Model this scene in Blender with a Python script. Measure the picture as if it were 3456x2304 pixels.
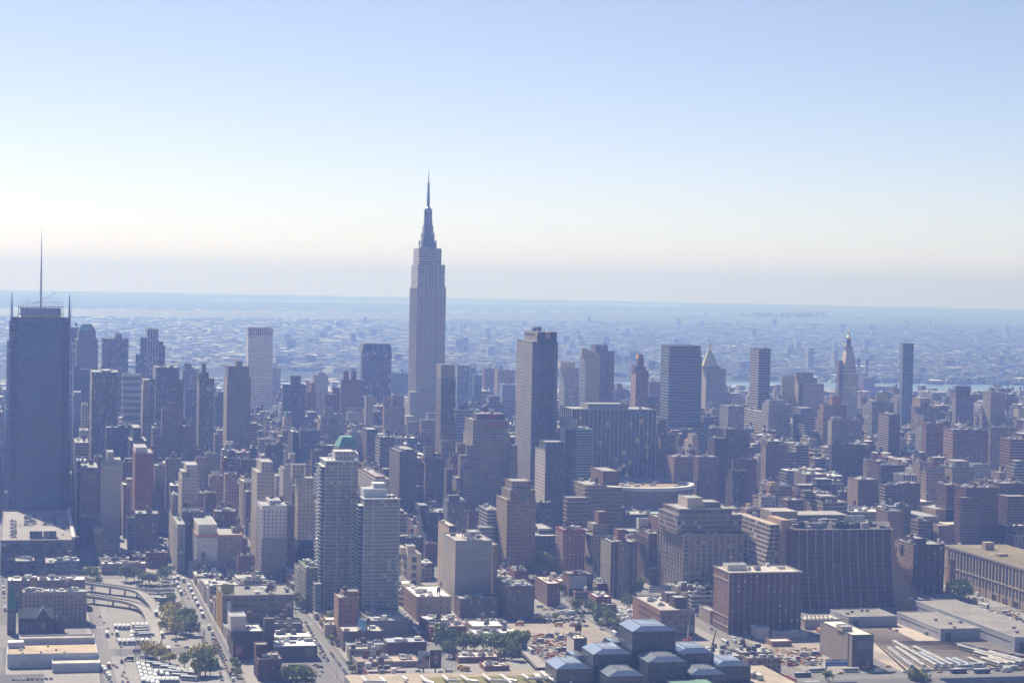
import bpy, math, random
from math import radians, sin, cos, pi, sqrt, atan2, hypot
from mathutils import Vector, Matrix, noise as mnoise
R = random.Random(7)
sc = bpy.context.scene
for o in list(bpy.data.objects): bpy.data.objects.remove(o)
COL = sc.collection
# ---------------------------------------------------------------- camera (world: +Y runs along the cross streets, +X along the avenues)
CAM_H = 277.9; YAW = radians(12.9686); PITCH = radians(1.61721); ROLL = radians(1.08748); FPX = 7149.6
cam_d = bpy.data.cameras.new("camera"); cam = bpy.data.objects.new("camera", cam_d); COL.objects.link(cam)
cam_d.sensor_width = 36; cam_d.lens = FPX / 3456 * 36; cam_d.clip_start = 1; cam_d.clip_end = 90000
Fv = Vector((sin(YAW) * cos(PITCH), cos(YAW) * cos(PITCH), -sin(PITCH)))
Rv = Vector((cos(YAW), -sin(YAW), 0)); Uv = Rv.cross(Fv)
cr, sr = cos(ROLL), sin(ROLL)
Rc = Rv * cr + Uv * sr; Uc = Uv * cr - Rv * sr
cam.matrix_world = Matrix(((Rc.x, Uc.x, -Fv.x, 0), (Rc.y, Uc.y, -Fv.y, 0), (Rc.z, Uc.z, -Fv.z, CAM_H), (0, 0, 0, 1)))
sc.camera = cam
# ---------------------------------------------------------------- sky, sun, exposure
SUN_EL = radians(45.6); SUN_AZ = radians(-15.35)        # azimuth from +Y towards +X
world = bpy.data.worlds.new("World"); sc.world = world; world.use_nodes = True
wn = world.node_tree.nodes; wl = world.node_tree.links
sky = wn.new("ShaderNodeTexSky"); sky.sky_type = 'NISHITA'; sky.sun_disc = False
sky.sun_elevation = SUN_EL; sky.sun_rotation = SUN_AZ; sky.altitude = 250; sky.air_density = 0.6; sky.dust_density = 0.5; sky.ozone_density = 0.2
bg = wn["Background"]; bg.inputs[1].default_value = 0.070
wb = wn.new('ShaderNodeMix'); wb.data_type = 'RGBA'; wb.blend_type = 'MULTIPLY'; wb.inputs[0].default_value = 1; wb.inputs[7].default_value = (1.03, .955, 1.0, 1)
wl.new(sky.outputs[0], wb.inputs[6]); wl.new(wb.outputs[2], bg.inputs[0])
sun_d = bpy.data.lights.new("sun", 'SUN'); sun_d.energy = 5.0; sun_d.angle = radians(0.53); sun_d.color = (1, 0.92, 0.82)
sun = bpy.data.objects.new("sun", sun_d); COL.objects.link(sun)
sd = Vector((sin(SUN_AZ) * cos(SUN_EL), cos(SUN_AZ) * cos(SUN_EL), sin(SUN_EL)))
sun.rotation_euler = sd.to_track_quat('Z', 'Y').to_euler(); sun.location = (0, 0, 900)
sc.view_settings.view_transform = 'Standard'; sc.view_settings.look = 'None'
sc.view_settings.exposure = 0.75; sc.view_settings.gamma = 1
HAZE_DENSITY = 1.5e-4; HAZE_COL = (.17, .28, .70, 1); HAZE_ABS = (.625, .555, 0, 1); HAZE_G = .35
sc.render.engine = 'CYCLES'
cy = sc.cycles
cy.volume_bounces = 1; cy.max_bounces = 5; cy.diffuse_bounces = 2; cy.glossy_bounces = 2; cy.transmission_bounces = 2
cy.use_denoising = True; cy.caustics_reflective = False; cy.caustics_refractive = False
# ---------------------------------------------------------------- measuring: photo pixel + distance -> world point
def ray(px, py):
    X, Y = px - 1728, 1152 - py
    return Fv * FPX + Rc * X + Uc * Y
def pr(x, y, z):
    d = Vector((x, y, z - CAM_H)); w = d.dot(Fv)
    return 1728 + FPX * d.dot(Rc) / w, 1152 - FPX * d.dot(Uc) / w
def tl(t, x, y):
    if t == 'F': return x, y
    k = 864 / 2084 if t[0] == 'M' else 864 / 2071
    return (int(t[1]) - 1) * 864 + x * k, (1050 if t[0] == 'M' else 1650) + y * k
def gnd(t, x, y, z=0.0):
    d = ray(*tl(t, x, y)); k = (z - CAM_H) / d.z
    return d.x * k, d.y * k
def atY(t, x, y, Y):
    d = ray(*tl(t, x, y)); k = Y / d.y
    return d.x * k, CAM_H + d.z * k
def atX(t, x, y, X):
    d = ray(*tl(t, x, y)); k = X / d.x
    return d.y * k, CAM_H + d.z * k
# ---------------------------------------------------------------- materials (all procedural)
MATS = {}
def nodes(name):
    m = bpy.data.materials.new(name); m.use_nodes = True; MATS[name] = m
    nt = m.node_tree; return m, nt.nodes, nt.links, nt.nodes["Principled BSDF"]
def math_n(n, l, op, a, b=None, c=None):
    q = n.new("ShaderNodeMath"); q.operation = op
    for i, v in enumerate((a, b, c)):
        if v is None: continue
        if isinstance(v, (int, float)): q.inputs[i].default_value = v
        else: l.new(v, q.inputs[i])
    return q.outputs[0]
def mixc(n, l, f, a, b, mode='MIX'):
    q = n.new("ShaderNodeMix"); q.data_type = 'RGBA'; q.blend_type = mode
    for i, v in ((0, f), (6, a), (7, b)):
        if isinstance(v, (int, float)): q.inputs[i].default_value = v
        elif isinstance(v, tuple): q.inputs[i].default_value = (*v, 1)
        else: l.new(v, q.inputs[i])
    return q.outputs[2]
def noise_n(n, l, vec, scale, detail=3, rough=.6):
    q = n.new("ShaderNodeTexNoise"); q.inputs['Scale'].default_value = scale; q.inputs['Detail'].default_value = detail; q.inputs['Roughness'].default_value = rough
    l.new(vec, q.inputs['Vector']); return q.outputs[0]
def facade():
    m, n, l, b = nodes("facade")
    at = n.new("ShaderNodeAttribute"); at.attribute_name = "tint"
    aw = n.new("ShaderNodeAttribute"); aw.attribute_name = "win"
    uv = n.new("ShaderNodeUVMap"); uv.uv_map = "uv"
    s = n.new("ShaderNodeSeparateXYZ"); l.new(uv.outputs[0], s.inputs[0])
    w = n.new("ShaderNodeSeparateXYZ"); l.new(aw.outputs['Vector'], w.inputs[0])
    fx = math_n(n, l, 'FRACT', s.outputs[0]); fy = math_n(n, l, 'FRACT', s.outputs[1])
    ax = math_n(n, l, 'ABSOLUTE', math_n(n, l, 'SUBTRACT', fx, .5)); ay = math_n(n, l, 'ABSOLUTE', math_n(n, l, 'SUBTRACT', fy, .5))
    mx = math_n(n, l, 'LESS_THAN', ax, math_n(n, l, 'MULTIPLY', w.outputs[0], .5))
    my = math_n(n, l, 'LESS_THAN', ay, math_n(n, l, 'MULTIPLY', w.outputs[1], .5))
    mask = math_n(n, l, 'MULTIPLY', mx, my)
    fl = n.new("ShaderNodeVectorMath"); fl.operation = 'FLOOR'; l.new(uv.outputs[0], fl.inputs[0])
    oi = n.new("ShaderNodeObjectInfo")
    wn4 = n.new("ShaderNodeTexWhiteNoise"); wn4.noise_dimensions = '4D'; l.new(fl.outputs[0], wn4.inputs['Vector']); l.new(oi.outputs['Random'], wn4.inputs['W'])
    r = wn4.outputs['Value']
    s2 = n.new("ShaderNodeSeparateColor"); l.new(wn4.outputs['Color'], s2.inputs[0])
    # per-floor variation (blinds, plant floors)
    cmb = n.new("ShaderNodeCombineXYZ"); l.new(math_n(n, l, 'FLOOR', s.outputs[1]), cmb.inputs[0]); l.new(oi.outputs['Random'], cmb.inputs[1])
    wf = n.new("ShaderNodeTexWhiteNoise"); wf.noise_dimensions = '2D'; l.new(cmb.outputs[0], wf.inputs['Vector'])
    glass = mixc(n, l, w.outputs[2], (.022, .03, .045), (.22, .30, .36))
    tintg = mixc(n, l, 0.30, glass, at.outputs['Color'])
    glass = mixc(n, l, math_n(n, l, 'GREATER_THAN', w.outputs[2], .02), glass, tintg)
    blind = math_n(n, l, 'GREATER_THAN', r, .80)
    calm = math_n(n, l, 'MULTIPLY_ADD', math_n(n, l, 'MULTIPLY', math_n(n, l, 'GREATER_THAN', w.outputs[0], .8), math_n(n, l, 'LESS_THAN', w.outputs[2], .3)), -.8, 1.0)
    glass = mixc(n, l, math_n(n, l, 'MULTIPLY', math_n(n, l, 'MULTIPLY', blind, .55), calm), glass, (.33, .33, .31))
    glass = mixc(n, l, math_n(n, l, 'MULTIPLY', math_n(n, l, 'MULTIPLY', math_n(n, l, 'GREATER_THAN', s2.outputs[1], .94), .7), calm), glass, (.6, .61, .6))
    glass = mixc(n, l, math_n(n, l, 'MULTIPLY', wf.outputs['Value'], .22), glass, (.16, .17, .18))
    tc = n.new("ShaderNodeTexCoord"); geo = n.new("ShaderNodeNewGeometry")
    big = noise_n(n, l, geo.outputs['Position'], .035, 4); sml = noise_n(n, l, geo.outputs['Position'], .45, 5, .7)
    mp = n.new("ShaderNodeMapping"); mp.inputs['Scale'].default_value = (.6, .6, .04); l.new(geo.outputs['Position'], mp.inputs[0])
    strk = noise_n(n, l, mp.outputs[0], 1.0, 4, .7)
    k = math_n(n, l, 'MULTIPLY_ADD', big, .55, .72)
    k = math_n(n, l, 'MULTIPLY', k, math_n(n, l, 'MULTIPLY_ADD', sml, .5, .75))
    k = math_n(n, l, 'MULTIPLY', k, math_n(n, l, 'MULTIPLY_ADD', strk, .5, .75))
    kc = n.new("ShaderNodeCombineXYZ")
    for i in range(3): l.new(math_n(n, l, 'MULTIPLY', k, (1.10, .98, .87)[i]), kc.inputs[i])
    wall = mixc(n, l, 1.0, at.outputs['Color'], kc.outputs[0], 'MULTIPLY')
    # belt line at each floor of a masonry wall
    belt = math_n(n, l, 'MULTIPLY', math_n(n, l, 'GREATER_THAN', fy, .93), math_n(n, l, 'GREATER_THAN', w.outputs[0], .01))
    wall = mixc(n, l, math_n(n, l, 'MULTIPLY', belt, .25), wall, (.4, .4, .4))
    l.new(mixc(n, l, mask, wall, glass), b.inputs['Base Color'])
    l.new(math_n(n, l, 'MULTIPLY_ADD', mask, -.62, .88), b.inputs['Roughness'])
    l.new(math_n(n, l, 'MULTIPLY_ADD', mask, .25, .25), b.inputs['Specular IOR Level'])
    # a few lit rooms where a wall's tint carries them in its alpha
    lit = math_n(n, l, 'MULTIPLY', mask, math_n(n, l, 'LESS_THAN', s2.outputs[2], math_n(n, l, 'SUBTRACT', 1.0, at.outputs['Alpha'])))
    b.inputs['Emission Color'].default_value = (1, .72, .35, 1); l.new(math_n(n, l, 'MULTIPLY', lit, .16), b.inputs['Emission Strength'])
    bp = n.new("ShaderNodeBump"); bp.inputs['Strength'].default_value = .6; bp.inputs['Distance'].default_value = .3
    l.new(math_n(n, l, 'SUBTRACT', 1.0, mask), bp.inputs['Height']); l.new(bp.outputs[0], b.inputs['Normal'])
facade()
def plain(name, rough=.8, metal=0., spec=.3, nz=0.35, scale=.5, bump=0.):
    """tint attribute x mottling"""
    m, n, l, b = nodes(name)
    at = n.new("ShaderNodeAttribute"); at.attribute_name = "tint"; geo = n.new("ShaderNodeNewGeometry")
    f = noise_n(n, l, geo.outputs['Position'], scale, 5, .7); g = noise_n(n, l, geo.outputs['Position'], scale * .12, 3)
    k = math_n(n, l, 'MULTIPLY', math_n(n, l, 'MULTIPLY_ADD', f, nz * 2, 1 - nz), math_n(n, l, 'MULTIPLY_ADD', g, nz * 1.6, 1 - nz * .8))
    kc = n.new("ShaderNodeCombineXYZ")
    for i in range(3): l.new(k, kc.inputs[i])
    l.new(mixc(n, l, 1.0, at.outputs['Color'], kc.outputs[0], 'MULTIPLY'), b.inputs['Base Color'])
    b.inputs['Roughness'].default_value = rough; b.inputs['Metallic'].default_value = metal; b.inputs['Specular IOR Level'].default_value = spec
    return m
plain("roofing", .85, 0, .25, .6, .22); plain("paint", .35, 0, .5, .12, 1.5); plain("metal", .38, .85, .5, .15, .6)
plain("asphalt", .9, 0, .2, .28, .12); plain("concrete", .85, 0, .3, .28, .3); plain("foliage", .6, 0, .25, .55, .8); plain("earth", .95, 0, .1, .5, .09)
plain("gold", .28, 1., .5, .1, .6); plain("glazing", .08, 0., .8, .3, .15); plain("skyglass", .06, .55, .8, .18, .2)
def far_land():
    m, n, l, b = nodes("far_land")
    geo = n.new("ShaderNodeNewGeometry"); mp = n.new("ShaderNodeMapping"); mp.inputs['Scale'].default_value = (1, .35, 1); l.new(geo.outputs['Position'], mp.inputs[0])
    a = noise_n(n, l, geo.outputs['Position'], .0006, 3, .5); c = noise_n(n, l, geo.outputs['Position'], .02, 6, .75)
    col = mixc(n, l, a, (.028, .042, .03), (.05, .055, .055)); col = mixc(n, l, math_n(n, l, 'MULTIPLY', math_n(n, l, 'GREATER_THAN', c, .58), .5), col, (.10, .10, .10))
    l.new(col, b.inputs['Base Color']); b.inputs['Roughness'].default_value = .95; b.inputs['Specular IOR Level'].default_value = .1
far_land()
def water_m():
    m, n, l, b = nodes("water")
    b.inputs['Base Color'].default_value = (.10, .17, .24, 1); b.inputs['Roughness'].default_value = .3; b.inputs['IOR'].default_value = 1.33
    geo = n.new("ShaderNodeNewGeometry"); f = noise_n(n, l, geo.outputs['Position'], .15, 4); bp = n.new("ShaderNodeBump"); bp.inputs['Strength'].default_value = .5; bp.inputs['Distance'].default_value = .6
    l.new(f, bp.inputs['Height']); l.new(bp.outputs[0], b.inputs['Normal'])
water_m()
M_ = lambda k: MATS[k]
# ---------------------------------------------------------------- mesh builder
class MB:
    def __init__(s): s.v = []; s.f = []; s.uv = []; s.t = []; s.w = []; s.m = []; s.mats = []
    def mi(s, name):
        if name not in s.mats: s.mats.append(name)
        return s.mats.index(name)
    def face(s, pts, col, mat='facade', win=(0, 0, 0), uv=None):
        i = len(s.v); s.v.extend(pts); s.f.append(tuple(range(i, i + len(pts))))
        if uv is None: uv = [(p[0] * .3, p[1] * .3) for p in pts]
        s.uv.extend(uv); s.t.append(tuple(col) if len(col) == 4 else (*col, 1.0)); s.w.append(win); s.m.append(s.mi(mat))
    def wallq(s, a, b, z0, z1, col, win, bay, fh, mat='facade', a2=None, b2=None):
        """vertical quad from a to b (outside on the right of a->b), optional shifted top"""
        L = hypot(b[0] - a[0], b[1] - a[1]); nb = max(1, round(L / bay)); nf = max(1, round((z1 - z0) / fh))
        a2 = a2 or a; b2 = b2 or b
        s.face([(a[0], a[1], z0), (b[0], b[1], z0), (b2[0], b2[1], z1), (a2[0], a2[1], z1)], col, mat, win, [(0, 0), (nb, 0), (nb, nf), (0, nf)])
    def prism(s, poly, z0, z1, col, win=(0, 0, 0), bay=3.4, fh=3.5, mat='facade', top=None, topmat='roofing', wins=None, cols=None, poly2=None, bottom=False, cap=True):
        n = len(poly); p2 = poly2 or poly
        for i in range(n):
            j = (i + 1) % n
            w = wins[i] if wins else win; c = cols[i] if cols else col
            s.wallq(poly[i], poly[j], z0, z1, c, w, bay, fh, mat, p2[i], p2[j])
        if cap: s.face([(p[0], p[1], z1) for p in p2], top or col, topmat if top else mat)
        if bottom: s.face([(p[0], p[1], z0) for p in reversed(poly)], col, mat)
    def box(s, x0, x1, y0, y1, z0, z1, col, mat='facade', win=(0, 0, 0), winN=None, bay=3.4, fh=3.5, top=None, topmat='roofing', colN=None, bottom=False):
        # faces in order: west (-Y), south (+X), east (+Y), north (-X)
        wn_ = win if winN is None else winN; cn = colN or col  # colN: north wall's own tone, often with grazing sunlight put into it
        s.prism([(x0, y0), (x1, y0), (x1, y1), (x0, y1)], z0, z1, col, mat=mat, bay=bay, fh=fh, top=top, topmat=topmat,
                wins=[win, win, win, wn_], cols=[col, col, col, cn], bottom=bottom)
    def cone(s, x, y, r0, r1, z0, z1, col, mat='facade', n=12, cap=True, ax=1, win=(0, 0, 0), ph=0.0, bay=3.4, fh=3.5):
        P = [(x + r0 * cos(ph + 2 * pi * i / n), y + r0 * ax * sin(ph + 2 * pi * i / n)) for i in range(n)]
        Q = [(x + r1 * cos(ph + 2 * pi * i / n), y + r1 * ax * sin(ph + 2 * pi * i / n)) for i in range(n)]
        s.prism(P, z0, z1, col, mat=mat, poly2=Q, cap=cap and r1 > .01, win=win, bay=bay, fh=fh)
    def bar(s, p, q, w, col, mat='paint', h=None):
        p = Vector(p); q = Vector(q); d = (q - p)
        if d.length < 1e-6: return
        d.normalize(); up = Vector((0, 0, 1)) if abs(d.z) < .9 else Vector((1, 0, 0))
        a = d.cross(up).normalized() * w / 2; b = a.cross(d).normalized() * (h or w) / 2
        c = [p - a - b, p + a - b, p + a + b, p - a + b]; e = [q - a - b, q + a - b, q + a + b, q - a + b]
        for i in range(4):
            j = (i + 1) % 4; s.face([tuple(c[i]), tuple(c[j]), tuple(e[j]), tuple(e[i])], col, mat)
        s.face([tuple(x) for x in reversed(c)], col, mat); s.face([tuple(x) for x in e], col, mat)
    def tube(s, pts, r, col, mat='metal', n=8):
        pts = [Vector(p) for p in pts]; rings = []
        for i, p in enumerate(pts):
            d = (pts[min(i + 1, len(pts) - 1)] - pts[max(i - 1, 0)]).normalized()
            up = Vector((0, 0, 1)) if abs(d.z) < .9 else Vector((1, 0, 0)); a = d.cross(up).normalized(); b = a.cross(d)
            rings.append([tuple(p + (a * cos(2 * pi * k / n) + b * sin(2 * pi * k / n)) * r) for k in range(n)])
        for A, B in zip(rings, rings[1:]):
            for k in range(n): s.face([A[k], A[(k + 1) % n], B[(k + 1) % n], B[k]], col, mat)
        s.face(rings[-1], col, mat); s.face(rings[0][::-1], col, mat)
    def mesh(s, name, off=(0, 0, 0)):
        me = bpy.data.meshes.new(name)
        ox, oy, oz = off
        me.from_pydata([(x - ox, y - oy, z - oz) for x, y, z in s.v], [], s.f)
        for k in s.mats: me.materials.append(MATS[k])
        me.polygons.foreach_set("material_index", s.m)
        u = me.uv_layers.new(name="uv"); u.data.foreach_set("uv", [c for p in s.uv for c in p])
        a = me.attributes.new("tint", 'FLOAT_COLOR', 'FACE'); a.data.foreach_set("color", [c for p in s.t for c in p])
        a = me.attributes.new("win", 'FLOAT_VECTOR', 'FACE'); a.data.foreach_set("vector", [c for p in s.w for c in p])
        return me
    def build(s, name, parent=None, loc=None, label=None, kind=None):
        """link as one object; vertices are world coordinates and become relative to loc / the parent's place"""
        off = loc if loc is not None else (parent.location if parent else (0, 0, 0))
        o = bpy.data.objects.new(name, s.mesh(name, off)); COL.objects.link(o)
        if parent: o.parent = parent
        elif loc is not None: o.location = loc
        if label: o['label'] = label
        if kind: o['kind'] = kind
        return o
USED = {}
def tag(o, label, cat, group=None):
    o['label'] = label; o['category'] = cat
    if len(label.split()) > 16: print('LONG', label)
    if group: o['group'] = group
    USED.setdefault(label, []).append(o); return o
def thing(name, loc, label, cat, group=None):
    o = bpy.data.objects.new(name, None); COL.objects.link(o); o.location = loc; o.empty_display_size = 1
    return tag(o, label, cat, group)
def dup(o, loc, rz=0., label=None, parent=None):
    c = o.copy(); COL.objects.link(c)
    if parent: c.parent = parent
    else:
        c.location = loc; c.rotation_euler = (0, 0, rz)
        if label: c['label'] = label
    for ch in o.children: dup(ch, None, parent=c)
    return c
# ---------------------------------------------------------------- building kit
ST = dict(P=(.42, .48, 0), Q=(.6, .55, 0), B=(1.01, .46, .0), R=(.55, 1.01, 0), G=(.86, .80, .45), D=(.92, .88, .03), K=(0, 0, 0), W=(.7, .62, .02), V=(.5, .8, .02), N=(.3, .4, 0), T=(1.01, .14, 0))
C = dict(tan=(.33, .27, .20), cream=(.46, .42, .33), brown=(.16, .11, .085), dbrown=(.085, .065, .058), red=(.22, .095, .065), rbrown=(.17, .085, .065), grey=(.26, .26, .27),
         lgrey=(.40, .40, .41), white=(.62, .62, .62), dgrey=(.10, .11, .13), dark=(.045, .055, .08), blue=(.14, .19, .28), lblue=(.28, .36, .45), green=(.12, .25, .22), pink=(.33, .24, .20), teal=(.17, .27, .27), orange=(.55, .22, .06), yellow=(.55, .36, .08), gtan=(.25, .22, .19))
FOOT = []          # footprints x0,x1,y0,y1
CAPS = []          # (px0, px1, ycap, Y) nothing in front may hide what the photo shows above ycap
def roof_bits(root, x0, x1, y0, y1, z, rc, rnd, n=3, tank=True, tall=1.0, tankc=(.16, .10, .06)):
    w, d = x1 - x0, y1 - y0
    if y0 < 2050 and n > 1: n = int(n * 1.5) + 1
    for i in range(n):
        a, b = rnd.uniform(2, min(6, w * .3)), rnd.uniform(2, min(6, d * .3)); h = rnd.uniform(1.2, 3.2) * tall
        px, py = rnd.uniform(x0 + 1, x1 - a - 1), rnd.uniform(y0 + 1, y1 - b - 1)
        m = MB(); g = rnd.choice([.2, .35, .5, .62]); m.box(px, px + a, py, py + b, z, z + h, (g, g, g * 1.02), mat='metal' if rnd.random() < .3 else 'roofing')
        if rnd.random() < .5: m.box(px + a * .2, px + a * .8, py + b * .2, py + b * .8, z + h, z + h + .5, (.12, .12, .12), mat='roofing')
        m.build('rooftop_unit', root)
    if tank and w > 9 and d > 9:
        px, py = rnd.uniform(x0 + 4, x1 - 4), rnd.uniform(y0 + 4, y1 - 4); water_tank(root, px, py, z, rnd.uniform(1.6, 2.4), rnd.uniform(2.5, 6), tankc)
def water_tank(root, x, y, z, r, leg, col=(.16, .10, .06)):
    m = MB(); m.cone(x, y, r, r * .97, z + leg, z + leg + r * 1.9, col, 'roofing', 12); m.cone(x, y, r * 1.12, .05, z + leg + r * 1.9 + .003, z + leg + r * 2.7, (.12, .11, .11), 'roofing', 12)
    t = m.build('water_tank', root)
    m = MB()
    for a, b in ((-1, -1), (1, -1), (1, 1), (-1, 1)): m.bar((x + a * r * .6, y + b * r * .6, z), (x + a * r * .6, y + b * r * .6, z + leg - .01), .3, (.1, .1, .1))
    m.bar((x - r * .6, y - r * .6, z + .2), (x + r * .6, y - r * .6, z + leg - .2), .15, (.1, .1, .1))
    o = m.build('tank_frame', root); o.parent = t; o.location = (0, 0, 0)
def ring(m, x0, x1, y0, y1, z0, z1, t, col, mat='roofing', out=.12):
    X0, X1, Y0, Y1 = x0 - out, x1 + out, y0 - out, y1 + out
    m.box(X0, X1, Y0, Y0 + t, z0, z1, col, mat); m.box(X0, X1, Y1 - t, Y1, z0, z1, col, mat)
    m.box(X0, X0 + t, Y0 + t, Y1 - t, z0, z1, col, mat); m.box(X1 - t, X1, Y0 + t, Y1 - t, z0, z1, col, mat)
WMESH = {}
def window_mesh(w, h, kind):
    key = (round(w, 1), round(h, 1), kind)
    if key not in WMESH:
        m = MB(); w, h = key[0], key[1]; f = {'stone': (.42, .4, .36), 'dark': (.10, .10, .11), 'white': (.6, .6, .6), 'gold': (.6, .38, .08)}[kind]
        m.face([(-w / 2, -.03, -h / 2), (w / 2, -.03, -h / 2), (w / 2, -.03, h / 2), (-w / 2, -.03, h / 2)], (.035, .045, .06), 'pane')
        m.box(-w / 2 - .12, w / 2 + .12, -.32, 0, -h / 2 - .22, -h / 2, f, 'concrete', bottom=True)
        m.box(-w / 2 - .1, w / 2 + .1, -.22, 0, h / 2, h / 2 + .2, f, 'concrete', bottom=True)
        m.box(-w / 2 - .1, -w / 2, -.14, 0, -h / 2, h / 2, f, 'concrete'); m.box(w / 2, w / 2 + .1, -.14, 0, -h / 2, h / 2, f, 'concrete')
        m.box(-w / 2, w / 2, -.08, -.035, -.04, .04, f, 'concrete')
        WMESH[key] = m
    return key
def pane_m():
    m, n, l, b = nodes("pane")
    oi = n.new("ShaderNodeObjectInfo"); g = n.new("ShaderNodeNewGeometry")
    a = n.new("ShaderNodeTexWhiteNoise"); a.noise_dimensions = '2D'; c = n.new("ShaderNodeCombineXYZ"); l.new(oi.outputs['Random'], c.inputs[0]); l.new(g.outputs['Random Per Island'], c.inputs[1]); l.new(c.outputs[0], a.inputs['Vector'])
    cr_ = n.new("ShaderNodeValToRGB"); cr_.color_ramp.interpolation = 'CONSTANT'; e = cr_.color_ramp.elements; e[0].color = (.02, .028, .04, 1); e[1].position = .45; e[1].color = (.045, .055, .07, 1)
    for p_, q_ in ((.7, (.10, .11, .13, 1)), (.84, (.30, .30, .28, 1)), (.93, (.55, .56, .55, 1))): x = e.new(p_); x.color = q_
    l.new(a.outputs['Value'], cr_.inputs[0]); l.new(cr_.outputs[0], b.inputs['Base Color']); b.inputs['Roughness'].default_value = .12; b.inputs['Specular IOR Level'].default_value = .6
pane_m()
WM_OBJ = {}
def put_windows(root, faces, kind='stone', limit=100):
    """faces: list of (axis, fixed, a0, a1, z0, z1, bay, floor, ww, wh); axis 'W' (faces -Y at y=fixed) or 'N' (faces -X at x=fixed)"""
    spots = []
    for ax, fx, a0, a1, z0, z1, bay, fh, ww, wh in faces:
        nb = max(1, int((a1 - a0 - .6) / bay)); nf = max(1, int((z1 - z0 - .4) / fh)); bw = (a1 - a0 - .6) / nb
        for j in range(nf):
            for i in range(nb):
                spots.append((ax, fx, a0 + .3 + bw * (i + .5), z0 + fh * (j + .55), ww, wh))
    spots.sort(key=lambda s: (s[0] == 'N', -s[3]))
    big = spots[limit:]; rest = MB()
    for ax, fx, a, z, ww, wh in spots[:limit]:
        key = window_mesh(ww, wh, kind)
        if key not in WM_OBJ: WM_OBJ[key] = WMESH[key].mesh('window')
        o = bpy.data.objects.new('window', WM_OBJ[key]); COL.objects.link(o); o.parent = root
        p = Vector((a, fx, z)) if ax == 'W' else Vector((fx, a, z))
        o.location = p - root.location
        if ax == 'N': o.rotation_euler = (0, 0, -pi / 2)
    if big:
        for ax, fx, a, z, ww, wh in big:
            src = WMESH[window_mesh(ww, wh, kind)]
            k = 0
            for fi, f in enumerate(src.f):
                pts = [src.v[q] for q in f]
                if ax == 'W': P = [(a + x, fx + y, z + zz) for x, y, zz in pts]
                else: P = [(fx + y, a - x, z + zz) for x, y, zz in pts]
                rest.face(P, src.t[fi], src.mats[src.m[fi]])
        rest.build('windows_field', root, kind='stuff')
HEROES = []
def building(name, cat, label, x0, x1, y0, y1, z, col, st='P', stn=None, bay=3.4, fh=3.5, roof=(.3, .3, .3), tiers=(), geo=None, seed=None, tank=False, units=3, par=1.0, group=None, colN=None, ww=None, corn=False, lit=0, zb=0.0):
    rnd = random.Random(seed if seed is not None else hash_(label)); root = thing(name, ((x0 + x1) / 2, (y0 + y1) / 2, zb), label, cat, group)
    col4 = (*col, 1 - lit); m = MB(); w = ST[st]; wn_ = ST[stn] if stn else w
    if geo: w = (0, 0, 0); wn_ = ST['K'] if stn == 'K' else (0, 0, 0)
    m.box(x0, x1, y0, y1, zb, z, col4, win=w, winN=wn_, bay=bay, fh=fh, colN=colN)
    m.build('wall', root)
    if geo:
        fw, fwh = geo[1], geo[2]; F = []
        if geo[3] != 'N': F.append(('W', y0, x0, x1, zb, z, bay, fh, fw, fwh))
        if stn != 'K': F.append(('N', x0, y0, min(y1, y0 + 60), zb, z, bay, fh, fw, fwh))
        if F: put_windows(root, F, geo[0])
    m = MB(); m.box(x0 + .35, x1 - .35, y0 + .35, y1 - .35, z + .01, z + .12, roof, 'roofing'); m.build('roof', root)
    if par > 0:
        m = MB(); ring(m, x0, x1, y0, y1, z, z + par, .4, tuple(min(1, c * 1.15) for c in col) if not corn else corn, 'concrete', .5 if corn else .12); m.build('cornice' if corn else 'parapet', root)
    return root, rnd
def hash_(s):
    h = 0
    for ch in s: h = (h * 131 + ord(ch)) % 1000003
    return h
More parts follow.
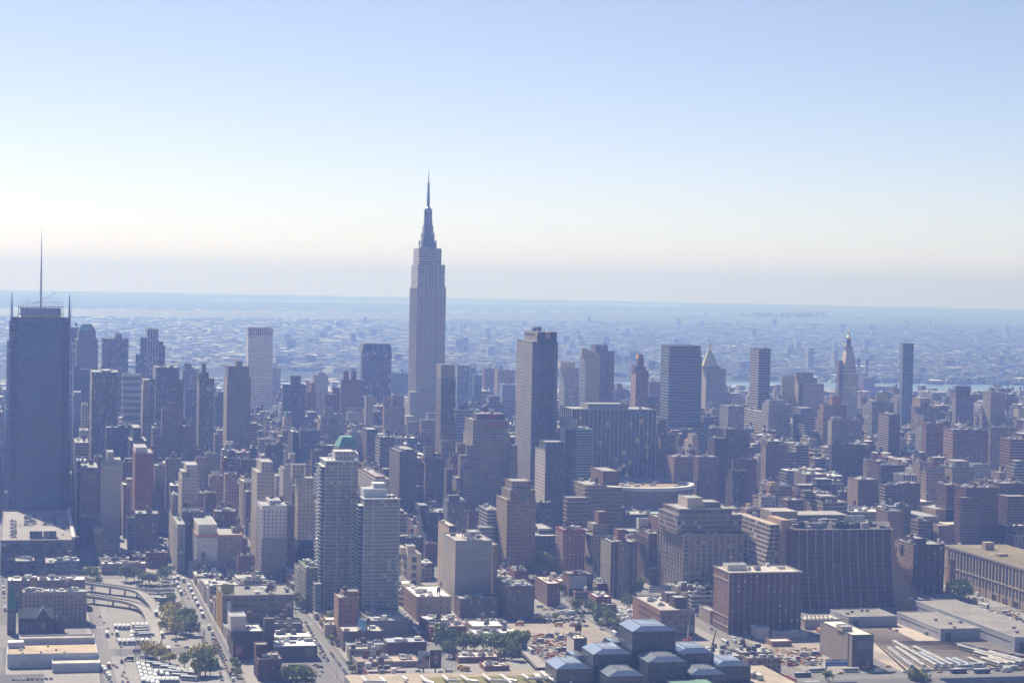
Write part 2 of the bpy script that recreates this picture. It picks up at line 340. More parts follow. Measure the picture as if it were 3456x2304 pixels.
def H(name, cat, label, t, xl, xc, xr, yt, Y, col, st='P', stn=None, D=None, Yb=None, tiers=(), yv=None, cap=True, **k):
    """a building measured on the photo: north corner xl, near corner xc, far right xr, roof edge yt, at distance Y (or base row Yb)"""
    if Yb is not None: Y = gnd(t, xc, Yb)[1]
    X0, z = atY(t, xc, yt, Y); X1, _ = atY(t, xr, yt, Y)
    if D is None:
        D = 28
        if xc - xl > 3:
            y1 = atX(t, xl, yt, X0)[0]
            if 6 < y1 - Y < 190: D = y1 - Y
            elif y1 - Y >= 190: D = 120
    colt = C[col] if isinstance(col, str) else col
    units = k.pop('units', 3); tank = k.pop('tank', None); ov = k.pop('overlap', 0)
    root, rnd = building(name, cat, label, X0, X1, Y, Y + D, z, colt, st, stn, **k)
    bay, fh = k.get('bay', 3.4), k.get('fh', 3.5)
    free = [X0, X1, Y, Y + D]; ztop = z
    for tr in tiers:
        xa, xb, y2, d0, d1 = tr[:5]; c2 = (C[tr[5]] if isinstance(tr[5], str) else tr[5]) if len(tr) > 5 and tr[5] else colt; s2 = ST[tr[6]] if len(tr) > 6 else ST[st]
        A, z2 = atY(t, xa, y2, Y + d0); B_, _ = atY(t, xb, y2, Y + d0)
        low = d0 < 0; zb = 0 if low else z - .02
        if not low and len(tr) > 7: zb = tr[7]
        y1 = Y + D - d1 if not low else Y - .01
        if y1 <= Y + d0 + 1: y1 = Y + d0 + 6
        mm = MB(); mm.box(A, B_, Y + d0, y1, zb, z2, colt if c2 is None else c2, win=s2, bay=bay, fh=fh, top=(.3, .3, .3)); mm.build('lower_wing' if low else ('setback_tier' if z2 - z > 7 else 'penthouse'), root)
        mm = MB(); ring(mm, A, B_, Y + d0, y1, z2, z2 + .7, .35, tuple(min(1, c * 1.2) for c in c2), 'concrete', .1); mm.build('parapet', root)
        if low: FOOT.append((A, B_, Y + d0, Y))
        ztop = max(ztop, z2)
    if units: roof_bits(root, X0, X1, Y, Y + D, z if not tiers or Y < 2000 else z, None, rnd, units, bool(tank if tank is not None else rnd.random() < .4))
    FOOT.append((X0, X1, Y, Y + D))
    pxl = tl(t, min(xl, xc), yt)[0]; pxr, pyt = tl(t, xr, yt)
    if cap:
        base = pr(X0, Y, 0)[1]; yc = tl(t, 0, yv)[1] if yv is not None else pyt + .62 * (base - pyt)
        CAPS.append((pxl, pxr, yc, Y)); 
    HEROES.append((root, label, pxl, pxr, min(pyt, pr(X0, Y, ztop)[1]), Y))
    root['zt'] = z; root['y0'] = Y; root['x0'] = X0; root['x1'] = X1; root['y1'] = Y + D
    return root
T_ = 'office_tower'; A_ = 'apartment_tower'; L_ = 'loft_building'; B_ = 'low_building'
# ---- far left skyline
H(T_, 'office tower', 'dark slab rising just behind the left edge of the masted glass tower', 'M1', 55, 55, 98, 255, 2900, 'blue', 'G', units=0, yv=700)
H(T_, 'office tower', 'flat dark blue slab between masted tower and green pyramid roof', 'M1', 575, 575, 655, 140, 3350, 'dgrey', 'B', units=1, yv=240)
H(T_, 'office tower', 'slim pale tower with white vertical ribs hugging the right edge of the masted tower', 'M1', 572, 572, 616, 268, 3050, 'lgrey', 'R', units=0, yv=480)
gp = H(T_, 'office tower', 'brown setback tower with a green flat topped pyramid roof', 'M1', 612, 622, 800, 235, 3200, 'brown', 'P', fh=3.8, yv=480, units=0, tiers=[(640, 780, 162, 3, 3)])
m = MB(); _y = gp['y0'] + 3; _a, _z = atY('M1', 643, 160, _y); _b, _ = atY('M1', 779, 160, _y); _c, _z2 = atY('M1', 668, 103, _y + 10); _d, _ = atY('M1', 745, 103, _y + 10)
m.prism([(_a, _y), (_b, _y), (_b, _y + 38), (_a, _y + 38)], _z + .5, _z2, (.10, .20, .19), mat='roofing', poly2=[(_c, _y + 10), (_d, _y + 10), (_d, _y + 28), (_c, _y + 28)]); m.build('pyramid_roof', gp)
H(T_, 'office tower', 'dark blue grey block below the green pyramid roof', 'M1', 600, 600, 737, 480, 2900, 'dark', 'D', yv=650, tiers=[(602, 655, 447, 2, 2)])
H(T_, 'office tower', 'wide purple brown slab with a single bulkhead, third from the masted tower', 'M1', 825, 835, 1047, 226, 3350, 'brown', 'R', yv=480, units=1, tiers=[(940, 994, 186, 3, 3)])
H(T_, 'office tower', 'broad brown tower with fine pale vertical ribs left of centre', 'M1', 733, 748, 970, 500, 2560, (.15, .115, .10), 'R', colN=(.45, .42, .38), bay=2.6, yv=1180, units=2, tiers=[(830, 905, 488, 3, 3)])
H(T_, 'office tower', 'stepped tower with white vertical stripes and shouldered wings', 'M1', 1183, 1200, 1290, 147, 3300, 'lgrey', 'R', bay=4, yv=540, units=1, tiers=[(1144, 1197, 217, -4, 0, 'dgrey'), (1290, 1330, 248, -3, 0, 'dgrey'), (1106, 1143, 352, -7, 0, 'dgrey'), (1330, 1345, 282, -2, 0, 'dgrey')])
H(T_, 'office block', 'pale concrete block with louvred top band right of the ribbed brown tower', 'M1', 1000, 1000, 1150, 520, 3000, 'lgrey', 'B', yv=640, fh=9)
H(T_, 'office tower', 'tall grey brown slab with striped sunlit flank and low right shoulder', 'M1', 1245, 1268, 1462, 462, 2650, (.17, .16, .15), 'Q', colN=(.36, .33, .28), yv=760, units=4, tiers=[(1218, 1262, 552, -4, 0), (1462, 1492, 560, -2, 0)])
H(A_, 'apartment tower', 'slim tan tower squeezed left of the grey brown slab', 'M1', 1148, 1165, 1222, 622, 2720, 'tan', 'P', yv=860, tiers=[(1170, 1220, 562, 3, 3)])
H(L_, 'ziggurat loft', 'brown brick ziggurat building with many small white windows stepping down both ways', 'M1', 1312, 1320, 1478, 800, 2480, (.20, .155, .12), 'P', yv=1150, units=5, tank=True, tiers=[(1380, 1475, 748, 4, 4), (1250, 1318, 1015, -6, 0), (1478, 1600, 940, -4, 0), (1232, 1330, 1095, -12, 0), (1470, 1625, 1105, -10, 0)])
H(T_, 'office tower', 'blue grey ribbed slab half hidden behind the slim crowned tower', 'M1', 1500, 1508, 1604, 640, 2900, 'blue', 'R', yv=900)
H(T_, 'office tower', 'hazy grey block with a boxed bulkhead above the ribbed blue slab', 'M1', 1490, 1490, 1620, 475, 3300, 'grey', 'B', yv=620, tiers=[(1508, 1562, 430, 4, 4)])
H(T_, 'office tower', 'tall stepped stone shoulder behind the slim crowned tower', 'M1', 1558, 1562, 1680, 528, 2950, 'gtan', 'P', yv=640)
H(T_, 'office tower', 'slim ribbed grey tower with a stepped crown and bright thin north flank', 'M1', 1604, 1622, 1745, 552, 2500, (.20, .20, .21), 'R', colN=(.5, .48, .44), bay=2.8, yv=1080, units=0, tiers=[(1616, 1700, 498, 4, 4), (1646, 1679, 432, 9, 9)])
H(T_, 'office building', 'dark blocky tower with square turret right of the slim crowned tower', 'M1', 1750, 1750, 1818, 692, 2950, 'dgrey', 'P', yv=860, tiers=[(1778, 1812, 658, 3, 3)])
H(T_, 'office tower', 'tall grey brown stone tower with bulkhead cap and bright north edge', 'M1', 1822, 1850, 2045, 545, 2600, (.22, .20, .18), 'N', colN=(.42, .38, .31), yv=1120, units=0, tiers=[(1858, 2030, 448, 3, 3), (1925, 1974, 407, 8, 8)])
H(T_, 'office tower', 'bright white gridded tower with a cream crown', 'F', 835, 838, 921, 1132, 3600, (.80, .80, .82), 'Q', bay=3.2, fh=3.7, yv=1370, units=0, par=0, tiers=[(838, 921, 1106, 0.003, 0, (.62, .56, .46), 'R')])
H(T_, 'office block', 'dark brown block with a black boxed penthouse below the pale concrete block', 'M1', 868, 868, 1036, 952, 2430, 'dbrown', 'N', yv=1160, tiers=[(960, 1020, 935, 4, 4)])
H(T_, 'office block', 'dark ribbed block with black water box left of the ziggurat', 'M1', 1035, 1060, 1200, 1060, 2360, 'dbrown', 'B', yv=1150, tiers=[(1085, 1150, 952, 4, 4)])
H(A_, 'apartment tower', 'blank grey concrete tower with a white boxed top left of the red brick slab', 'M1', 820, 832, 985, 1265, 2150, (.40, .38, .35), 'K', 'P', yv=1560, colN=(.5, .46, .38), units=2, tiers=[(876, 924, 1150, 5, 5), (924, 984, 1212, 4, 4), (832, 876, 1240, 6, 6)])
H(A_, 'apartment tower', 'tall red brick slab with white penthouse and balconies on its north flank', 'M1', 1078, 1102, 1250, 1160, 2180, (.27, .10, .065), 'N', 'Q', yv=1560, colN=(.30, .16, .11), units=1, tiers=[(1104, 1196, 1112, 5, 5, 'white', 'K')])
H(L_, 'loft building', 'tan banded loft block at foot of the ribbed brown tower', 'M1', 600, 612, 722, 1075, 2380, 'tan', 'B', yv=1200, tank=True)
H(L_, 'loft building', 'pale stone block with arched top stacked behind the tan banded loft', 'M1', 645, 652, 720, 975, 2470, 'cream', 'Q', yv=1050)
H(T_, 'hotel tower', 'dark blue tower topped with pale dome lights beside the masted tower', 'M1', 592, 598, 662, 690, 2760, 'blue', 'P', yv=860, tiers=[(604, 658, 662, 3, 3, 'lgrey')])
H(T_, 'office building', 'narrow tan tower with rounded arched cap', 'M1', 660, 664, 716, 770, 2660, 'cream', 'P', yv=880, tiers=[(668, 706, 752, 3, 3, 'cream')])
H(L_, 'loft building', 'dark loft with lilac flat roof right of the masted tower base', 'M1', 618, 626, 706, 1225, 2290, 'dbrown', 'Q', yv=1400, roof=(.45, .42, .5))
H(L_, 'loft building', 'brown brick loft in front of the broad ribbed tower', 'M1', 650, 665, 800, 1280, 2230, 'brown', 'P', tank=True, yv=1500)
H(A_, 'hotel tower', 'brown tower with yellowish box top behind the blank grey tower', 'M1', 770, 775, 832, 1190, 2300, 'brown', 'P', yv=1300)
H(L_, 'loft building', 'tan loft with water tank between red brick slab and white apartment tower', 'M1', 1250, 1262, 1345, 1262, 2300, 'gtan', 'P', tank=True, yv=1500)
H(L_, 'loft building', 'rosy brown terraced loft left of the white apartment tower', 'M1', 1345, 1352, 1475, 1205, 2340, (.26, .19, .15), 'P', tank=True, yv=1330, tiers=[(1390, 1440, 1170, 5, 5)])
H(A_, 'apartment tower', 'white apartment tower with stacked boxes on top near the left avenue', 'M1', 1452, 1482, 1612, 1362, 2090, (.47, .44, .38), 'N', 'P', yv=1700, colN=(.5, .46, .38), units=0, tiers=[(1520, 1610, 1255, 4, 4), (1482, 1540, 1310, 4, 8)])
H(L_, 'loft building', 'brown brick loft right of the white apartment tower', 'M1', 1590, 1598, 1670, 1195, 2400, 'pink', 'P', yv=1400, tank=True)
H(L_, 'loft building', 'wide tan building with twin flat penthouses behind the white roofed brick block', 'M1', 1662, 1672, 1795, 1165, 2440, 'tan', 'P', yv=1300, tiers=[(1700, 1760, 1148, 5, 5)])
H(L_, 'loft building', 'brick block with bright white roof hut at centre left', 'M1', 1695, 1705, 1812, 1345, 2260, 'pink', 'P', yv=1520, tiers=[(1725, 1785, 1310, 5, 5, 'white', 'K')])
H(L_, 'loft building', 'stone loft with cluttered dark roof left of the two pale apartment slabs', 'M1', 1838, 1850, 1955, 1205, 2450, 'gtan', 'Q', yv=1300, tank=True)
H(L_, 'loft building', 'terraced brown loft with white stair bulkheads below the tall stone tower', 'M1', 1820, 1835, 1930, 1330, 2200, 'pink', 'P', yv=1560, tank=True)
H(L_, 'loft building', 'dark roofed block right of the stone loft', 'M1', 1955, 1965, 2084, 1215, 2430, 'brown', 'P', yv=1330)
H(A_, 'apartment tower', 'pale apartment slab with square concrete bulkhead, left of a pair', 'F', 849, 868, 927, 1596, 2010, (.42, .40, .35), 'N', 'P', colN=(.46, .42, .34), yv=1700, units=0, tiers=[(883, 921, 1560, 5, 5)])
H(A_, 'apartment tower', 'grey end wall of a slab between the pair of pale apartment slabs', 'M2', 220, 222, 300, 1282, 2120, 'lgrey', 'K', yv=1540, tiers=[(275, 318, 1165, 10, 4)])
H(A_, 'apartment tower', 'pale apartment slab with square concrete bulkhead, right of a pair', 'M2', 290, 345, 472, 1365, 1960, (.40, .37, .31), 'N', 'Q', D=24, colN=(.5, .46, .36), yv=1700, units=0, tiers=[(297, 390, 1252, 9, 2)])
# ---- second column
H(T_, 'office tower', 'dark brown gothic tower with a spiked crown left of the red brick tower', 'M2', 212, 220, 405, 605, 3000, (.095, .075, .07), 'P', yv=880, units=0, tiers=[(282, 366, 528, 5, 5)])
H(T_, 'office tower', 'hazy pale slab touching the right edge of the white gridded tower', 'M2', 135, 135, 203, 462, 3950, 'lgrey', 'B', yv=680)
H(A_, 'apartment tower', 'red brick stepped tower right of the spiked dark brown tower', 'M2', 405, 408, 484, 660, 3150, 'red', 'P', yv=800, units=0, tiers=[(448, 482, 588, 3, 3)])
H(A_, 'apartment tower', 'pale blue grey gridded apartment block in front of river', 'M2', 468, 470, 588, 522, 3520, 'lgrey', 'P', yv=690, tank=True, tiers=[(508, 556, 500, 4, 4)])
H(A_, 'apartment block', 'long brown apartment block stepping down right of the gridded block', 'M2', 555, 560, 690, 682, 3180, 'rbrown', 'P', yv=790, tiers=[(625, 688, 626, 4, 2)])
H(A_, 'apartment tower', 'red brown apartment tower with two square chimneylike bulkheads', 'M2', 688, 694, 862, 562, 3120, (.20, .105, .09), 'N', yv=790, units=0, tiers=[(714, 757, 490, 4, 8), (776, 819, 490, 4, 8)])
t3 = H(T_, 'office tower', 'dark brown tower with a chamfered crown standing left of the great spired tower', 'M2', 852, 864, 1105, 330, 3480, (.10, .065, .06), 'R', bay=6, fh=4, colN=(.12, .08, .07), yv=690, units=0, par=0)
m = MB(); a, z = atY('M2', 864, 330, 3480); b, _ = atY('M2', 1105, 330, 3480); _, z2 = atY('M2', 900, 262, 3484)
m.prism([(a, 3480), (b, 3480), (b, 3520), (a, 3520)], z + .01, z2, (.085, .055, .05), win=ST['R'], bay=2.5, fh=50, poly2=[(a + 3, 3485), (b - 2, 3485), (b - 2, 3515), (a + 3, 3515)], top=(.2, .2, .2)); m.build('crown', t3)
H(T_, 'office slab', 'far low blue grey slab between the chamfered tower and the great spired tower', 'M2', 1105, 1105, 1256, 505, 4050, 'blue', 'B', yv=620)
H(T_, 'office building', 'pale stone slab with cornice below the chamfered tower', 'M2', 884, 898, 960, 700, 2880, (.36, .33, .29), 'P', yv=900)
H(T_, 'office building', 'brown terraced loft with roof huts between chamfered tower and spired tower', 'M2', 1035, 1045, 1212, 785, 2930, 'pink', 'P', yv=980, tiers=[(1040, 1095, 700, 10, 4), (1110, 1200, 690, 8, 4)])
H(T_, 'office building', 'wide pale grey classical block with stacked cornices', 'M2', 735, 745, 880, 830, 2960, 'lgrey', 'P', yv=900, tiers=[(750, 820, 790, 6, 4)])
H(T_, 'office building', 'tan grey terraced block with square tower centre left', 'M2', 505, 520, 742, 925, 2740, (.27, .25, .22), 'P', yv=990, units=4, tiers=[(530, 720, 860, 5, 4), (562, 634, 787, 10, 8)])
H(L_, 'small mansard building', 'small pale building under a green copper mansard', 'M2', 228, 232, 294, 872, 2850, 'cream', 'P', yv=920, units=0, tiers=[(240, 288, 826, 4, 4, 'teal', 'K')])
gm = H(L_, 'theatre block', 'brick block crowned by a long green copper hipped roof', 'M2', 660, 672, 834, 1110, 2480, 'gtan', 'P', units=0, yv=1160, D=40)
m = MB(); a, y, z = gm['x0'], gm['y0'], gm['zt']; b, e = gm['x1'], gm['y1']; z2 = atY('M2', 700, 1022, y + 9)[1]
m.prism([(a, y), (b, y), (b, e), (a, e)], z + .02, z2, (.10, .25, .21), mat='roofing', poly2=[(a + 6, y + 8), (b - 5, y + 8), (b - 5, e - 8), (a + 6, e - 8)]); m.build('copper_roof', gm)
H(L_, 'loft building', 'dark navy loft with bright flat roof, left of a dark pair', 'M2', 258, 300, 352, 990, 2520, 'dgrey', 'P', yv=1180, roof=(.6, .6, .6))
H(L_, 'loft building', 'dark navy loft, right of a dark pair left of the copper roof', 'M2', 348, 362, 518, 975, 2500, 'dgrey', 'N', yv=1180)
H(L_, 'loft building', 'gabled brown loft behind the left glass apartment tower', 'M2', 445, 458, 545, 1140, 2330, 'brown', 'P', yv=1300, tank=True)
H(L_, 'hotel block', 'brown hotel block with a flat slab roof right of the copper roof', 'M2', 850, 903, 990, 1000, 2550, 'brown', 'P', yv=1180, tiers=[(905, 988, 965, 4, 4, 'dgrey')])
H(T_, 'office building', 'dark brown building with a bright lined flank, below the spired tower left side', 'M2', 972, 1010, 1130, 1030, 2450, (.11, .09, .08), 'N', 'B', yv=1230, tank=True, colN=(.42, .4, .36))
H(L_, 'loft building', 'dark brown block with three roof spikes behind the pale apartment pair', 'M2', 68, 78, 225, 1095, 2330, 'dbrown', 'P', yv=1240, tiers=[(100, 118, 1070, 4, 4), (180, 196, 1075, 4, 4)])
H(L_, 'loft building', 'light grey loft with long white coping, top left of the dark navy pair', 'M2', 10, 22, 155, 1045, 2500, 'gtan', 'P', yv=1120, roof=(.6, .6, .6))
nt = H(T_, 'office tower', 'slender dark brown tower with pale cap in front of the spired tower', 'M2', 1467, 1508, 1626, 545, 2600, (.15, .115, .10), 'R', fh=3.4, bay=2.9, colN=(.30, .25, .2), yv=1030, units=0, par=0, tiers=[(1508, 1622, 437, 1, 2, (.34, .31, .27), 'N'), (1505, 1628, 905, -5, 0, None, 'P')])
gt = H(A_, 'glass apartment tower', 'pale blue glass tower behind the slender brown tower', 'M2', 1625, 1640, 1742, 445, 3500, 'lblue', 'G', 'G', yv=790, units=0)
H(A_, 'glass apartment tower', 'light glass tower middle of the three pale blue ones', 'M2', 1742, 1745, 1786, 462, 3520, (.34, .4, .46), 'G', yv=790, units=0)
H(A_, 'glass apartment tower', 'narrow blue tower rightmost of the three pale blue glass ones', 'M2', 1786, 1788, 1840, 522, 3480, 'blue', 'G', yv=780, units=0)
H(T_, 'glass office block', 'low light blue glass block left of the hotel with big red letters', 'M2', 1627, 1630, 1832, 808, 2700, 'lblue', 'B', yv=1060, fh=4.2, tiers=[(1650, 1740, 770, 8, 8, 'dgrey')])
H(L_, 'terraced building', 'white wedge shaped terraced block against the slender brown tower', 'M2', 1382, 1400, 1465, 835, 2760, 'lgrey', 'B', yv=880)
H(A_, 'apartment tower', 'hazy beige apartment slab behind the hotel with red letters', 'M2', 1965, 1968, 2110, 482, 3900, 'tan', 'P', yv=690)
H(A_, 'apartment tower', 'pale tower of stacked balconies left of the tall black tower', 'M2', 2005, 2008, 2115, 600, 3300, 'lblue', 'B', yv=900, fh=3)
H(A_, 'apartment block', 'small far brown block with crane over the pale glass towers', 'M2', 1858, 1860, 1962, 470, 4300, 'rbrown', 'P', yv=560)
ny = H('hotel', 'hotel', 'huge stepped grey brick hotel with big red rooftop letters', 'M2', 1745, 1765, 2070, 1012, 2290, (.265, .235, .205), 'P', colN=(.40, .35, .28), bay=3.1, fh=3.3, units=0, yv=1560, D=52,
       tiers=[(1768, 2050, 888, 3, 3), (1716, 1766, 1095, -6, 0), (2070, 2128, 1095, -3, 0), (1665, 1720, 1175, -14, 0), (1690, 1770, 1290, -22, 0), (2060, 2130, 1240, -10, 0), (1632, 1668, 1360, -24, 0)])
H(L_, 'loft building', 'blue grey loft with white cornice below the great spired tower', 'M2', 1228, 1235, 1340, 905, 2720, 'grey', 'P', yv=1080, tank=True)
H(L_, 'loft building', 'rosy brown loft right under the great spired tower', 'M2', 1330, 1345, 1475, 890, 2700, 'pink', 'Q', yv=1080)
H(L_, 'loft building', 'brown loft with bright white windows and square corner turret', 'M2', 1368, 1382, 1532, 1205, 2290, (.15, .115, .09), 'P', yv=1520, tank=True, tiers=[(1372, 1440, 1107, 3, 8, 'tan')])
H(T_, 'office slab', 'massive dark blue grey block left of the brown loft with white windows', 'M2', 1085, 1170, 1312, 1150, 2210, (.12, .125, .14), 'N', 'P', yv=1560, colN=(.2, .18, .16), units=4, tiers=[(1190, 1290, 1128, 6, 6)])
H(L_, 'loft building', 'arcaded dark loft with round arched top floor left of the lettered hotel', 'M2', 1500, 1515, 1648, 1062, 2400, (.14, .12, .11), 'P', yv=1200, tiers=[(1525, 1590, 1030, 8, 8)])
H(L_, 'setback loft', 'tan stepped loft tower leaning on the left side of the lettered hotel', 'M2', 1625, 1640, 1716, 1085, 2330, 'tan', 'Q', yv=1500, tiers=[(1578, 1640, 1155, -5, 0), (1550, 1600, 1290, -12, 0), (1600, 1690, 1250, -16, 0)])
H(L_, 'loft building', 'brown building under a little pale pyramid roof right of left glass tower', 'M2', 862, 878, 985, 1245, 2260, 'pink', 'P', yv=1400, tiers=[(898, 985, 1225, 5, 5, 'teal', 'K'), (905, 970, 1270, -14, 0)])
H(L_, 'loft building', 'light rendered loft with brick top just right of the left glass tower', 'M2', 830, 968, 1088, 1370, 2110, (.42, .40, .37), 'K', 'P', yv=1520, tiers=[(975, 1050, 1350, 5, 5, 'red')])
# ---- third column
op = H(T_, 'office tower', 'tall black tower with lit metal north wall and a red emblem near its top', 'M3', 40, 168, 375, 250, 2330, (.045, .05, .065), 'D', 'T', colN=(.30, .29, .29), bay=2.2, fh=3.9, yv=1380, units=0, par=.4)  # pale north wall: sunlight put into its colour
H(T_, 'apartment tower', 'pale tower with wavy white strips and plain cream top right of the black tower', 'M3', 388, 430, 548, 462, 3100, 'lgrey', 'G', yv=700, units=0, tiers=[(395, 515, 415, 2, 3, (.55, .53, .5), 'K')])
ar = H(A_, 'apartment tower', 'tan tower with a curved arched crown and glassy balconies', 'M3', 552, 600, 718, 355, 3000, (.42, .36, .27), 'N', 'B', yv=750, units=0, colN=(.3, .34, .36))
m = MB(); y = ar['y0']; a, z = atY('M3', 570, 350, y + 2); b, _ = atY('M3', 690, 350, y + 2); _, z2 = atY('M3', 600, 298, y + 2); N_ = 9
P_ = [(a + (b - a) * i / N_, z + (z2 - z) * cos(pi / 2 * i / N_)) for i in range(N_ + 1)]
for i in range(N_): m.prism([(P_[i][0], y + 2), (P_[i + 1][0], y + 2), (P_[i + 1][0], y + 14), (P_[i][0], y + 14)], z - 3, P_[i][1], (.45, .40, .30), mat='concrete')
m.build('arched_crown', ar)
H(A_, 'apartment tower', 'purple brown slab tower behind the arched crown tower', 'M3', 680, 682, 783, 282, 3120, (.17, .12, .12), 'P', yv=740, units=0, tiers=[(783, 835, 328, -2, 0), (752, 772, 268, 8, 8)])
gd = H(T_, 'art deco tower', 'slim brown stepped tower with a bright gilded cap', 'M3', 970, 1010, 1112, 487, 2850, (.24, .15, .12), 'P', colN=(.42, .32, .26), yv=770, units=0, tiers=[(1000, 1090, 452, 3, 3), (1026, 1075, 388, 7, 7)])
m = MB(); y = gd['y0'] + 7; a, z = atY('M3', 1027, 386, y); b, _ = atY('M3', 1074, 386, y); z2 = atY('M3', 1050, 350, y)[1]; c = (a + b) / 2
m.prism([(a, y), (b, y), (b, y + 14), (a, y + 14)], z, z2, (.95, .45, .08), mat='gold', poly2=[(c - 3.2, y + 4), (c + 3.2, y + 4), (c + 3.2, y + 10), (c - 3.2, y + 10)]); m.build('gilded_cap', gd)
H(T_, 'office tower', 'broad slate blue banded tower standing on a white framed base', 'M3', 1256, 1282, 1538, 283, 2700, (.20, .23, .29), 'B', fh=4, yv=950, D=38, units=0, tiers=[(1538, 1547, 372, -1, 0), (1325, 1536, 955, -4, 0, (.42, .44, .48), 'W')])
nl = H(T_, 'office tower', 'stone tower under a gilded pyramid roof', 'M3', 1546, 1582, 1742, 470, 3400, (.28, .26, .26), 'P', colN=(.5, .44, .36), yv=780, units=0, tiers=[(1556, 1700, 450, 4, 4)])
m = MB(); y = nl['y0']; a, z = atY('M3', 1580, 450, y); b, _ = atY('M3', 1703, 450, y); c, z2 = atY('M3', 1643, 320, y + 18); cy_ = y + 22
r = (b - a) / 2; xm = (a + b) / 2
m.prism([(xm + r * 1.08 * cos(pi / 8 + i * pi / 4), cy_ + r * 1.08 * sin(pi / 8 + i * pi / 4)) for i in range(8)], z, z2, (.52, .46, .26), mat='roofing', poly2=[(xm + 3.2 * cos(pi / 8 + i * pi / 4), cy_ + 3.2 * sin(pi / 8 + i * pi / 4)) for i in range(8)]); m.build('pyramid_roof', nl)
m = MB(); z3 = atY('M3', 1643, 262, cy_)[1]; z4 = atY('M3', 1643, 243, cy_)[1]; m.cone(xm, cy_, 2.4, 2.0, z2, z2 + (z3 - z2) * .6, (.9, .6, .2), 'gold', 8); m.cone(xm, cy_, 2.9, .5, z2 + (z3 - z2) * .6, z3, (.9, .6, .2), 'gold', 8); m.cone(xm, cy_, .45, .1, z3, z4, (.9, .6, .2), 'gold', 6); m.build('lantern', nl)
H(T_, 'office tower', 'plain slate slab tower right of the gilded pyramid', 'F', 2522, 2562, 2601, 1178, 3000, (.19, .19, .22), 'B', 'B', fh=3.8, bay=2.5, colN=(.33, .31, .32), yv=1360, units=1, D=40)
pp = H(T_, 'office block', 'very wide dark glass block with white vertical piers behind the round arena', 'M3', 414, 490, 1175, 800, 2480, (.05, .055, .07), 'D', 'D', bay=4.2, fh=3.9, D=60, lit=.05, yv=1340, units=2, tiers=[(620, 950, 757, 8, 14, 'grey', 'K')])
m = MB(); x0, x1, y, z, y1 = pp['x0'], pp['x1'], pp['y0'], pp['zt'], pp['y1']
for i in range(21): x = x0 + (x1 - x0) * i / 20; m.box(x - .45, x + .45, y - .9, y - .003, 0, z - .5, (.50, .47, .45), 'concrete')
for i in range(6): q = y + (y1 - y) * i / 6; m.box(x0 - .9, x0 - .003, q - .45, q + .45, 0, z - .5, (.50, .47, .45), 'concrete')
m.box(x0 - 1, x1 + .3, y - 1, y - .004, z - .49, z + 1, (.3, .28, .27), 'concrete'); m.build('facade_piers', pp)
H(A_, 'apartment tower', 'blue green glass fronted tower with roof tank before the wide piered block', 'M3', 432, 530, 658, 965, 2280, (.26, .38, .38), 'B', 'B', bay=3, fh=3.1, colN=(.42, .45, .42), yv=1350, tank=True, units=1, tiers=[(462, 535, 885, 8, 5, 'lgrey', 'K')])
H(T_, 'office block', 'dark block with white gridded north face and sloping right shoulder', 'M3', 204, 273, 440, 1132, 2160, (.10, .10, .12), 'N', 'P', colN=(.55, .54, .53), yv=1560, D=46, units=2, tiers=[(275, 425, 1068, 6, 10, 'dgrey')])
H(T_, 'office building', 'tall brown stone block with ornate top right of the wide piered block', 'M3', 1190, 1212, 1330, 1005, 2520, (.22, .18, .16), 'P', yv=1360, tiers=[(1190, 1262, 885, 6, 4), (1172, 1260, 1130, -8, 0)])
H(A_, 'apartment block', 'wide brown brick block of two wings joined by a dark recess', 'M3', 1246, 1320, 1480, 1190, 2400, (.20, .14, .12), 'P', colN=(.32, .24, .19), yv=1470, fh=3.4, units=5)
H(A_, 'apartment block', 'right wing of the wide brown brick block beyond its dark recess', 'M3', 1518, 1520, 1682, 1190, 2404, (.20, .14, .12), 'P', yv=1470, fh=3.4, units=4)
H(L_, 'loft building', 'small sunlit cream slab above the wide brown two winged block', 'M3', 1430, 1470, 1512, 1008, 2560, (.45, .40, .29), 'K', 'N', yv=1150)
H(L_, 'loft building', 'dark brown curved wall block right of the cream slab', 'M3', 1640, 1650, 1752, 1040, 2480, 'dbrown', 'K', yv=1350)
H(L_, 'loft building', 'brown loft block with lit upper windows and black roof clutter', 'M3', 1722, 1745, 1938, 965, 2520, (.16, .12, .11), 'P', yv=1180, units=8, tank=True)
H(L_, 'loft building', 'pale grey loft below the gilded pyramid tower right side', 'M3', 1690, 1762, 1892, 775, 2860, 'grey', 'P', yv=940)
H(T_, 'office building', 'long cream terraced building with white ribbon windows', 'M3', 1900, 2040, 2090, 825, 2900, 'cream', 'K', 'B', colN=(.5, .47, .4), yv=980, D=100)
H(L_, 'loft building', 'rust brown loft with boxed huts lower right of the brown two winged block', 'M3', 1786, 1800, 1990, 1215, 2370, 'rbrown', 'P', yv=1330, tank=True)
H(L_, 'loft building', 'dark loft cluster with a lit window row beside the arena', 'M3', 1740, 1800, 1940, 1360, 2240, 'dbrown', 'P', yv=1560, tank=True, tiers=[(1790, 1920, 1300, 8, 6)])
H(A_, 'apartment block', 'far brown housing block with a square turret before the river', 'M3', 830, 832, 958, 640, 3900, 'rbrown', 'P', yv=740, tiers=[(862, 898, 592, 4, 4)])
H(A_, 'apartment block', 'wide dim red brown block right of the gilded cap tower', 'M3', 1118, 1120, 1252, 578, 3700, 'rbrown', 'N', yv=690)
H(L_, 'loft building', 'brown block with a light cornice at foot of the gilded cap tower', 'M3', 1052, 1060, 1205, 755, 3000, 'brown', 'P', yv=840, tiers=[(1085, 1190, 695, 8, 4, 'dgrey')])
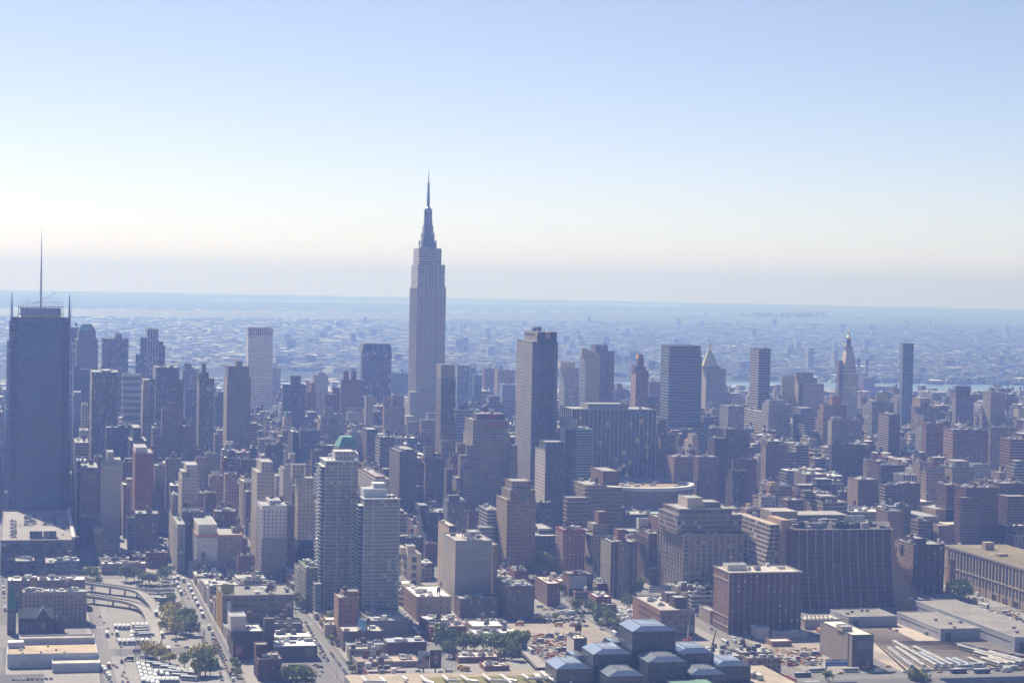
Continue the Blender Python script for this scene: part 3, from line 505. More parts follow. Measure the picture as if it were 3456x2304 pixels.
H(L_, 'office building', 'tan brick building with broad shoulders and dark central tower left of the arena', 'M3', 488, 600, 770, 1420, 2080, (.27, .22, .17), 'B', 'Q', colN=(.36, .30, .23), yv=1560, units=6, fh=4, tank=True, tiers=[(742, 872, 1305, 2, 3, 'brown', 'K'), (598, 900, 1440, -4, 0), (450, 640, 1520, -16, 0)])
H(L_, 'setback loft', 'yellow brown stepped loft left of the white gridded dark block', 'F', 1667, 1712, 1809, 1690, 1960, (.27, .21, .15), 'P', colN=(.36, .29, .20), bay=3.4, fh=3.6, D=48, yv=1880, tank=True, units=4, tiers=[(1722, 1806, 1656, 5, 5), (1728, 1792, 1625, 9, 9)])
# ---- fourth column
H(A_, 'terraced tower', 'pale grey terraced tower cluster left of the clock tower, middle block', 'M4', 220, 250, 400, 545, 3000, (.36, .35, .36), 'P', colN=(.46, .43, .40), yv=760, units=1, tiers=[(230, 370, 500, 4, 5), (285, 455, 592, -8, 0)])
H(A_, 'terraced tower', 'pale grey terraced tower, left block of the cluster', 'M4', 105, 118, 222, 540, 3040, (.38, .36, .36), 'P', yv=720, tiers=[(126, 212, 528, 4, 4), (85, 200, 690, -10, 0)])
H(T_, 'office building', 'broad light grey building below the slate slab tower', 'M4', 0, 5, 184, 760, 2800, (.33, .33, .35), 'P', yv=1000, tiers=[(10, 140, 727, 6, 4)])
H(L_, 'loft building', 'grey blue loft with strong white bands in front of the terraced cluster', 'M4', 205, 300, 372, 845, 2750, 'grey', 'B', yv=1020, tiers=[(265, 365, 790, 8, 6)])
H(A_, 'apartment tower', 'rosy brown slab with orange brick bulkhead left of the clock tower base', 'M4', 398, 450, 640, 818, 2800, (.28, .21, .18), 'N', 'P', yv=1080, units=1, tiers=[(455, 642, 762, 5, 3), (525, 597, 692, 9, 5, (.36, .20, .12))])
H(L_, 'office building', 'grey building with white tubular roof frame before the clock tower', 'M4', 488, 520, 768, 892, 2690, (.24, .22, .22), 'P', colN=(.4, .37, .33), yv=1060, units=2, tank=True, tiers=[(525, 600, 862, 4, 5, 'white')])
om = H(A_, 'glass tower', 'very slim dark glass tower with stacked glass balconies on its left edge', 'M4', 1078, 1100, 1187, 262, 3400, (.07, .075, .09), 'D', 'G', bay=2, fh=3.4, yv=900, units=0, par=.3, colN=(.2, .25, .3))
H(A_, 'apartment tower', 'grey green tower with two level penthouse left of the slim dark glass tower', 'M4', 822, 850, 1025, 742, 2800, (.22, .24, .25), 'P', yv=1040, units=1, tiers=[(884, 976, 672, 4, 6, (.42, .38, .30), 'K')])
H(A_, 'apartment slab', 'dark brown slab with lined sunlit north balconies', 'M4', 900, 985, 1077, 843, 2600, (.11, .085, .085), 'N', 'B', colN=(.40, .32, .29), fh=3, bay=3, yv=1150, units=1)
H(L_, 'office building', 'brown piered building right of the slim dark glass tower', 'M4', 1165, 1270, 1400, 785, 2900, (.23, .18, .16), 'R', colN=(.36, .3, .26), yv=910, tiers=[(1240, 1318, 712, 8, 10, 'tan', 'K')])
H(A_, 'apartment block', 'reddish brown block below the brown piered building', 'M4', 1253, 1290, 1432, 917, 2600, (.24, .14, .12), 'P', yv=1150)
H(A_, 'apartment tower', 'large dark grey brown tower with stepped top at right', 'M4', 1500, 1530, 1678, 702, 3000, (.16, .13, .13), 'P', 'B', colN=(.45, .42, .4), yv=900, tiers=[(1532, 1648, 612, 5, 5)])
H(A_, 'apartment tower', 'light ribbed tower far right beyond the large dark tower', 'M4', 1748, 1815, 1932, 662, 2950, (.27, .23, .22), 'N', 'R', colN=(.52, .48, .44), yv=870)
H(L_, 'warehouse loft', 'massive brown brick block with sunlit tan corner in the right distance', 'M4', 1428, 1508, 1795, 968, 2500, (.185, .125, .105), 'P', 'Q', colN=(.36, .26, .19), fh=3.8, yv=1200, units=10, tank=True)
H(L_, 'loft building', 'tan brick block right of the massive brown brick block', 'M4', 1795, 1812, 1972, 950, 2540, (.27, .22, .20), 'P', yv=1100)
H(L_, 'loft building', 'reddish banded block at the far right edge', 'M4', 1968, 1972, 2110, 1045, 2400, (.28, .15, .12), 'B', yv=1180)
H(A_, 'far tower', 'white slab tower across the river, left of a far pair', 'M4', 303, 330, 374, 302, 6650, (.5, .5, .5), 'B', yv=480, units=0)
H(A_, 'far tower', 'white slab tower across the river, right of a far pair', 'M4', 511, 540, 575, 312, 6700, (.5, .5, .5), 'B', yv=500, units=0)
H(L_, 'power station', 'brown power station block by the river behind the clock tower', 'M4', 730, 780, 870, 545, 5000, 'rbrown', 'K', 'P', yv=640, units=0)
for i, (xa, xb, y) in enumerate(((729, 751, 382), (796, 819, 390))):
    X, z = atY('M4', xa, y, 5040 + i * 30); X2, _ = atY('M4', xb, y, 5040 + i * 30)
    s = thing('smokestack', ((X + X2) / 2, 5040 + i * 30, 0), ['tall power station stack just right of the clock tower', 'tall power station stack standing apart over the brown block'][i], 'chimney', 'power station stacks by the river')
    m = MB(); r = (X2 - X) / 2; m.cone((X + X2) / 2, 5040 + i * 30, r * 1.1, r, 0, z - 14, (.35, .33, .33), 'concrete', 16, cap=False); m.build('shaft', s)
    m = MB(); m.cone((X + X2) / 2, 5040 + i * 30, r, r * .97, z - 13.99, z, (.09, .08, .09), 'concrete', 16); m.build('stack_cap', s)
H(L_, 'loft building', 'wide dark loft with rooftop dish and gold topped tank in right middle distance', 'M4', 500, 520, 778, 1090, 2430, (.12, .10, .10), 'P', yv=1330, units=9, tank=True, tiers=[(530, 660, 1062, 8, 8)])
H(L_, 'terraced loft', 'loft with white striped terraces stepping down to the left', 'M4', 175, 232, 330, 1095, 2460, (.26, .23, .20), 'B', yv=1270, colN=(.5, .46, .4), tiers=[(150, 232, 1150, -8, 0), (134, 230, 1210, -16, 0)])
H(L_, 'loft building', 'brown pitched brick loft with sunlit edge in right middle distance', 'M4', 648, 735, 900, 1375, 2210, (.17, .13, .12), 'N', colN=(.33, .27, .22), yv=1540, units=4)
H(L_, 'loft building', 'dark loft with a row of chimney vents, right middle distance', 'M4', 900, 920, 1105, 1260, 2330, 'dbrown', 'P', yv=1390, units=8)
H(L_, 'loft building', 'beige building with pale penthouse below the massive brown brick block', 'M4', 1243, 1290, 1442, 1315, 2280, (.33, .28, .24), 'P', yv=1420, tiers=[(1278, 1440, 1268, 6, 6)])
H(B_, 'white hall', 'small white ribbed hall with barrel roof in the right middle distance', 'M4', 1085, 1100, 1212, 1335, 2250, 'lgrey', 'R', yv=1390)
H(L_, 'loft building', 'dark gridded loft in front of the white ribbed hall', 'M4', 905, 955, 1092, 1418, 2140, (.13, .11, .105), 'P', 'B', colN=(.28, .25, .23), yv=1560, units=5)
H(A_, 'apartment tower', 'dark mottled slab behind the dark loft at right of the curved black office', 'M4', 1090, 1095, 1242, 1405, 2180, (.15, .12, .11), 'N', yv=1560)
H(A_, 'courtyard tower', 'dark red brick stepped housing tower, left one at the right edge', 'M4', 1450, 1455, 1585, 1420, 2120, (.16, .08, .07), 'B', fh=2.9, yv=1700, tiers=[(1585, 1700, 1500, -6, 0)])
H(A_, 'courtyard tower', 'dark red brick stepped housing tower with pale balcony lines, middle one', 'M4', 1600, 1612, 1880, 1440, 2030, (.17, .09, .075), 'B', fh=2.9, yv=1700, tank=False, units=5, tiers=[(1690, 1700, 1400, 6, 6), (1570, 1720, 1520, -12, 0)])
H(A_, 'courtyard tower', 'dark red brick stepped housing tower touching the right border', 'M4', 1880, 1885, 2120, 1405, 2080, (.16, .085, .075), 'B', fh=2.9, yv=1700, units=4, tiers=[(1950, 2120, 1510, -30, 0)])
def text_on(root, name, s, x, y, z, size, col, w=None, facing='W', mat='paint', depth=.25, label=None):
    cu = bpy.data.curves.new(name, 'FONT'); cu.body = s; cu.size = size; cu.extrude = depth; cu.align_x = 'CENTER'; cu.align_y = 'CENTER'
    t = bpy.data.objects.new(name, cu); COL.objects.link(t); bpy.context.view_layer.update()
    me = bpy.data.meshes.new_from_object(t.evaluated_get(bpy.context.evaluated_depsgraph_get())); bpy.data.objects.remove(t)
    me.materials.clear(); me.materials.append(MATS[mat]); n = len(me.polygons)
    a = me.attributes.new("tint", 'FLOAT_COLOR', 'FACE'); a.data.foreach_set("color", [c for _ in range(n) for c in (*col, 1)])
    me.polygons.foreach_set("material_index", [0] * n)
    o = bpy.data.objects.new(name, me); COL.objects.link(o)
    sx = 1
    if w: bx = max(v.co.x for v in me.vertices) - min(v.co.x for v in me.vertices); sx = w / bx
    rot = Matrix.Rotation(pi / 2, 4, 'X')
    if facing == 'N': rot = Matrix.Rotation(-pi / 2, 4, 'Z') @ rot
    o.parent = root; o.matrix_local = Matrix.Translation(Vector((x, y, z)) - root.location) @ rot @ Matrix.Diagonal((sx, 1, 1, 1))
    return o
LM = []
def landmark(root, label, x0, x1, y0, y1, top, pxl, pxr, pyt, yv=None):
    FOOT.append((x0, x1, y0, y1)); HEROES.append((root, label, pxl, pxr, pyt, y0)); base = pr(x0, y0, 0)[1]
    CAPS.append((pxl, pxr, yv or (pyt + .72 * (base - pyt)), y0))
# ---------------- great spired limestone tower
LB = 'very tall limestone skyscraper with stepped crown and needle antenna, tallest in view'
Y0 = 3000.; X0, _ = atY('F', 1407, 973, Y0); X1, _ = atY('F', 1505.5, 973, Y0)
es = thing('spired_skyscraper', ((X0 + X1) / 2, Y0 + 30, 0), LB, 'skyscraper')
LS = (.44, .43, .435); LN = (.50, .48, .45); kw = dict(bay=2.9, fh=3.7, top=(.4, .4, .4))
def zz(y, Y=Y0): return atY('F', 1450, y, Y)[1]
def xx(x, y, Y=Y0): return atY('F', x, y, Y)[0]
def tier(nm, xa, xb, ytop, zb, d0, dep, win='Q', wN='Q'):
    m = MB(); a, b = xx(xa, ytop, Y0 + d0), xx(xb, ytop, Y0 + d0); z = zz(ytop, Y0 + d0)
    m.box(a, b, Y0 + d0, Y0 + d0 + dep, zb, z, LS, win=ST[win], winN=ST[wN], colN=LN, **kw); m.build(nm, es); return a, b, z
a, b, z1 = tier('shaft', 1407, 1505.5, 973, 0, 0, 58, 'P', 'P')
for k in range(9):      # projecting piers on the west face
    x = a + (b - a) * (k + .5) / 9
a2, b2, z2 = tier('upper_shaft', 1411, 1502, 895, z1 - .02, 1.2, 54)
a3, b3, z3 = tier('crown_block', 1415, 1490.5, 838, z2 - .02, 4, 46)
tier('north_bay', 1391, 1400, 973, 0, 40, 16); tier('north_bay', 1397, 1406, 896, z1, 42, 10)
m = MB()
for i in range(1, 9):
    x = a + (b - a) * i / 9; m.box(x - .55, x + .55, Y0 - .5, Y0 - .003, 0, z1 + .4, LN, 'concrete')
for i in range(1, 12):
    y = Y0 + 58 * i / 12; m.box(a - .5, a - .003, y - .5, y + .5, 0, z1 + .4, LN, 'concrete')
for i in range(1, 8):
    x = a2 + (b2 - a2) * i / 8; m.box(x - .5, x + .5, Y0 + .8, Y0 + 1.195, z1, z2, LN, 'concrete')
m.build('pier_ribs', es)
tier('west_wing', 1383, 1472, 1322, 0, -14, 13.9, 'P'); tier('west_wing', 1372, 1520, 1404, 0, -34, 19.9, 'P'); tier('base_block', 1362, 1530, 1430, 0, -44, 9.9, 'P'); tier('north_wing', 1376, 1402, 1352, 0, 10, 30)
cx_, cy_ = (a3 + b3) / 2, Y0 + 4 + 23
hw = (xx(1478, 838, cy_) - xx(1423.5, 838, cy_)) / 2
m = MB(); z = z3
prof = []
for ya, ra in ((837, 1), (825, .86), (813, .74), (801, .66), (789, .60), (777, .55), (765, .515), (752, .485), (740, .465), (728, .45)): prof += [(ya, hw * ra), (ya - 9, hw * ra * .985)]
prof += [(716, hw * .44)]
for (ya, ra), (yb, rb) in zip(prof, prof[1:]):
    za, zb_ = zz(ya, cy_), zz(yb, cy_)
    m.prism([(cx_ + ra * s * q, cy_ + ra * t * q2) for s, t, q, q2 in ((-1, -1, 1, .6), (-.6, -1, 1, 1), (.6, -1, 1, 1), (1, -1, 1, .6), (1, 1, 1, .6), (.6, 1, 1, 1), (-.6, 1, 1, 1), (-1, 1, 1, .6))],
            za, zb_, (.30, .32, .37), win=(.4, 1.01, 0), bay=2.2, fh=40,
            poly2=[(cx_ + rb * s * q, cy_ + rb * t * q2) for s, t, q, q2 in ((-1, -1, 1, .6), (-.6, -1, 1, 1), (.6, -1, 1, 1), (1, -1, 1, .6), (1, 1, 1, .6), (.6, 1, 1, 1), (-.6, 1, 1, 1), (-1, 1, 1, .6))])
m.build('mooring_mast', es)
for sx, sy in ((-1, -1), (1, -1), (1, 1), (-1, 1)):
    m = MB()
    for ya, ra, w in ((838, .93, .9), (813, .70, .8), (789, .56, .7)): x, y = cx_ + sx * hw * ra * .93, cy_ + sy * hw * ra * .93; m.box(x - w, x + w, y - w, y + w, z3, zz(ya - 26, cy_), (.40, .40, .42), 'concrete')
    m.build('mast_wing', es)
m = MB(); r = hw * .50
m.cone(cx_, cy_, r * 1.05, r * 1.05, zz(716, cy_), zz(710, cy_), (.3, .31, .33), 'concrete', 16); m.cone(cx_, cy_, r * .9, r * .8, zz(710, cy_), zz(703, cy_), (.28, .29, .32), 'concrete', 16); m.cone(cx_, cy_, r * .72, r * .25, zz(703, cy_), zz(698, cy_), (.28, .29, .32), 'metal', 16); m.build('dome', es)
m = MB(); m.cone(cx_, cy_, 2.2, 2.0, zz(698, cy_), zz(655, cy_), (.35, .36, .40), 'concrete', 8); m.cone(cx_, cy_, 1.5, 1.2, zz(655, cy_), zz(620, cy_), (.35, .36, .40), 'concrete', 8); m.cone(cx_, cy_, .8, .55, zz(620, cy_), zz(590, cy_), (.4, .41, .45), 'metal', 8); m.cone(cx_, cy_, .4, .12, zz(590, cy_), zz(566, cy_), (.4, .41, .45), 'metal', 6)
for y in (690, 678, 668, 655, 642, 630, 621): m.cone(cx_, cy_, 2.7, 2.7, zz(y, cy_), zz(y - 3, cy_), (.3, .31, .35), 'concrete', 8)
m.build('antenna', es)
m = MB(); R5 = random.Random(5)
for (xa, xb, z, d0, dep) in ((a2, b2, z2, 1.2, 50), (a, b, z1, 0, 55)):
    for i in range(9): x = xa + (xb - xa) * R5.random(); m.box(x, x + 1.2, Y0 + d0, Y0 + d0 + 1.2, z, z + R5.uniform(1, 3), LS, 'concrete')
m.build('parapet_finials', es)
landmark(es, LB, a - 12, b + 6, Y0 - 44, Y0 + 60, z3, 1360, 1530, 566, yv=1400)
# ---------------- masted glass tower, far left
LB = 'grey glass newspaper tower with a screen crown and thin mast at the left edge'
Y0 = 2265.; f = lambda x, y, Y=Y0: atY('F', x, y, Y)
k = 300 / 1176; FX = lambda x: x * k; FY = lambda y: 760 + y * k
a, zt = f(FX(245), FY(1215)); b, _ = f(FX(830), FY(1225)); c, zs = f(FX(145), FY(1215)); d, _ = f(FX(935), FY(1222))
ty = thing('masted_tower', ((a + b) / 2, Y0 + 25, 0), LB, 'office tower')
g1 = (.06, .08, .13)
m = MB(); m.box(a, b, Y0, Y0 + 56, 0, zt, (.11, .14, .19), win=(1.01, .46, .29), bay=3, fh=4.2, top=(.3, .3, .3)); m.build('tower_core', ty)
m = MB(); m.box(c, a - .02, Y0 + 7, Y0 + 49, 0, zs, (.07, .085, .13), win=(.9, .7, .05), bay=1.8, fh=4.2); m.box(b + .02, d, Y0 + 7, Y0 + 49, 0, zs, (.07, .085, .13), win=(.9, .7, .05), bay=1.8, fh=4.2)
m.box(FX(118) and f(FX(120), FY(1260))[0], c - .02, Y0 + 20, Y0 + 45, 0, f(0, FY(1260))[1], (.3, .33, .36), win=(.9, .7, .3), bay=2, fh=4.2); m.build('corner_bays', ty)
# ceramic rod screens in front of the west face
m = MB(); s0 = a + (b - a) * .05; s1 = b - (b - a) * .05; zr = f(0, FY(1240))[1]
nf = int(zr / 4.2)
for i in range(nf):
    z = i * 4.2 + 12
    if z + 2.2 > zr: break
    for q in range(4): m.box(s0, s1, Y0 - 1.3, Y0 - 1.15, z + q * .55, z + q * .55 + .22, (.15, .175, .23), 'concrete')
m.build('rod_screen', ty)
z2 = f(0, FY(1070))[1]; zp = f(0, FY(1000))[1]
m = MB()
for i in range(11):
    x = a + (b - a) * i / 10; m.box(x - .3, x + .3, Y0 + .02, Y0 + .6, zt, z2, (.2, .22, .26), 'concrete'); m.bar((x, Y0 + .3, z2), (x, Y0 + .3, zp + (i % 3) * 2.2), .28, (.3, .3, .35))
for z in (zt + .3 * (z2 - zt), z2): m.box(a - .8, b + .8, Y0 - .3, Y0 + .01, z - .4, z + .4, (.2, .22, .26), 'concrete')
for z in (z2 + 5, z2 + 9.5): m.bar((a + 2, Y0 + .3, z), (b - 2, Y0 + .3, z), .2, (.35, .35, .4))
for i in range(26): x = a + (b - a) * (i + .5) / 26; m.bar((x, Y0 + 40, z2), (x, Y0 + 40, zp), .18, (.35, .35, .4))
m.build('crown_screen', ty)
m = MB(); m.box(a + 2, b - 2, Y0 + 2, Y0 + 50, zt, zt + (z2 - zt) * .30, (.62, .56, .42), 'concrete'); m.box(a + 1.6, b - 1.6, Y0 + 6, Y0 + 46, zt + (z2 - zt) * .30, z2 - 1, (.30, .34, .42), 'concrete'); m.build('penthouse', ty)
for xa, xb, sg in ((145, 172, 1), (905, 938, -1)):
    m = MB(); p, _ = f(FX(xa), FY(1210)); q, _ = f(FX(xb), FY(1210)); ztip = f(0, FY(888 if sg > 0 else 905))[1]; tx = f(FX(160 if sg > 0 else 921), FY(890))[0]
    m.prism([(p, Y0 + 7), (q, Y0 + 7), (q, Y0 + 8), (p, Y0 + 8)], zs, ztip, (.18, .20, .26), mat='concrete', poly2=[(tx - .3, Y0 + 7), (tx + .3, Y0 + 7), (tx + .3, Y0 + 8), (tx - .3, Y0 + 8)])
    ox = p - .8 if sg > 0 else q + .8
    m.bar((ox, Y0 + 9, zs - 10), (ox, Y0 + 9, ztip - 5), .35, (.4, .42, .46))
    for i in range(6): m.bar((ox, Y0 + 9, zs + i * 4), ((p + q) / 2, Y0 + 8, zs + i * 4), .2, (.4, .42, .46))
    m.build('corner_fin', ty)
m = MB(); yc = Y0 + 25; mx, zb_ = atY('F', FX(540), FY(1075), yc); tip = atY('F', FX(549), FY(68), yc); m.cone(mx, yc, 1.25, .95, z2 - 4, z2 + (tip[1] - z2) * .35, (.45, .45, .52), 'paint', 10); m.cone(mx, yc, .95, .12, z2 + (tip[1] - z2) * .35, tip[1], (.5, .5, .56), 'paint', 10)
m.cone(mx, yc, 1.9, 1.9, z2 + 33, z2 + 33.6, (.4, .4, .45), 'paint', 8); m.build('mast', ty)
m = MB(); p1 = atY('F', FX(555), FY(995), Y0 + 12); p2 = atY('F', FX(725), FY(893), Y0 + 12); p3 = atY('F', FX(430), FY(1045), Y0 + 12); P = lambda p: (p[0], Y0 + 12, p[1])
m.bar(P(p1), P(p2), .5, (.45, .45, .5)); m.bar(P(p3), P(p1), .7, (.4, .4, .45)); e = atY('F', FX(690), FY(890), Y0 + 12), atY('F', FX(762), FY(893), Y0 + 12); m.bar(P(e[0]), P(e[1]), .3, (.4, .4, .45)); m.build('roof_crane', ty)
landmark(ty, LB, c - 3, d + 2, Y0, Y0 + 58, zt, 20, 240, FY(68), yv=1690)
# ---------------- clock tower with gold lantern
LB = 'cream clock tower with a steep pyramid top and gilded lantern at right of centre'
k = 360 / 1821; FX = lambda x: 2780 + x * k; FY = lambda y: 1090 + y * k
Y0 = 3400.; g = lambda x, y, Y=Y0: atY('F', FX(x), FY(y), Y)
a, z1 = g(372, 735); b, _ = g(558, 735); _, zs = g(400, 870); a0, _ = g(352, 870); b0, _ = g(582, 870)
ml = thing('clock_tower', ((a + b) / 2, Y0 + 13, 0), LB, 'tower'); cr_ = (.42, .40, .36); cN = (.60, .54, .42); dy = b0 - a0
m = MB(); m.box(a0, b0, Y0, Y0 + dy, 0, zs, cr_, win=(.5, .5, 0), bay=3.6, fh=4.2, colN=(.36, .30, .24)); m.build('shaft', ml)
m = MB(); m.box(a0 - .9, b0 + .9, Y0 - .9, Y0 + dy + .9, zs + .01, zs + 1.5, cN, 'concrete', bottom=True); _, zq = g(400, 1110); m.box(a0 - .7, b0 + .7, Y0 - .7, Y0 - .003, zq, zq + 1.3, cN, 'concrete', bottom=True); m.build('cornice', ml)
m = MB(); m.box(a, b, Y0 + 1.5, Y0 + dy - 1.5, zs + 1.51, z1, cr_, win=(.4, .4, 0), bay=5, fh=7, colN=cN); m.build('belfry', ml)
cx_ = (a + b) / 2; cy_ = Y0 + dy / 2; _, z2 = g(430, 435); w2 = (g(490, 435)[0] - g(385, 435)[0]) / 2; w1 = (b - a) / 2
m = MB(); m.prism([(cx_ - w1, cy_ - w1), (cx_ + w1, cy_ - w1), (cx_ + w1, cy_ + w1), (cx_ - w1, cy_ + w1)], z1 + .01, z2, cr_, win=(.22, .3, 0), bay=6.5, fh=7.5, poly2=[(cx_ - w2, cy_ - w2), (cx_ + w2, cy_ - w2), (cx_ + w2, cy_ + w2), (cx_ - w2, cy_ + w2)], cols=[cr_, cr_, cr_, cN]); m.build('pyramid_roof', ml)
_, z3 = g(430, 405); _, z4 = g(430, 275); _, z5 = g(430, 205); _, z6 = g(430, 98); wl_ = (g(475, 300)[0] - g(405, 300)[0]) / 2
m = MB(); m.cone(cx_, cy_, w2 * 1.5, w2 * 1.5, z2 + .01, z3 - 1, (.3, .24, .2), 'concrete', 8); m.cone(cx_, cy_, w2 * 1.3, w2 * 1.3, z3 - .99, z3, (.35, .28, .22), 'concrete', 8)
for i in range(8): t = i * pi / 4 + pi / 8; m.cone(cx_ + wl_ * .85 * cos(t), cy_ + wl_ * .85 * sin(t), .6, .6, z3, z4, (.32, .25, .2), 'concrete', 6)
m.cone(cx_, cy_, wl_ * .5, wl_ * .5, z3, z4, (.12, .11, .12), 'concrete', 8); m.cone(cx_, cy_, wl_, wl_, z4, z4 + .8, (.5, .4, .25), 'concrete', 10); m.build('lantern', ml)
m = MB(); P = [(wl_, z4 + .8), (wl_ * 1.02, z4 + 3), (wl_ * .85, z4 + (z5 - z4) * .55), (wl_ * .4, z5 - 1.5), (1.0, z5)]
for (r0, za), (r1, zb_) in zip(P, P[1:]): m.cone(cx_, cy_, r0, r1, za, zb_, (.95, .66, .22), 'gold', 12)
m.cone(cx_, cy_, 1.3, .8, z5, z5 + (z6 - z5) * .4, (.6, .42, .3), 'gold', 8); m.cone(cx_, cy_, .8, .1, z5 + (z6 - z5) * .4, z6, (.8, .6, .3), 'gold', 6); m.build('gilded_dome', ml)
m = MB(); zc = g(455, 1225)[1]; xc = (a0 + b0) / 2; m2 = [(xc + 3.9 * cos(i * pi / 12), zc + 3.9 * sin(i * pi / 12)) for i in range(24)]
m.face([(p, Y0 - .25, q) for p, q in m2], (.22, .27, .28), 'concrete'); m.bar((xc, Y0 - .35, zc), (xc + 1.5, Y0 - .35, zc + 1.8), .4, (.5, .5, .5)); m.bar((xc, Y0 - .35, zc), (xc - 1, Y0 - .35, zc + 2.9), .3, (.5, .5, .5)); m.build('clock_face', ml)
m = MB(); p, zz1 = g(268, 640, Y0 + 10); q, _ = g(330, 640, Y0 + 10); m.box(p, q, Y0 + 10, Y0 + dy - 2, 0, zz1, (.20, .15, .14), win=(.5, .5, 0), bay=2, fh=4.2); m.build('scaffold_wrap', ml)
landmark(ml, LB, a0 - 6, b0 + 2, Y0, Y0 + dy, z1, FX(268), FX(582), FY(98), yv=1400)
# ---------------- top of the black tower and its emblem
k = 280 / 1689; FX = lambda x: 1720 + x * k; FY = lambda y: 1080 + y * k; Y0 = 2330.
y = op['y0']; D1 = op['y1'] - y; a, z = atY('F', FX(580), FY(240), y + .5); b, _ = atY('F', FX(962), FY(240), y + .5)
zt = op['zt']; m = MB(); dk = (.05, .055, .07)
a_ = atY('F', FX(575), FY(240), y + .5)[0]; m.box(a_, b, y + .5, y + D1 * .86, zt + .02, z, dk, colN=(.25, .25, .27), top=(.3, .3, .3)); m.build('top_storey', op)
m = MB(); m.box(a_ - .4, a_ - .01, y + 6, y + D1 * .84, zt + 8, z - 3, (.09, .10, .13), 'concrete'); m.build('louvre_band', op)
m = MB(); m.box(a_ - .8, a_ - .41, y + 3, y + 9, zt + 5, z - 3, (.65, .38, .2), 'paint'); m.build('orange_panel', op)
m = MB(); p, q = atY('F', FX(725), FY(245), y), atY('F', FX(822), FY(385), y); m.box(p[0], q[0], y + .0, y + .49, q[1], p[1], (.42, .10, .08), 'paint', bottom=True); m.build('red_emblem', op)
m = MB(); X = lambda x: atY('F', FX(x), FY(300), y)[0]; Z = lambda v: atY('F', FX(770), FY(v), y)[1]
for (x1, v1, x2, v2) in ((745, 300, 745, 378), (735, 262, 735, 285), (795, 255, 795, 325), (808, 330, 790, 375), (816, 300, 816, 355)): m.bar((X(x1), y - .15, Z(v1)), (X(x2), y - .15, Z(v2)), .8, (.6, .5, .48))
m.build('emblem_mark', op)
m = MB(); p = atY('F', FX(560), FY(135), y + 25); q = atY('F', FX(650), FY(135), y + 25); m.box(p[0], q[0], y + 25, y + 36, z, p[1], (.12, .14, .18), 'concrete'); p = atY('F', FX(485), FY(160), y + 30); m.box(p[0], p[0] + 8, y + 30, y + 38, z, p[1], (.08, .08, .1), 'concrete'); m.build('bulkhead', op)
m = MB()
for xq, v in ((492, 60), (575, 90), (795, 130), (720, 165), (840, 180)): p = atY('F', FX(xq), FY(v), y + 30); m.bar((p[0], y + 30, z), (p[0], y + 30, p[1]), .25, (.15, .15, .2))
for i in range(22): x = a + 2 + (b - a - 4) * R5.random(); yy = y + 2 + R5.random() * 50; h = R5.uniform(.6, 2.4); m.box(x, x + 1.2, yy, yy + 1.5, z, z + h, (.4, .4, .42), 'metal')
m.build('antennas_field', op, kind='stuff')
m = MB(); x0 = op['x0']
for i in range(5): xx_ = x0 + .6 + i * 1.7; m.box(xx_, xx_ + .35, y - .5, y - .003, 0, zt, (.32, .33, .36), 'concrete')
for i in range(3): xx_ = op['x1'] - .6 - i * 1.7; m.box(xx_ - .35, xx_, y - .5, y - .003, 0, zt, (.32, .33, .36), 'concrete')
m.build('corner_columns', op)
# ---------------- red letters and top of the lettered hotel
y = ny['y0'] + 6; a, z = atY('M2', 1800, 835, y); b, _ = atY('M2', 2025, 835, y); zt = atY('M2', 1800, 888, y)[1]
m = MB(); m.box(a, b, y, y + 26, zt - .3, z, (.10, .09, .09), 'concrete', top=(.2, .2, .2)); m.build('sign_house', ny)
text_on(ny, 'sign_letters', 'NEW', (a + b) / 2 + 1.2, y - .5, (z + zt) / 2 - .6, 15, (.40, .06, .06), 18)
y2 = ny['y0'] + 3; c, _ = atY('M2', 1812, 900, y2); d, _ = atY('M2', 2045, 900, y2); zc = (atY('M2', 1900, 900, y2)[1] + atY('M2', 1900, 948, y2)[1]) / 2
text_on(ny, 'sign_letters', 'YORKER', (c + d) / 2, y2 - .6, zc, 9.5, (.40, .06, .06), (d - c))
# ---------------- round arena
LB = 'round drum shaped arena with a bright scalloped roof rim'
cy_ = 2372.; xr_, zr_ = atY('M3', 1463, 1430, cy_); Rr = 64.; cx_ = xr_ - Rr; zr_ = 46.
ag = thing('round_arena', (cx_, cy_, 0), LB, 'arena')
m = MB(); m.cone(cx_, cy_, Rr - 4, Rr - 4, 0, zr_ - 4, (.26, .21, .16), 'facade', 56, win=(0, 0, 0)); m.build('drum_wall', ag)
m = MB()
for i in range(56): t = 2 * pi * i / 56; x, y = cx_ + (Rr - 3.6) * cos(t), cy_ + (Rr - 3.6) * sin(t); m.bar((x, y, 0), (x, y, zr_ - 4), .8, (.20, .16, .13), 'concrete')
m.build('drum_ribs', ag)
m = MB(); N_ = 64
for i in range(N_):
    t, u = 2 * pi * i / N_, 2 * pi * (i + 1) / N_
    P = lambda r, q, z: (cx_ + r * cos(q), cy_ + r * sin(q), z)
    m.face([P(Rr, t, zr_ - 3.9), P(Rr, u, zr_ - 3.9), P(Rr, u, zr_), P(Rr, t, zr_)], (.62, .62, .62), 'concrete')
    m.face([P(Rr, t, zr_), P(Rr, u, zr_), P(Rr - 5, u, zr_ + .4), P(Rr - 5, t, zr_ + .4)], (.66, .66, .66), 'concrete')
    m.face([P(Rr - 5, t, zr_ + .4), P(Rr - 5, u, zr_ + .4), P(Rr - 5.2, u, zr_ - 5), P(Rr - 5.2, t, zr_ - 5)], (.3, .34, .42), 'concrete')
    m.face([P(Rr - 4, t, zr_ - 4), P(Rr - 4, u, zr_ - 4), P(Rr, u, zr_ - 3.9), P(Rr, t, zr_ - 3.9)], (.3, .3, .3), 'concrete')
m.build('roof_rim', ag)
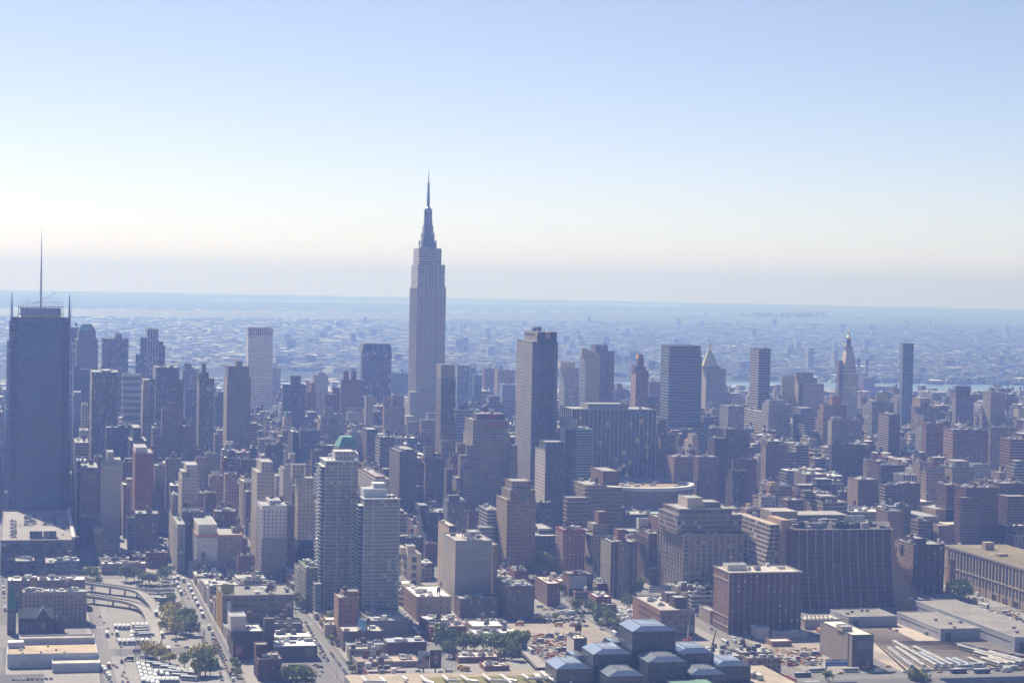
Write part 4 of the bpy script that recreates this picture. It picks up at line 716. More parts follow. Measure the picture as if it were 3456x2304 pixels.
m = MB(); m.face([(cx_ + (Rr - 5.2) * cos(2 * pi * i / 48), cy_ + (Rr - 5.2) * sin(2 * pi * i / 48), zr_ - 4.5) for i in range(48)], (.36, .31, .28), 'roofing')
for i in range(24): t = R5.random() * 6.28; q = R5.uniform(8, Rr - 16); x, y = cx_ + q * cos(t), cy_ + q * sin(t); g = R5.choice([.25, .5, .65]); m.box(x, x + R5.uniform(2, 8), y, y + R5.uniform(2, 6), zr_ - 4.5, zr_ - R5.uniform(1, 3), (g, g, g), 'roofing')
m.build('roof', ag)
for i in range(26):
    t = 2 * pi * i / 26; m = MB(); q = Vector((cos(t), sin(t))); w = Vector((-q.y, q.x)) * 1.2; o_ = Vector((cx_, cy_)) + q * (Rr - .8)
    m.bar((o_.x - w.x * 2, o_.y - w.y * 2, zr_ - 8), (o_.x + w.x * 2, o_.y + w.y * 2, zr_ - 5), .5, (.6, .6, .6), 'concrete'); m.build('rim_bracket', ag)
FOOT.append((cx_ - 66, cx_ + 66, cy_ - 66, cy_ + 66)); CAPS.append((2090, 2340, 1710, cy_ - 60)); HEROES.append((ag, LB, 2085, 2335, 1620, cy_))
m = MB(); z = om['zt']; m.bar((om['x0'] + 6, 3404, z + 4), (om['x1'] - 3, 3404, z + 4.6), .9, (.12, .12, .14)); m.bar((om['x0'] + 8, 3404, z), (om['x0'] + 8, 3404, z + 4), .6, (.12, .12, .14)); m.build('roof_crane', om)
GS = ('stone', 1.3, 1.8, '')            # real window pieces: frame kind, width, height
GD = ('dark', 1.3, 1.7, ''); GW = ('white', 1.3, 1.7, '')
# ------------- left lower quarter
H(L_, 'loft building', 'tan loft with rows of windows lining the left canyon street', 'M1', 1388, 1402, 1450, 1502, 2070, 'gtan', 'P', yv=1568)
H(L_, 'brick block', 'brown brick block at foot of the white apartment tower', 'L1', 1462, 1474, 1650, 192, 2040, 'brown', 'P', yv=420, geo=GS)
H(L_, 'loft building', 'grey loft with sunlit windowed flank facing the canyon street', 'L1', 1365, 1437, 1500, 292, 1990, 'grey', 'P', colN=(.38, .33, .26), yv=500, geo=GS)
H(L_, 'loft building', 'brown loft with white hatch roof above the orange edged construction block', 'L1', 1650, 1662, 1748, 40, 2110, 'brown', 'P', yv=180)
H(L_, 'brick building', 'brown brick building under white roof huts behind the construction block', 'L1', 1722, 1738, 1912, 185, 2050, 'rbrown', 'P', yv=300, units=5)
H(L_, 'loft building', 'beige loft with a lone wooden tank right behind the orange roofed block', 'L1', 1868, 1880, 1972, 318, 2000, 'tan', 'P', yv=400, tank=True)
H(L_, 'brick building', 'small red brick building right of the orange roofed block', 'L1', 1918, 1925, 2004, 410, 1975, 'red', 'P', yv=500, geo=GS)
H(B_, 'brick building', 'dark red walk-up with bright cluttered roof right of the orange roofed block', 'L1', 1918, 1925, 2062, 552, 1930, 'rbrown', 'P', yv=680, units=6, geo=GS)
og = H(L_, 'unfinished building', 'white panelled block with orange netting along its unfinished roof', 'L1', 1508, 1592, 1962, 388, 1990, (.30, .25, .22), 'P', Yb=700, yv=590, geo=('white', 1.5, 2.2, ''), bay=4.2, units=0, tiers=[(1606, 1757, 292, 3, 3, (.55, .55, .56), 'K')])
m = MB(); y = og['y0']; a, z = atY('L1', 1592, 392, y); b, z0 = atY('L1', 1757, 585, y - .6); m.box(a, b, y - .6, y - .004, z0, z, (.60, .60, .62), 'facade', win=(.1, .22, 0), bay=5, fh=6, bottom=True); m.build('white_panel', og)
m = MB(); z = og['zt']; ring(m, og['x0'], og['x1'], y, og['y1'], z + .8, z + 2.2, .3, (.65, .25, .06), 'paint', .5); m.build('orange_netting', og)
H(B_, 'low annex', 'plain grey annex below the white panelled block', 'L1', 1528, 1536, 1775, 598, 1950, 'grey', 'K', Yb=712, yv=700, D=14, units=2)
H(B_, 'brick block', 'dark brown brick block with stair tower beside the tunnel approach trees', 'L1', 1176, 1182, 1360, 520, 2030, 'rbrown', 'N', yv=690, units=2, tiers=[(1212, 1250, 500, 4, 8)])
H(B_, 'row building', 'long low brown row with bright white tiled roof above the ramp trees', 'L1', 820, 822, 1180, 610, 1990, 'pink', 'P', yv=740, D=16, roof=(.7, .7, .68), units=6, geo=GS)
H(B_, 'row building', 'reddish low row behind the white tiled roof', 'L1', 908, 915, 1125, 520, 2080, 'rbrown', 'P', yv=590, units=4)
H(L_, 'brick building', 'tan brick building with dark pitched hut at left of centre canyon', 'L1', 765, 775, 912, 455, 2070, 'pink', 'P', yv=600, tiers=[(765, 840, 335, 6, 4)])
H(L_, 'loft building', 'tall brown loft with a dark notch, foot of the red brick slab', 'L1', 1085, 1100, 1285, 205, 2100, 'brown', 'P', yv=500, tank=True, geo=GS)
H(L_, 'loft building', 'shaded brown building left of the blank grey concrete tower', 'L1', 640, 645, 812, 232, 2200, 'brown', 'N', yv=580)
H(B_, 'brick building', 'dark brick box behind the church spire beside the ramps', 'L1', 118, 120, 277, 590, 1930, 'dbrown', 'N', yv=680, units=3)
H(B_, 'low building', 'low bluish painted building with bright roof hatches beside the curved ramp', 'L1', 440, 442, 642, 588, 1940, (.20, .24, .36), 'N', yv=680, D=18, roof=(.6, .6, .6), units=7)
H(B_, 'brick house', 'tiny dark house with gabled hut between ramps and white roof', 'L1', 362, 366, 442, 605, 1890, 'dbrown', 'N', yv=700, units=1)
wr = H(B_, 'warehouse', 'long low warehouse with glaring white roof behind the cream tenement', 'L1', 60, 62, 688, 748, 1790, (.20, .17, .15), 'P', yv=820, D=26, roof=(.75, .74, .72), units=12, geo=('stone', 1.6, 2.4, ''), bay=5, tiers=[(238, 306, 722, -1.5, 0, 'pink', 'K')])
H(B_, 'tenement', 'wide cream brick tenement with ornate cornice behind the green spired church', 'L1', 183, 187, 702, 842, 1712, (.33, .30, .25), 'P', Yb=1095, yv=1090, D=17, bay=3.1, fh=3.3, corn=(.36, .34, .30), geo=('dark', 1.1, 1.7, ''), units=8)
# church
ch = thing('church', (-20, 1667, 0), 'dark brick church with green copper gables behind the white walled lot', 'church')
Yc = 1664.; ca = lambda x, y, Y=Yc: atY('L1', x, y, Y)
a, ze = ca(150, 1045); b, _ = ca(430, 1045); _, zr = ca(200, 962, Yc + 8)
bk = (.085, .06, .055); cu = (.075, .13, .12)
m = MB(); m.box(a, b, Yc, Yc + 16, 0, ze, bk, 'facade'); m.build('nave_wall', ch)
m = MB(); m.prism([(a - .5, Yc - .5), (b + .5, Yc - .5), (b + .5, Yc + 16.5), (a - .5, Yc + 16.5)], ze + .01, zr, (.10, .11, .12), mat='roofing', poly2=[(a - .5, Yc + 7.9), (b + .5, Yc + 7.9), (b + .5, Yc + 8.1), (a - .5, Yc + 8.1)]); m.build('nave_roof', ch)
c, _ = ca(288, 1045, Yc - 4); d, _ = ca(412, 1045, Yc - 4); _, zg = ca(350, 960, Yc - 4); mid = (c + d) / 2
m = MB(); m.box(c, d, Yc - 4, Yc - .01, 0, ze, bk, 'facade'); m.face([(c, Yc - 4, ze), (d, Yc - 4, ze), (mid, Yc - 4, zg)], bk, 'facade'); m.build('transept_wall', ch)
m = MB(); m.face([(c - .4, Yc - 4.4, ze - .3), (mid, Yc - 4.4, zg + .3), (mid, Yc + 8, zg + .3), (c - .4, Yc + 8, ze - .3)], cu, 'roofing'); m.face([(mid, Yc - 4.4, zg + .3), (d + .4, Yc - 4.4, ze - .3), (d + .4, Yc + 8, ze - .3), (mid, Yc + 8, zg + .3)], cu, 'roofing')
m.bar((c - .5, Yc - 4.4, ze - .3), (mid, Yc - 4.4, zg + .4), .5, (.16, .27, .24), 'concrete'); m.bar((d + .5, Yc - 4.4, ze - .3), (mid, Yc - 4.4, zg + .4), .5, (.16, .27, .24), 'concrete'); m.build('transept_roof', ch)
m = MB(); m.cone(mid, Yc + 8, .8, .05, zg, ca(350, 905, Yc + 8)[1], cu, 'roofing', 6); m.build('small_spire', ch)
for x in (185, 215, 255): p = ca(x, 1090)[0]; m = MB(); m.box(p - .5, p + .5, Yc - .12, Yc - .004, 3.5, 8.5, (.16, .17, .18), 'glazing', bottom=True); m.build('lancet_window', ch)
m = MB(); m.box(mid - 1.6, mid + 1.6, Yc - 4.12, Yc - 4.004, 4, 10, (.15, .16, .17), 'glazing', bottom=True); m.build('lancet_window', ch)
p, _ = ca(478, 1070); m = MB(); rr = ca(528, 1070)[0] - p; m.cone(p, Yc + 5, rr, rr, 0, ze - 2.5, bk, 'facade', 8, ph=pi / 8); m.build('apse_wall', ch)
m = MB(); m.cone(p, Yc + 5, rr * 1.1, .2, ze - 2.49, ca(440, 1000, Yc + 5)[1], (.12, .12, .13), 'roofing', 8, ph=pi / 8); m.build('apse_roof', ch)
p, zt = ca(95, 965); q = (ca(138, 965)[0] - ca(60, 965)[0]) / 2; _, ztip = ca(105, 702)
m = MB(); m.box(p - q * .9, p + q * .9, Yc - 1, Yc - 1 + q * 1.8, 0, zt, (.13, .12, .11), 'facade', win=(.3, .5, 0), bay=2.6, fh=5); m.build('tower_wall', ch)
m = MB(); cy_ = Yc - 1 + q * .9; m.cone(p, cy_, q * .98, .05, zt + .01, ztip, (.07, .17, .15), 'roofing', 8, ph=pi / 8); m.build('spire', ch)
m = MB()
for s in (-1, 1):
    for t in (-1, 1): m.cone(p + s * q * .8, cy_ + t * q * .8, q * .2, .03, zt + .005, zt + (ztip - zt) * .36, (.07, .17, .15), 'roofing', 5)
m.build('pinnacles_field', ch, kind='stuff')
landmark(ch, 'dark brick church with green copper gables', a - 8, b + 14, Yc - 4, Yc + 18, ze, 0, 220, 1940, yv=2125)
# walled white building complex, bottom left
wb = thing('walled_warehouse', (0, 1560, 0), 'white walled warehouse with blotchy tan roof at the bottom left', 'warehouse')
wh = (.55, .55, .58); zR = 9.
X0, Yf = gnd('L1', 60, 1345, zR); X1, _ = gnd('L1', 795, 1365, zR); _, Yk = gnd('L1', 400, 1252, zR); X1b = X1
m = MB(); m.box(X0, X1, Yf, Yk, 0, zR, wh, 'concrete', top=(.46, .36, .26), topmat='earth'); m.build('main_wall', wb)
m = MB(); ring(m, X0, X1, Yf, Yk, zR, zR + 1.1, .5, wh, 'concrete', .1); m.build('parapet', wb)
m = MB(); m.box(X0 + 8, X1 - 1, Yk + .01, Yk + 14, 0, zR + 3.5, (.42, .40, .42), 'concrete', top=(.40, .36, .32)); m.build('rear_block', wb)
m = MB(); ring(m, X0 + 8, X1 - 1, Yk + .01, Yk + 14, zR + 3.5, zR + 4.6, .5, wh, 'concrete', .08); m.build('parapet', wb)
a = gnd('L1', 425, 1400, zR)[0]; m = MB(); m.box(a, X1 + 1.2, Yf - 20, Yf - .2, 0, 5.5, wh, 'concrete', top=(.50, .47, .42)); ring(m, a, X1 + 1.2, Yf - 20, Yf - .2, 5.5, 6.4, .4, wh, 'concrete', .1); m.build('front_annex', wb)
m = MB(); b = gnd('L1', 60, 1300, zR)[0]; m.box(X0, X0 + 11, Yk - 14, Yk - 5, zR + .02, zR + 4.2, wh, 'concrete', top=(.6, .6, .6)); m.build('penthouse', wb)
for i in range(7): m = MB(); x = X0 + 6 + (X1 - X0 - 12) * R.random(); y = Yf + 3 + (Yk - Yf - 8) * R.random(); m.box(x, x + 1.6, y, y + 1.6, zR, zR + 1.2, (.4, .4, .4), 'roofing'); m.build('rooftop_unit', wb)
landmark(wb, 'white walled warehouse with blotchy tan roof', X0, X1 + 2, Yf - 20, Yk + 15, zR, 20, 335, 2130, yv=2290)
# ------------- yellow framed building and its neighbours
yb = H(L_, 'factory loft', 'grey loft with yellow framed windows, sign panel and steel clutter on its roof', 'L1', 1728, 1802, 2376, 868, 1655, (.22, .21, .20), 'P', Yb=1160, yv=1030, bay=6.5, fh=4.6, geo=('gold', 4.4, 2.6, ''), colN=(.42, .28, .08), D=56, units=10, roof=(.22, .21, .2))
m = MB(); y = yb['y0']
for i in range(5): y_ = y + 3 + i * 10; m.box(yb['x0'] - .35, yb['x0'] - .003, y_, y_ + 1.2, 0, yb['zt'], (.5, .34, .09), 'concrete')
m.build('yellow_piers', yb)
m = MB(); p = atY('L1', 1836, 905, y - .3); q = atY('L1', 1866, 1145, y - .3); m.box(p[0], q[0], y - .5, y - .004, q[1], p[1], (.60, .60, .64), 'paint', bottom=True); m.build('banner', yb)
b2 = H(L_, 'loft building', 'white loft with a yellow stripe under its top corner', 'L2', 214, 217, 306, 848, 1655, (.60, .60, .60), 'K', Yb=1056, yv=1050, D=18, units=1, cap=False)
m = MB(); y = b2['y0']; p = atY('L2', 235, 865, y); q = atY('L2', 306, 880, y); m.box(p[0], q[0], y - .15, y - .004, q[1], p[1], (.65, .45, .12), 'paint', bottom=True); m.build('yellow_stripe', b2)
m = MB()
for i, c_ in enumerate(((.12, .12, .13), (.5, .2, .05), (.5, .35, .1))): p = atY('L2', 219, 918 + i * 46, y); m.box(p[0], p[0] + 2.2, y - .12, y - .005, p[1] - 3.6, p[1], c_, 'paint', bottom=True)
m.build('colour_panels', b2)
H(B_, 'low building', 'low white walled building with grey roof below the yellow striped loft', 'L2', 46, 50, 325, 1105, 1625, (.40, .40, .42), 'K', Yb=1160, yv=1150, D=16, roof=(.35, .35, .37), units=2, cap=False)
st = H(B_, 'brick garage', 'dark brick garage with white box penthouse and tall chimney stack', 'L1', 1862, 1890, 2130, 1160, 1560, 'dbrown', 'K', Yb=1375, yv=1370, D=34, units=2, roof=(.5, .5, .52), tiers=[(1866, 1992, 1035, 4, 8, (.55, .55, .57), 'K')])
m = MB(); y = st['y0'] + 12; a, z = atY('L2', 68, 1048, y); b, _ = atY('L2', 150, 1048, y); m.box(a, b, y, y + 7, 0, z, (.12, .10, .09), 'facade', top=(.1, .1, .1)); m.build('stair_tower', st)
m = MB(); y = st['y0']; p = atY('L1', 1905, 1270, y); q = atY('L1', 1962, 1345, y); m.box(p[0], q[0], y - .15, y - .004, q[1], p[1], (.40, .12, .11), 'paint', bottom=True); m.bar((p[0] + 1, y - .2, q[1] + 3), (q[0] - 1, y - .2, p[1] - 3), 1.2, (.5, .4, .38)); m.build('wall_mural', st)
ws = H(B_, 'low warehouse', 'low dark warehouse with wide white roof and green wall sign', 'L2', 145, 150, 497, 1280, 1555, (.13, .11, .11), 'K', Yb=1388, yv=1385, D=30, roof=(.62, .64, .68), units=4)
m = MB(); y = ws['y0']; p = atY('L2', 400, 1278, y); q = atY('L2', 468, 1348, y); m.box(p[0], q[0], y - .2, y - .004, q[1], p[1], (.19, .20, .11), 'paint', bottom=True); m.build('wall_sign', ws)
H(B_, 'shed', 'shed with bright ribbed roof tucked behind the wide white roof', 'L2', 145, 150, 398, 1212, 1600, (.5, .48, .44), 'K', yv=1220, D=12, roof=(.7, .68, .62), units=0, cap=False)
H(L_, 'brick loft', 'dark red brick loft with rooftop box cut by the bottom edge', 'L2', -60, 20, 210, 1385, 1452, (.13, .07, .055), 'P', yv=1560, D=30, geo=GD, units=1, tiers=[(0, 92, 1262, 14, 4), (130, 180, 1345, 4, 14, 'tan', 'K')])
# ------------- centre left
H(L_, 'brick flats', 'brown brick flats with white crenellated roof and middle pier', 'L2', 246, 252, 500, 548, 1920, 'brown', 'P', Yb=672, yv=668, D=16, roof=(.72, .7, .68), units=10, geo=GS)
H(L_, 'brick flats', 'older brick flats behind the white crenellated roof', 'L2', 205, 210, 515, 500, 1960, 'rbrown', 'P', yv=510, D=16, roof=(.6, .6, .6), units=8, cap=False)
H(L_, 'brick loft', 'narrow dark brick loft at foot of the white windowed block', 'L2', 50, 58, 147, 478, 1930, 'rbrown', 'P', Yb=620, yv=620, geo=GS, tank=False)
H(L_, 'white block', 'white plastered block with scattered windows and tanks on top', 'L2', 10, 52, 250, 140, 1950, (.58, .59, .64), 'P', yv=400, geo=('dark', 1.0, 1.4, ''), units=3, tank=True, tiers=[(110, 200, 96, 5, 5), (46, 250, 405, -1.5, 0, 'grey', 'K')])
H(B_, 'white annex', 'low pale annex between white plastered block and left glass tower', 'L2', 312, 320, 515, 412, 1960, 'lgrey', 'K', yv=470, D=20, units=4, roof=(.6, .58, .54))
H(B_, 'brick shop', 'small square brick shop beside the tan slab with windows', 'L2', 262, 268, 330, 705, 1830, 'rbrown', 'K', Yb=785, yv=780, geo=None)
H(L_, 'loft building', 'thin slab with regular sunlit tan windows along the street canyon', 'L2', 320, 384, 400, 690, 1755, (.30, .26, .21), 'N', 'P', colN=(.42, .37, .30), Yb=935, yv=925, D=62, geo=GS)
H(L_, 'loft building', 'greenish grey loft with planted roof left of the left glass tower', 'L2', 378, 405, 512, 645, 1750, (.24, .25, .21), 'P', Yb=985, yv=980, D=50, geo=('stone', 1.5, 2, ''), roof=(.12, .17, .07), units=8)
H(B_, 'glass fronted annex', 'narrow glass fronted annex against the left glass tower', 'L2', 466, 480, 528, 775, 1722, (.3, .32, .32), 'G', 'B', yv=1000, D=14, units=0, cap=False, tiers=[(478, 600, 1012, -14, 0, (.36, .35, .33), 'K')])
def glass_tower(name, label, x0, x1, y0, y1, z, ledge, bal, z0=0.):
    t = thing(name, ((x0 + x1) / 2, (y0 + y1) / 2, 0), label, 'apartment tower', 'pair of pale glass apartment towers')
    m = MB(); m.box(x0, x1, y0, y1, 0, z, (.27, .275, .285), win=(.80, .70, .30), bay=3.3, fh=3.05, top=(.4, .4, .4)); m.build('curtain_wall', t)
    n = int((z - 3) / 3.05)
    for i in range(n):      # floor slabs: balcony edges that carry the pale stripes of the photo
        zf = 3.05 * (i + 1); m = MB()
        m.box(x0 - bal, x0 - .01, y0 + 1.5, y1 - 1, zf - .2, zf + .12, (.55, .55, .55), 'concrete', bottom=True)
        m.box(x0 - bal + .02, x0 - bal + .1, y0 + 1.5, y1 - 1, zf + .11, zf + 1.1, (.3, .36, .38), 'glazing')
        m.box(x0 + .2, x1 - .2, y0 - .28, y0 - .01, zf - .3, zf + .22, (.52, .52, .52), 'concrete', bottom=True)
        m.build('floor_slab', t)
    m = MB()
    for fx_ in ledge: xq = x0 + (x1 - x0) * fx_; m.box(xq - .3, xq + .3, y0 - .42, y0 - .285, 0, z, (.55, .56, .58), 'concrete')
    m.box(x0 - .2, x1 + .2, y0 - .42, y1 + .2, z, z + .8, (.6, .6, .6), 'concrete', top=(.42, .42, .42)); m.build('mullions', t)
    for i in range(4):       # loggias recessed at the north-west corner
        pass
    return t
Ya = 1738.; a, z = atY('M2', 568, 1225, Ya); b, _ = atY('M2', 828, 1225, Ya); y1 = atX('M2', 526, 1215, a)[0]
LA = 'taller pale glass tower with folded white roof frame, left of the glass pair'
ta = glass_tower('glass_apartment_tower', LA, a, b, Ya, Ya + 38, z, (.0, .38, .82), 3.6)
m = MB(); p0 = atY('M2', 645, 1205, Ya + 8); p1 = atY('M2', 800, 1140, Ya + 8); m.box(p0[0], p1[0], Ya + 8, Ya + 28, z + .8, p1[1], (.45, .47, .50), win=(.5, .5, .3), bay=3, fh=3); m.build('penthouse', ta)
m = MB(); P = [atY('M2', x, y, Ya + d) + (Ya + d,) for x, y, d in ((622, 1210, 1), (588, 1165, 1), (690, 1140, 20), (805, 1133, 20), (828, 1160, 2), (822, 1215, 2))]
for (xa, za, ya), (xb, zb_, yb_) in zip(P, P[1:]): m.bar((xa, ya, za), (xb, yb_, zb_), .7, (.68, .68, .68), 'concrete')
for x, zq, yq in P[1:5]: m.bar((x, yq, z + .8), (x, yq, zq), .5, (.6, .6, .6), 'concrete')
m.build('roof_frame', ta)
landmark(ta, LA, a - 2, b, Ya, Ya + 38, z, tl('M2', 515, 0)[0], tl('M2', 835, 0)[0], 1520, yv=2070)
Yb_ = 1690.; a, z = atY('L2', 875, 85, Yb_); b, _ = atY('L2', 1168, 85, Yb_)
LB = 'shorter pale glass tower with white penthouse block, right of the glass pair'
tb = glass_tower('glass_apartment_tower', LB, a, b, Yb_, Yb_ + 36, z, (.0, .26, .96), 4.4)
m = MB(); p0 = atY('M2', 838, 1500, Yb_ + 10); p1 = atY('M2', 1062, 1445, Yb_ + 10); m.box(a + 1, a + (p1[0] - p0[0]) * .9, Yb_ + 10, Yb_ + 34, z + .8, p1[1], (.60, .60, .62), 'concrete', top=(.4, .4, .4)); m.box(a + 10, a + 20, Yb_ + 16, Yb_ + 28, p1[1] + .01, p1[1] + 4, (.6, .6, .62), 'concrete'); m.build('penthouse', tb)
m = MB()
for i in range(16): x = b - 9 * R.random(); y = Yb_ + 2 + 20 * R.random(); m.cone(x, y, .9, .3, z + .8, z + 2.2, (.10, .13, .05), 'foliage', 6)
m.build('roof_shrubs', tb, kind='stuff')
landmark(tb, LB, a - 2, b, Yb_, Yb_ + 36, z, tl('L2', 830, 0)[0], tl('L2', 1170, 0)[0], 1650, yv=2090)
H(L_, 'brick loft', 'narrow rosy brick loft with notched top in front of the glass pair', 'L2', 648, 668, 832, 885, 1612, (.29, .17, .12), 'N', Yb=1212, yv=1200, D=24, bay=4, fh=3.8, tank=True, units=2, tiers=[(705, 832, 832, 7, 3)], colN=(.36, .24, .17))
H(B_, 'small house', 'small cream house between street trees and the rosy brick loft', 'L2', 550, 560, 642, 1105, 1650, (.42, .38, .32), 'K', Yb=1195, yv=1190, D=14, units=1)
H(B_, 'brick shop block', 'dark block with a pale corner wall under the blue billboard', 'L2', 690, 708, 1030, 1160, 1560, (.14, .11, .11), 'K', Yb=1310, yv=1240, D=26, roof=(.45, .42, .4), units=3)
H(B_, 'white shop', 'low white shop with four roof vents below the blue billboard', 'L2', 738, 742, 1056, 1268, 1536, (.50, .50, .52), 'K', Yb=1345, yv=1330, D=12, units=6, roof=(.35, .35, .37))
H(B_, 'grey shop', 'weathered grey shop front with graffiti below the folded billboards', 'L2', 800, 820, 1112, 1405, 1490, (.27, .27, .27), 'N', Yb=1500, yv=1490, D=24, units=3, roof=(.3, .24, .22))
H(B_, 'low garage', 'low garage with brown gravel roof left of the twin poster billboard', 'L2', 1108, 1112, 1330, 1402, 1500, (.30, .29, .28), 'K', Yb=1440, yv=1430, D=26, roof=(.42, .34, .28), units=3)
H(B_, 'brown shed', 'long brown brick shed with bluish flat roof above the twin posters', 'L2', 1056, 1060, 1380, 1248, 1545, (.13, .085, .065), 'K', Yb=1352, yv=1340, D=24, roof=(.36, .38, .46), units=3)
H(B_, 'grey annex', 'plain grey annex block at foot of the shorter glass tower', 'L2', 918, 922, 1232, 1072, 1610, (.22, .22, .23), 'K', Yb=1205, yv=1190, D=50, units=2, tiers=[(985, 1070, 1062, 6, 10), (1150, 1230, 1078, 2, 10, (.1, .1, .1), 'K')])
H(L_, 'modern block', 'white modern block with tall glazed corner rooms right of the glass pair', 'L2', 1168, 1222, 1338, 532, 1900, (.56, .54, .50), 'K', Yb=792, yv=760, D=30, geo=('dark', 4.2, 4.0, ''), bay=8, fh=7, units=1, tiers=[(1168, 1215, 480, 4, 2, (.5, .46, .38), 'K'), (1230, 1290, 465, 8, 6)])
H(L_, 'brick tenement', 'thin red brick tenement squeezed right of the shorter glass tower', 'L2', 1148, 1152, 1218, 828, 1800, 'red', 'P', yv=975, geo=GS, D=16)
H(L_, 'brick loft', 'dark brown lofts with curvy gable above the white modern block', 'L2', 1160, 1162, 1356, 402, 2010, 'dbrown', 'N', yv=520, units=8, tiers=[(1165, 1240, 385, 6, 4), (1290, 1352, 392, 2, 6)])
H(L_, 'brick tenement', 'red brick tenement row with cornices right of the white modern block', 'L2', 1360, 1372, 1512, 452, 1980, 'red', 'P', Yb=605, yv=590, geo=GS, units=7)
H(L_, 'terraced apartments', 'dark terraced apartments with roof gardens, centre of the picture', 'L2', 1320, 1385, 1545, 195, 2060, (.09, .10, .13), 'P', yv=430, units=8, tank=True, tiers=[(1325, 1398, 135, 12, 4)])
H(L_, 'setback apartments', 'blue grey setback apartments with a white tank above the slim cream slab', 'L2', 1512, 1550, 1705, 108, 2040, (.16, .17, .20), 'P', yv=330, geo=GW, units=4, tank=True, tiers=[(1560, 1650, 55, 6, 6)])
H(L_, 'brown block', 'brown block with flat roof between blue grey apartments and the yellow stepped loft', 'L2', 1712, 1722, 1872, 182, 2070, 'brown', 'N', yv=330)
H(T_, 'terraced office', 'pale terraced office with ribbon windows left of the yellow stepped loft', 'L2', 1862, 1872, 1960, 172, 2010, (.40, .41, .42), 'B', yv=520, D=40, tiers=[(1815, 1925, 312, -16, 0)])
H(L_, 'dark cream slab', 'slim tower with a sunlit cream north side and dark west side', 'L2', 1506, 1562, 1620, 305, 1820, (.09, .075, .07), 'K', colN=(.46, .40, .31), Yb=862, yv=850, D=50, units=1, roof=(.5, .45, .4))
bg_ = H(L_, 'blank slab', 'big blank grey slab wall with pale piping edge and bulkheads on its roof', 'L2', 1596, 1615, 1912, 425, 1745, (.27, .285, .315), 'K', yv=890, D=56, Yb=1000, colN=(.36, .35, .34), roof=(.38, .34, .32), units=7, tiers=[(1735, 1808, 352, 30, 4)])
m = MB(); y = bg_['y0']
for v in (462, 556): a, z = atY('L2', 1620, v, y); b, _ = atY('L2', 1908, v, y); m.box(a, b, y - .25, y - .004, z - .25, z + .25, (.5, .5, .52), 'concrete', bottom=True)
m.build('belt_course', bg_)
H(L_, 'tan slab', 'narrow tan slab clamped to the right side of the big blank slab', 'L2', 1915, 1917, 1956, 458, 1765, (.33, .27, .20), 'K', yv=720, D=30, units=0)
H(B_, 'brick depot', 'low brick depot with blue parapet before the big blank slab', 'L2', 1642, 1652, 1960, 893, 1712, (.17, .14, .13), 'N', Yb=1045, yv=1035, D=20, bay=6, fh=6, roof=(.3, .32, .38), units=4)
H(L_, 'factory loft', 'beige fronted factory loft with white roof and a long brown north side', 'L2', 1215, 1302, 1582, 878, 1700, (.38, .34, .30), 'P', Yb=1065, yv=985, colN=(.25, .155, .11), D=62, roof=(.72, .7, .66), geo=('stone', 1.2, 1.7, ''), bay=5.2, fh=4.2, units=8, tank=True)
H(B_, 'brick garage', 'red brick garage with white ducts on its roof beside street trucks', 'L2', 1300, 1380, 1660, 1082, 1655, (.24, .11, .085), 'N', Yb=1150, yv=1110, D=34, roof=(.62, .58, .54), units=10)
H(B_, 'brick garage', 'plain red brick garage corner with canopies behind the big tree', 'L2', 1372, 1412, 1705, 1120, 1602, (.23, .095, .08), 'N', Yb=1232, yv=1130, D=26, roof=(.4, .34, .32), units=6, geo=GD, bay=8)
H(B_, 'grey depot', 'pale grey depot with segmented roof behind the tree clump', 'L2', 1678, 1684, 2030, 1092, 1650, (.33, .34, .38), 'K', yv=1140, D=18, roof=(.42, .40, .42), units=8)
H(B_, 'white depot', 'white depot with glaring flat roof right of the tree clump', 'L2', 1765, 1772, 2120, 1175, 1610, (.56, .56, .58), 'K', Yb=1228, yv=1222, D=22, roof=(.74, .72, .68), units=5)
H(B_, 'brick kiosk', 'low brick building with white gravel roof beyond the lawn roof', 'L2', 1605, 1640, 1970, 1368, 1470, (.22, .12, .09), 'K', Yb=1405, yv=1400, D=24, roof=(.6, .54, .48), units=4)
H(B_, 'brick kiosk', 'lower brick annex with two square white roof panels near the lawn roof', 'L2', 1835, 1850, 2050, 1440, 1440, (.22, .12, .09), 'K', Yb=1472, yv=1470, D=18, roof=(.6, .55, .5), units=2)
# ------------- centre right (tile L3)
H(L_, 'brick loft', 'brown brick loft with a blank grey painted panel above the parking lot', 'L3', -106, -36, 182, 792, 1695, (.14, .115, .09), 'P', Yb=1050, yv=1045, D=44, colN=(.30, .22, .15), geo=('stone', 1.2, 1.8, ''), roof=(.16, .17, .13), units=8)
H(T_, 'stepped office', 'dark glass office stepping back in bands with pale roof beside park trees', 'L3', 20, 182, 372, 385, 1995, (.07, .075, .09), 'N', 'B', Yb=640, yv=560, D=88, colN=(.33, .33, .35), fh=4, units=1, roof=(.5, .5, .5), tiers=[(215, 330, 325, 20, 20, 'grey', 'B')])
ra = H(A_, 'brick apartments', 'red brick apartment block with white window dashes right of the park trees', 'L3', 370, 416, 592, 335, 1905, (.27, .105, .08), 'P', Yb=750, yv=690, D=30, geo=('white', 1.6, 1.1, ''), fh=3.0, units=8, tank=True, tiers=[(592, 652, 345, 1, 0, (.13, .08, .07), 'K')])  # right part in darker brick: its shadow is put into the colour
H(A_, 'art deco apartments', 'cream stepped apartments with brick tower top between red and dark blocks', 'L3', 585, 655, 770, 555, 1890, (.36, .31, .22), 'P', Yb=742, yv=740, D=34, geo=('dark', 1.1, 1.6, ''), fh=3.1, units=2, tiers=[(636, 800, 378, 2, 3, None, 'P'), (657, 772, 285, 7, 6, None, 'P'), (700, 768, 188, 11, 8, (.2, .11, .08), 'K')])
